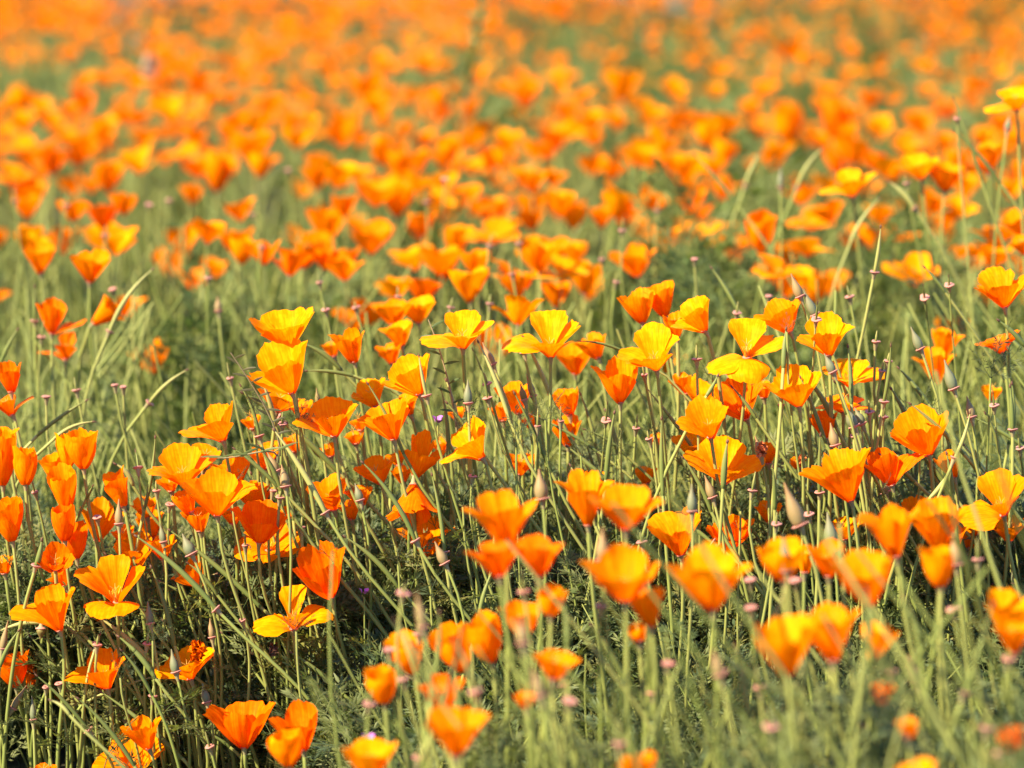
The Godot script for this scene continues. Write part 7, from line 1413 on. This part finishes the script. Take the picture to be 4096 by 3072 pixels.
	bare_rim("pink rim of a spent poppy, two thirds across, under halfway down", Vector3(0.152, 0.3608, -2.3667), 0.0044, Vector3(0.1706, 0, -2.381), 0)
	bare_rim("upper pink rim of a spent poppy, past four fifths across, under halfway down", Vector3(0.2994, 0.3751, -2.3692), 0.0034, Vector3(0.3465, 0, -2.3877), 1)
	bare_rim("blurred pink rim of a spent poppy, seven tenths across, over a third down", Vector3(0.2005, 0.3682, -2.5711), 0.0042, Vector3(0.1917, 0, -2.5801), 2)
	bare_rim("blurred pink rim of a spent poppy, four fifths across, over a third down", Vector3(0.3008, 0.3824, -2.5736), 0.0044, Vector3(0.3472, 0, -2.586), 3)
	bare_rim("middle pink rim of a spent poppy, past four fifths across, under halfway down", Vector3(0.3093, 0.3593, -2.3664), 0.0037, Vector3(0.3321, 0, -2.3837), 4)
	bare_rim("lower pink rim of a spent poppy, past four fifths across, under halfway down", Vector3(0.3043, 0.3515, -2.365), 0.0033, Vector3(0.3139, 0, -2.3568), 5)
	bare_rim("pink rim of a spent poppy, four fifths across, halfway down", Vector3(0.2916, 0.3218, -2.3394), 0.0042, Vector3(0.3418, 0, -2.3565), 6)
	bare_rim("pink rim of a spent poppy, past four fifths across, halfway down", Vector3(0.3055, 0.3143, -2.3584), 0.0041, Vector3(0.3624, 0, -2.3644), 7)
	bare_rim("pink rim of a spent poppy, four fifths across, past halfway down", Vector3(0.278, 0.3047, -2.3262), 0.0034, Vector3(0.2775, 0, -2.3352), 8)
	bare_rim("pink rim of a spent poppy, three quarters across, halfway down", Vector3(0.2195, 0.3273, -2.3404), 0.0028, Vector3(0.2768, 0, -2.3549), 9)
	bare_rim("pink rim of a spent poppy, seven tenths across, three fifths down", Vector3(0.1919, 0.2691, -2.2793), 0.0039, Vector3(0.2353, 0, -2.2712), 10)
	bare_rim("pink rim of a spent poppy, at the right edge, past halfway down", Vector3(0.4179, 0.2888, -2.3539), 0.0034, Vector3(0.4719, 0, -2.3512), 11)
	bare_rim("pink rim of a spent poppy, just left of centre, under halfway down", Vector3(-0.0207, 0.3375, -2.3828), 0.0038, Vector3(0.0339, 0, -2.3994), 12)
	bare_rim("pink rim of a spent poppy, just left of centre, past halfway down", Vector3(-0.0318, 0.2742, -2.3107), 0.0034, Vector3(0.0068, 0, -2.3018), 13)
	bare_rim("right pink rim of a spent poppy, just right of centre, halfway down", Vector3(0.04, 0.3106, -2.3577), 0.0028, Vector3(0.0665, 0, -2.3773), 14)
	bare_rim("left pink rim of a spent poppy, just right of centre, halfway down", Vector3(0.021, 0.3065, -2.357), 0.0028, Vector3(0.0313, 0, -2.3638), 15)
	bare_rim("pink rim of a spent poppy, three fifths across, halfway down", Vector3(0.1029, 0.3012, -2.3764), 0.0031, Vector3(0.1218, 0, -2.3747), 16)
	bare_rim("pink rim of a spent poppy, three fifths across, past halfway down", Vector3(0.1127, 0.2963, -2.3552), 0.0031, Vector3(0.1149, 0, -2.375), 17)
	bare_rim("pink rim of a spent poppy, three fifths across, under halfway down", Vector3(0.1098, 0.3447, -2.3841), 0.0028, Vector3(0.1459, 0, -2.3745), 18)
	bare_rim("blurred pink rim of a spent poppy, near left edge, halfway down", Vector3(-0.3853, 0.3039, -2.5394), 0.0039, Vector3(-0.3615, 0, -2.5389), 19)
	bare_rim("pink rim of a spent poppy, at the left edge, halfway down", Vector3(-0.4087, 0.3018, -2.5187), 0.0040, Vector3(-0.369, 0, -2.5186), 20)
	bare_rim("left blurred pink rim of a spent poppy, a tenth across, halfway down", Vector3(-0.3513, 0.3083, -2.5402), 0.0030, Vector3(-0.3057, 0, -2.5592), 21)
	bare_rim("right blurred pink rim of a spent poppy, a tenth across, halfway down", Vector3(-0.344, 0.3067, -2.5399), 0.0028, Vector3(-0.3047, 0, -2.5468), 22)
	bare_rim("pink rim of a spent poppy, a fifth across, under halfway down", Vector3(-0.2465, 0.3195, -2.5117), 0.0033, Vector3(-0.2294, 0, -2.5076), 23)
	bare_rim("pink rim of a spent poppy, a quarter across, halfway down", Vector3(-0.1866, 0.314, -2.3279), 0.0035, Vector3(-0.1875, 0, -2.3203), 24)
	bare_rim("left blurred pink rim of a spent poppy, three tenths across, over a third down", Vector3(-0.1701, 0.3621, -2.6309), 0.0038, Vector3(-0.1233, 0, -2.6259), 25)
	bare_rim("left pink rim of a spent poppy, past a tenth across, three fifths down", Vector3(-0.2925, 0.2543, -2.3478), 0.0031, Vector3(-0.2382, 0, -2.3612), 26)
	bare_rim("middle pink rim of a spent poppy, past a tenth across, three fifths down", Vector3(-0.2815, 0.2431, -2.3458), 0.0034, Vector3(-0.2508, 0, -2.3386), 27)
	bare_rim("middle pink rim of a spent poppy, a quarter across, three fifths down", Vector3(-0.1877, 0.2576, -2.3077), 0.0034, Vector3(-0.1596, 0, -2.3073), 28)
	bare_rim("upper pink rim of a spent poppy, a quarter across, three fifths down", Vector3(-0.1949, 0.2585, -2.3282), 0.0028, Vector3(-0.1976, 0, -2.3282), 29)
	bare_rim("pink rim of a spent poppy, near left edge, four fifths down", Vector3(-0.3342, 0.1426, -2.2772), 0.0037, Vector3(-0.3389, 0, -2.2818), 30)
	bare_rim("pink rim of a spent poppy, a tenth across, four fifths down", Vector3(-0.2952, 0.1407, -2.287), 0.0034, Vector3(-0.2997, 0, -2.2977), 31)
	bare_rim("pink rim of a spent poppy, a tenth across, near the bottom", Vector3(-0.2882, 0.105, -2.2603), 0.0037, Vector3(-0.2892, 0, -2.2721), 32)
	bare_rim("pink rim of a spent poppy, near left edge, near the bottom", Vector3(-0.3663, 0.109, -2.2814), 0.0035, Vector3(-0.3667, 0, -2.2809), 33)
	bare_rim("pink rim of a spent poppy, at the left edge, near the bottom", Vector3(-0.38, 0.1005, -2.3002), 0.0031, Vector3(-0.3692, 0, -2.2969), 34)
	bare_rim("pink rim of a spent poppy, a fifth across, at the very bottom", Vector3(-0.2384, 0.0766, -2.2147), 0.0036, Vector3(-0.224, 0, -2.2134), 35)
	bare_rim("lower pink rim of a spent poppy, a quarter across, three fifths down", Vector3(-0.1715, 0.2292, -2.323), 0.0028, Vector3(-0.1419, 0, -2.3273), 36)
	bare_rim("right pink rim of a spent poppy, past a tenth across, three fifths down", Vector3(-0.2548, 0.2266, -2.3428), 0.0031, Vector3(-0.215, 0, -2.3499), 37)
	bare_rim("pink rim of a spent poppy, a fifth across, two thirds down", Vector3(-0.2176, 0.2146, -2.3204), 0.0028, Vector3(-0.2033, 0, -2.3285), 38)
	bare_rim("pink rim of a spent poppy, a fifth across, three quarters down", Vector3(-0.2174, 0.162, -2.2806), 0.0028, Vector3(-0.2228, 0, -2.2943), 39)
	bare_rim("pink rim of a spent poppy, near left edge, three fifths down", Vector3(-0.3413, 0.2326, -2.3439), 0.0037, Vector3(-0.3101, 0, -2.3521), 40)
	bare_rim("pink rim of a spent poppy, at the left edge, three fifths down", Vector3(-0.4009, 0.2426, -2.3965), 0.0029, Vector3(-0.3816, 0, -2.4136), 41)
	bare_rim("blurred pink rim of a spent poppy, over a third across, three quarters down", Vector3(-0.0727, 0.2815, -1.8956), 0.0048, Vector3(-0.072, 0, -1.8893), 42)
	bare_rim("blurred pink rim of a spent poppy, just right of centre, three quarters down", Vector3(0.0075, 0.2949, -1.8472), 0.0042, Vector3(0.0536, 0, -1.8564), 43)
	bare_rim("blurred pink rim of a spent poppy, over a third across, four fifths down", Vector3(-0.082, 0.2443, -1.889), 0.0038, Vector3(-0.0292, 0, -1.8918), 44)
	bare_rim("right blurred pink rim of a spent poppy, over a third across, near the bottom", Vector3(-0.0709, 0.2388, -1.8372), 0.0037, Vector3(-0.0304, 0, -1.8526), 45)
	bare_rim("left blurred pink rim of a spent poppy, over a third across, near the bottom", Vector3(-0.0929, 0.2228, -1.8344), 0.0042, Vector3(-0.0421, 0, -1.8408), 46)
	bare_rim("blurred pink rim of a spent poppy, past centre, near the bottom", Vector3(0.0357, 0.2528, -1.7381), 0.0045, Vector3(0.0354, 0, -1.7561), 47)
	bare_rim("blurred pink rim of a spent poppy, three fifths across, at the very bottom", Vector3(0.0626, 0.2565, -1.6372), 0.0035, Vector3(0.057, 0, -1.6572), 48)
	bare_rim("blurred pink rim of a spent poppy, two fifths across, at the very bottom", Vector3(-0.0593, 0.2034, -1.7801), 0.0039, Vector3(-0.0232, 0, -1.7763), 49)
	bare_rim("blurred pink rim of a spent poppy, past centre, three quarters down", Vector3(0.0594, 0.273, -1.894), 0.0038, Vector3(0.0682, 0, -1.9052), 50)
	bare_rim("blurred pink rim of a spent poppy, two thirds across, four fifths down", Vector3(0.0992, 0.2621, -1.7906), 0.0041, Vector3(0.1531, 0, -1.8036), 51)
	bare_rim("blurred pink rim of a spent poppy, two fifths across, four fifths down", Vector3(-0.0641, 0.2417, -1.9393), 0.0036, Vector3(-0.0128, 0, -1.9346), 52)
	bare_rim("pink rim of a spent poppy, three fifths across, two thirds down", Vector3(0.1, 0.2469, -2.1941), 0.0044, Vector3(0.1184, 0, -2.2004), 53)
	bare_rim("blurred pink rim of a spent poppy, seven tenths across, four fifths down", Vector3(0.1283, 0.2713, -1.7414), 0.0045, Vector3(0.1466, 0, -1.7506), 54)
	bare_rim("blurred pink rim of a spent poppy, three quarters across, at the very bottom", Vector3(0.1506, 0.2661, -1.6389), 0.0048, Vector3(0.1898, 0, -1.6386), 55)
	bare_rim("blurred pink rim of a spent poppy, past four fifths across, four fifths down", Vector3(0.234, 0.2708, -1.7413), 0.0042, Vector3(0.2935, 0, -1.7577), 56)
	bare_rim("blurred pink rim of a spent poppy, at the right edge, four fifths down", Vector3(0.3065, 0.2783, -1.7427), 0.0040, Vector3(0.3182, 0, -1.7468), 57)
	bare_rim("upper blurred pink rim of a spent poppy, at the right edge, at the very bottom", Vector3(0.2768, 0.2653, -1.6388), 0.0038, Vector3(0.3222, 0, -1.629), 58)
	bare_rim("blurred pink rim of a spent poppy, three quarters across, three quarters down", Vector3(0.1891, 0.29, -1.8971), 0.0041, Vector3(0.2365, 0, -1.9142), 59)
	bare_rim("upper blurred pink rim of a spent poppy, seven tenths across, three quarters down", Vector3(0.1632, 0.2783, -1.9458), 0.0039, Vector3(0.2066, 0, -1.9592), 60)
	bare_rim("lower blurred pink rim of a spent poppy, seven tenths across, three quarters down", Vector3(0.1556, 0.2845, -1.8453), 0.0042, Vector3(0.1758, 0, -1.8631), 61)
	bare_rim("lower blurred pink rim of a spent poppy, near right edge, three quarters down", Vector3(0.2874, 0.2834, -1.8451), 0.0048, Vector3(0.2793, 0, -1.8522), 62)
	bare_rim("blurred pink rim of a spent poppy, at the right edge, two thirds down", Vector3(0.3193, 0.292, -1.9482), 0.0039, Vector3(0.3708, 0, -1.9595), 63)
	bare_rim("left pink rim of a spent poppy, three quarters across, three fifths down", Vector3(0.2039, 0.2606, -2.1965), 0.0041, Vector3(0.1959, 0, -2.1958), 64)
	bare_rim("right pink rim of a spent poppy, three quarters across, three fifths down", Vector3(0.2289, 0.268, -2.1978), 0.0040, Vector3(0.2384, 0, -2.2153), 65)
	bare_rim("upper blurred pink rim of a spent poppy, near right edge, three quarters down", Vector3(0.2888, 0.29, -1.8971), 0.0036, Vector3(0.2929, 0, -1.8906), 66)
	bare_rim("blurred pink rim of a spent poppy, four fifths across, four fifths down", Vector3(0.2035, 0.2635, -1.7908), 0.0034, Vector3(0.2565, 0, -1.7959), 67)
	bare_rim("lower blurred pink rim of a spent poppy, at the right edge, at the very bottom", Vector3(0.2758, 0.2661, -1.5882), 0.0032, Vector3(0.2991, 0, -1.5874), 68)
	bare_rim("blurred pink rim of a spent poppy, seven tenths across, near the bottom", Vector3(0.1568, 0.2473, -1.7879), 0.0034, Vector3(0.1707, 0, -1.7964), 69)
	bare_rim("blurred pink rim of a spent poppy, a quarter across, a fifth down", Vector3(-0.2765, 0.3913, -3.5908), 0.0042, Vector3(-0.2319, 0, -3.5908), 70)
	bare_rim("left blurred pink rim of a spent poppy, a tenth across, a quarter down", Vector3(-0.4459, 0.3618, -3.1793), 0.0042, Vector3(-0.3938, 0, -3.1822), 71)
	bare_rim("right blurred pink rim of a spent poppy, a tenth across, a quarter down", Vector3(-0.4106, 0.3834, -3.2847), 0.0043, Vector3(-0.3628, 0, -3.2797), 72)
	bare_rim("blurred pink rim of a spent poppy, past a tenth across, a quarter down", Vector3(-0.3999, 0.3768, -3.3851), 0.0040, Vector3(-0.3933, 0, -3.3859), 73)
	bare_rim("blurred pink rim of a spent poppy, a fifth across, a quarter down", Vector3(-0.2928, 0.3726, -3.2828), 0.0039, Vector3(-0.2639, 0, -3.298), 74)
	bare_rim("blurred pink rim of a spent poppy, near left edge, a quarter down", Vector3(-0.5044, 0.3829, -3.2846), 0.0039, Vector3(-0.499, 0, -3.2929), 75)
	bare_rim("blurred pink rim of a spent poppy, at the left edge, a quarter down", Vector3(-0.562, 0.388, -3.2855), 0.0039, Vector3(-0.5057, 0, -3.3045), 76)
	bare_rim("blurred pink rim of a spent poppy, a quarter across, three tenths down", Vector3(-0.2662, 0.3621, -3.0778), 0.0036, Vector3(-0.2087, 0, -3.0693), 77)
	bare_rim("blurred pink rim of a spent poppy, a tenth across, over a third down", Vector3(-0.3972, 0.3461, -2.8719), 0.0042, Vector3(-0.379, 0, -2.8731), 78)
	bare_rim("blurred pink rim of a spent poppy, at the left edge, under halfway down", Vector3(-0.4434, 0.3233, -2.7155), 0.0039, Vector3(-0.4322, 0, -2.7342), 79)
	bare_rim("blurred pink rim of a spent poppy, two fifths across, a fifth down", Vector3(-0.0759, 0.4118, -3.2897), 0.0043, Vector3(-0.0845, 0, -3.2878), 80)
	bare_rim("blurred pink rim of a spent poppy, two fifths across, a quarter down", Vector3(-0.0969, 0.3865, -3.2853), 0.0039, Vector3(-0.0909, 0, -3.29), 81)
	bare_rim("upper blurred pink rim of a spent poppy, just right of centre, three tenths down", Vector3(0.0071, 0.3782, -2.9791), 0.0035, Vector3(0.0172, 0, -2.9988), 82)
	bare_rim("left blurred pink rim of a spent poppy, three fifths across, a quarter down", Vector3(0.1133, 0.3914, -2.9814), 0.0043, Vector3(0.1308, 0, -2.9876), 83)
	bare_rim("blurred pink rim of a spent poppy, just left of centre, three tenths down", Vector3(-0.0229, 0.3759, -2.9787), 0.0035, Vector3(0.0345, 0, -2.9833), 84)
	bare_rim("right blurred pink rim of a spent poppy, three tenths across, over a third down", Vector3(-0.1471, 0.3508, -2.7203), 0.0039, Vector3(-0.0891, 0, -2.7283), 85)
	bare_rim("blurred pink rim of a spent poppy, two fifths across, over a third down", Vector3(-0.0566, 0.3582, -2.6709), 0.0035, Vector3(-0.0075, 0, -2.6754), 86)
	bare_rim("blurred pink rim of a spent poppy, just left of centre, over a third down", Vector3(-0.021, 0.3542, -2.7209), 0.0036, Vector3(-0.0294, 0, -2.7133), 87)
	bare_rim("lower blurred pink rim of a spent poppy, just right of centre, three tenths down", Vector3(0, 0.3611, -2.8745), 0.0034, Vector3(0.0381, 0, -2.8772), 88)
	bare_rim("blurred pink rim of a spent poppy, three fifths across, three tenths down", Vector3(0.1018, 0.3604, -2.8236), 0.0033, Vector3(0.1223, 0, -2.8434), 89)
	bare_rim("blurred pink rim of a spent poppy, past four fifths across, a fifth down", Vector3(0.4057, 0.4392, -2.9899), 0.0035, Vector3(0.4568, 0, -3.0083), 90)
	bare_rim("blurred pink rim of a spent poppy, near right edge, an eighth down", Vector3(0.4428, 0.5133, -2.9015), 0.0034, Vector3(0.4403, 0, -2.8982), 91)
	bare_rim("blurred pink rim of a spent poppy, three tenths across, three tenths down", Vector3(-0.1849, 0.3669, -2.774), 0.0033, Vector3(-0.1742, 0, -2.7838), 92)
	bare_rim("blurred pink rim of a spent poppy, over a third across, over a third down", Vector3(-0.1093, 0.3538, -2.7717), 0.0033, Vector3(-0.1002, 0, -2.7777), 93)
	bare_rim("blurred pink rim of a spent poppy, two thirds across, three tenths down", Vector3(0.1751, 0.3888, -2.7779), 0.0033, Vector3(0.2203, 0, -2.7879), 94)
	bare_rim("right blurred pink rim of a spent poppy, three fifths across, a quarter down", Vector3(0.1595, 0.3883, -3.184), 0.0037, Vector3(0.1586, 0, -3.1875), 95)
	bare_rim("blurred pink rim of a spent poppy, past centre, three tenths down", Vector3(0.0924, 0.3623, -2.9763), 0.0031, Vector3(0.1071, 0, -2.9694), 96)
	bare_rim("blurred pink rim of a spent poppy, three quarters across, over a third down", Vector3(0.2374, 0.3683, -2.6727), 0.0032, Vector3(0.2318, 0, -2.6801), 97)
	bare_rim("blurred pink rim of a spent poppy, a fifth across, three tenths down", Vector3(-0.3019, 0.3574, -2.8739), 0.0034, Vector3(-0.2823, 0, -2.8696), 98)

func small_things() -> void:
	leaf_thing("feathery grey green poppy leaf, just right of centre, past halfway down", Vector3(0.0034, 0.2972, -2.3148), -0.38, 0.0337, -0.10, Vector3(0.0234, 0, -2.3248), 0)
	leaf_thing("feathery grey green poppy leaf, just right of centre, halfway down", Vector3(0.0271, 0.3169, -2.3284), 0.35, 0.0301, 0.24, Vector3(0.0471, 0, -2.3384), 1)
	leaf_thing("feathery grey green poppy leaf, just left of centre, halfway down", Vector3(-0.0363, 0.3045, -2.3363), 0.06, 0.0340, -0.14, Vector3(-0.0163, 0, -2.3463), 2)
	leaf_thing("left feathery grey green poppy leaf, just left of centre, three fifths down", Vector3(-0.0397, 0.2497, -2.3063), 0.40, 0.0356, 0.17, Vector3(-0.0197, 0, -2.3163), 3)
	leaf_thing("feathery grey green poppy leaf on its own stalk, past centre, past halfway down", Vector3(0.0563, 0.2866, -2.3332), 0.37, 0.0264, 0.21, Vector3(0.0763, 0, -2.3432), 4)
	leaf_thing("feathery grey green poppy leaf, at the right edge, under halfway down", Vector3(0.3906, 0.3489, -2.3442), 0.00, 0.0453, 0.07, Vector3(0.4106, 0, -2.3542), 5)
	leaf_thing("feathery grey green poppy leaf on its own stalk, three fifths across, halfway down", Vector3(0.1175, 0.29, -2.3744), 0.27, 0.0269, 0.17, Vector3(0.1375, 0, -2.3844), 6)
	leaf_thing("feathery grey green poppy leaf, two thirds across, under halfway down", Vector3(0.1653, 0.344, -2.3637), -0.44, 0.0229, -0.17, Vector3(0.1853, 0, -2.3737), 7)
	leaf_thing("feathery grey green poppy leaf, three quarters across, over a third down", Vector3(0.2225, 0.3891, -2.331), 0.31, 0.0187, 0.35, Vector3(0.2425, 0, -2.341), 8)
	leaf_thing("feathery grey green poppy leaf on its own stalk, a fifth across, halfway down", Vector3(-0.2118, 0.3126, -2.3581), -0.35, 0.0267, -0.35, Vector3(-0.1918, 0, -2.3681), 9)
	leaf_thing("feathery grey green poppy leaf on its own stalk, a quarter across, halfway down", Vector3(-0.176, 0.3089, -2.3371), 0.07, 0.0264, 0.17, Vector3(-0.156, 0, -2.3471), 10)
	leaf_thing("feathery grey green poppy leaf, over a third across, two thirds down", Vector3(-0.0918, 0.2068, -2.2886), -0.40, 0.0298, -0.17, Vector3(-0.0752, 0, -2.2986), 11)
	leaf_thing("right feathery grey green poppy leaf, just left of centre, three fifths down", Vector3(-0.006, 0.2358, -2.3039), 0.54, 0.0300, 0.07, Vector3(0.0129, 0, -2.3139), 12)
	leaf_thing("upper feathery grey green poppy leaf, a tenth across, four fifths down", Vector3(-0.287, 0.1509, -2.2583), -0.12, 0.0259, 0.14, Vector3(-0.2749, 0, -2.2683), 13)
	leaf_thing("feathery grey green poppy leaf, a fifth across, three fifths down", Vector3(-0.2289, 0.2582, -2.3281), 0.19, 0.0227, 0.28, Vector3(-0.2089, 0, -2.3381), 14)
	leaf_thing("feathery grey green poppy leaf, past four fifths across, three fifths down", Vector3(0.2937, 0.2487, -2.3061), 0.01, 0.0300, 0.10, Vector3(0.3136, 0, -2.3161), 15)
	leaf_thing("feathery grey green poppy leaf, past four fifths across, halfway down", Vector3(0.3367, 0.31, -2.3576), 0.23, 0.0343, -0.14, Vector3(0.3567, 0, -2.3676), 16)
	leaf_thing("feathery grey green poppy leaf, at the right edge, three fifths down", Vector3(0.383, 0.237, -2.3244), -0.37, 0.0302, 0.10, Vector3(0.402, 0, -2.3344), 17)
	leaf_thing("feathery grey green poppy leaf, a quarter across, three quarters down", Vector3(-0.1701, 0.1659, -2.2305), 0.33, 0.0256, -0.24, Vector3(-0.1568, 0, -2.2405), 18)
	leaf_thing("lower feathery grey green poppy leaf, a tenth across, four fifths down", Vector3(-0.3115, 0.1245, -2.2435), -0.13, 0.0258, 0.14, Vector3(-0.3015, 0, -2.2535), 19)
	leaf_thing("feathery grey green poppy leaf, seven tenths across, three fifths down", Vector3(0.185, 0.2463, -2.3057), 0.17, 0.0262, -0.07, Vector3(0.2047, 0, -2.3157), 20)
	leaf_thing("feathery grey green poppy leaf, three fifths across, past halfway down", Vector3(0.0853, 0.2826, -2.3528), 0.52, 0.0267, 0.00, Vector3(0.1053, 0, -2.3628), 21)
	leaf_thing("feathery grey green poppy leaf, three tenths across, two thirds down", Vector3(-0.1446, 0.2058, -2.2985), 0.19, 0.0262, -0.10, Vector3(-0.1281, 0, -2.3085), 22)
	leaf_thing("feathery grey green poppy leaf, two fifths across, three quarters down", Vector3(-0.0654, 0.1836, -2.2743), 0.31, 0.0297, 0.14, Vector3(-0.0507, 0, -2.2843), 23)
	sprig("brown tipped vetch sprig with narrow leaflets left of the stacked ridge cups", Vector3(-0.1888, 0.2884, -2.3233), Vector3(-0.2268, 0.3743, -2.3183), 13, 0.0125, Color(0.085, 0.085, 0.04), 1)
	sprig("green vetch sprig with paired leaflets under the wide open ridge poppy", Vector3(-0.0463, 0.2899, -2.3642), Vector3(-0.0695, 0.39, -2.3922), 11, 0.0135, Color(0.075, 0.125, 0.045), 2)
	sprig("grass like vetch leaflets lying over the three flower cluster", Vector3(-0.1871, 0.2909, -2.2832), Vector3(-0.2352, 0.2946, -2.2838), 6, 0.022, Color(0.12, 0.16, 0.05), 3)
	vetch_flower("tiny purple flower between stems under the ridge cluster", Vector3(-0.062, 0.3023, -2.3969), 0.0062, 1)
	vetch_flower("tiny purple flower low beside a green stem near two blurred yellow tubes", Vector3(-0.1195, 0.1809, -2.2941), 0.0045, 2)
	vetch_flower("blurred violet flower near the bottom edge, left of the middle", Vector3(-0.0987, 0.1692, -1.9264), 0.0057, 3)
	crumpled("withered red petal hanging from a tan bud in the right half", Vector3(0.2019, 0.2967, -2.3147), 0.0082, M.withered, 1, "withered_petal", "withered petal")
	crumpled("small withered red petal among stems left of the large cone poppy", Vector3(0.2368, 0.2846, -2.3328), 0.0064, M.withered, 2, "withered_petal", "withered petal")
	crumpled("dry brown shrivelled petal under the four petalled yellow orange poppy", Vector3(-0.1933, 0.1374, -2.2864), 0.0075, M.brown, 3, "withered_petal", "withered petal")
	crumpled("blurred pale pinkish petal high up on the left", Vector3(-0.6711, 0.3986, -5.4202), 0.0309, M.pale, 4, "pale_petal", "fallen petal")
	crumpled("crumpled orange inner petals on the open poppy with the broad yellow petal", Vector3(-0.2529, 0.1426, -2.267), 0.0126, petals[2], 5, "crumpled_petal", "crumpled petal")
	seed_head("tall blurred grass stalk with a fluffy seed head near the top middle", Vector3(-0.0996, 0, -4.2875), Vector3(-0.0416, 0.573, -4.334))
	shrub("dark green shrub at the far end of the field, near the right corner", Vector3(1.875, 0, -10.9), 1.0, 0.42, 0)
	shrub("dark green shrub at the far end of the field, past the right corner", Vector3(2.315, 0, -11.1), 1.2, 0.5, 1)
	shrub("dark green shrub at the far end of the field, right of the middle", Vector3(1.204, 0, -11.6), 0.9, 0.27, 2)
	shrub("dark green shrub at the far end of the field, in the middle", Vector3(0.140, 0, -11.9), 1.2, 0.24, 3)
	shrub("dark green shrub at the far end of the field, left of the middle", Vector3(-1.107, 0, -11.9), 1.3, 0.25, 4)
	shrub("dark green shrub at the far end of the field, past the left corner", Vector3(-2.128, 0, -11.5), 1.1, 0.3, 5)
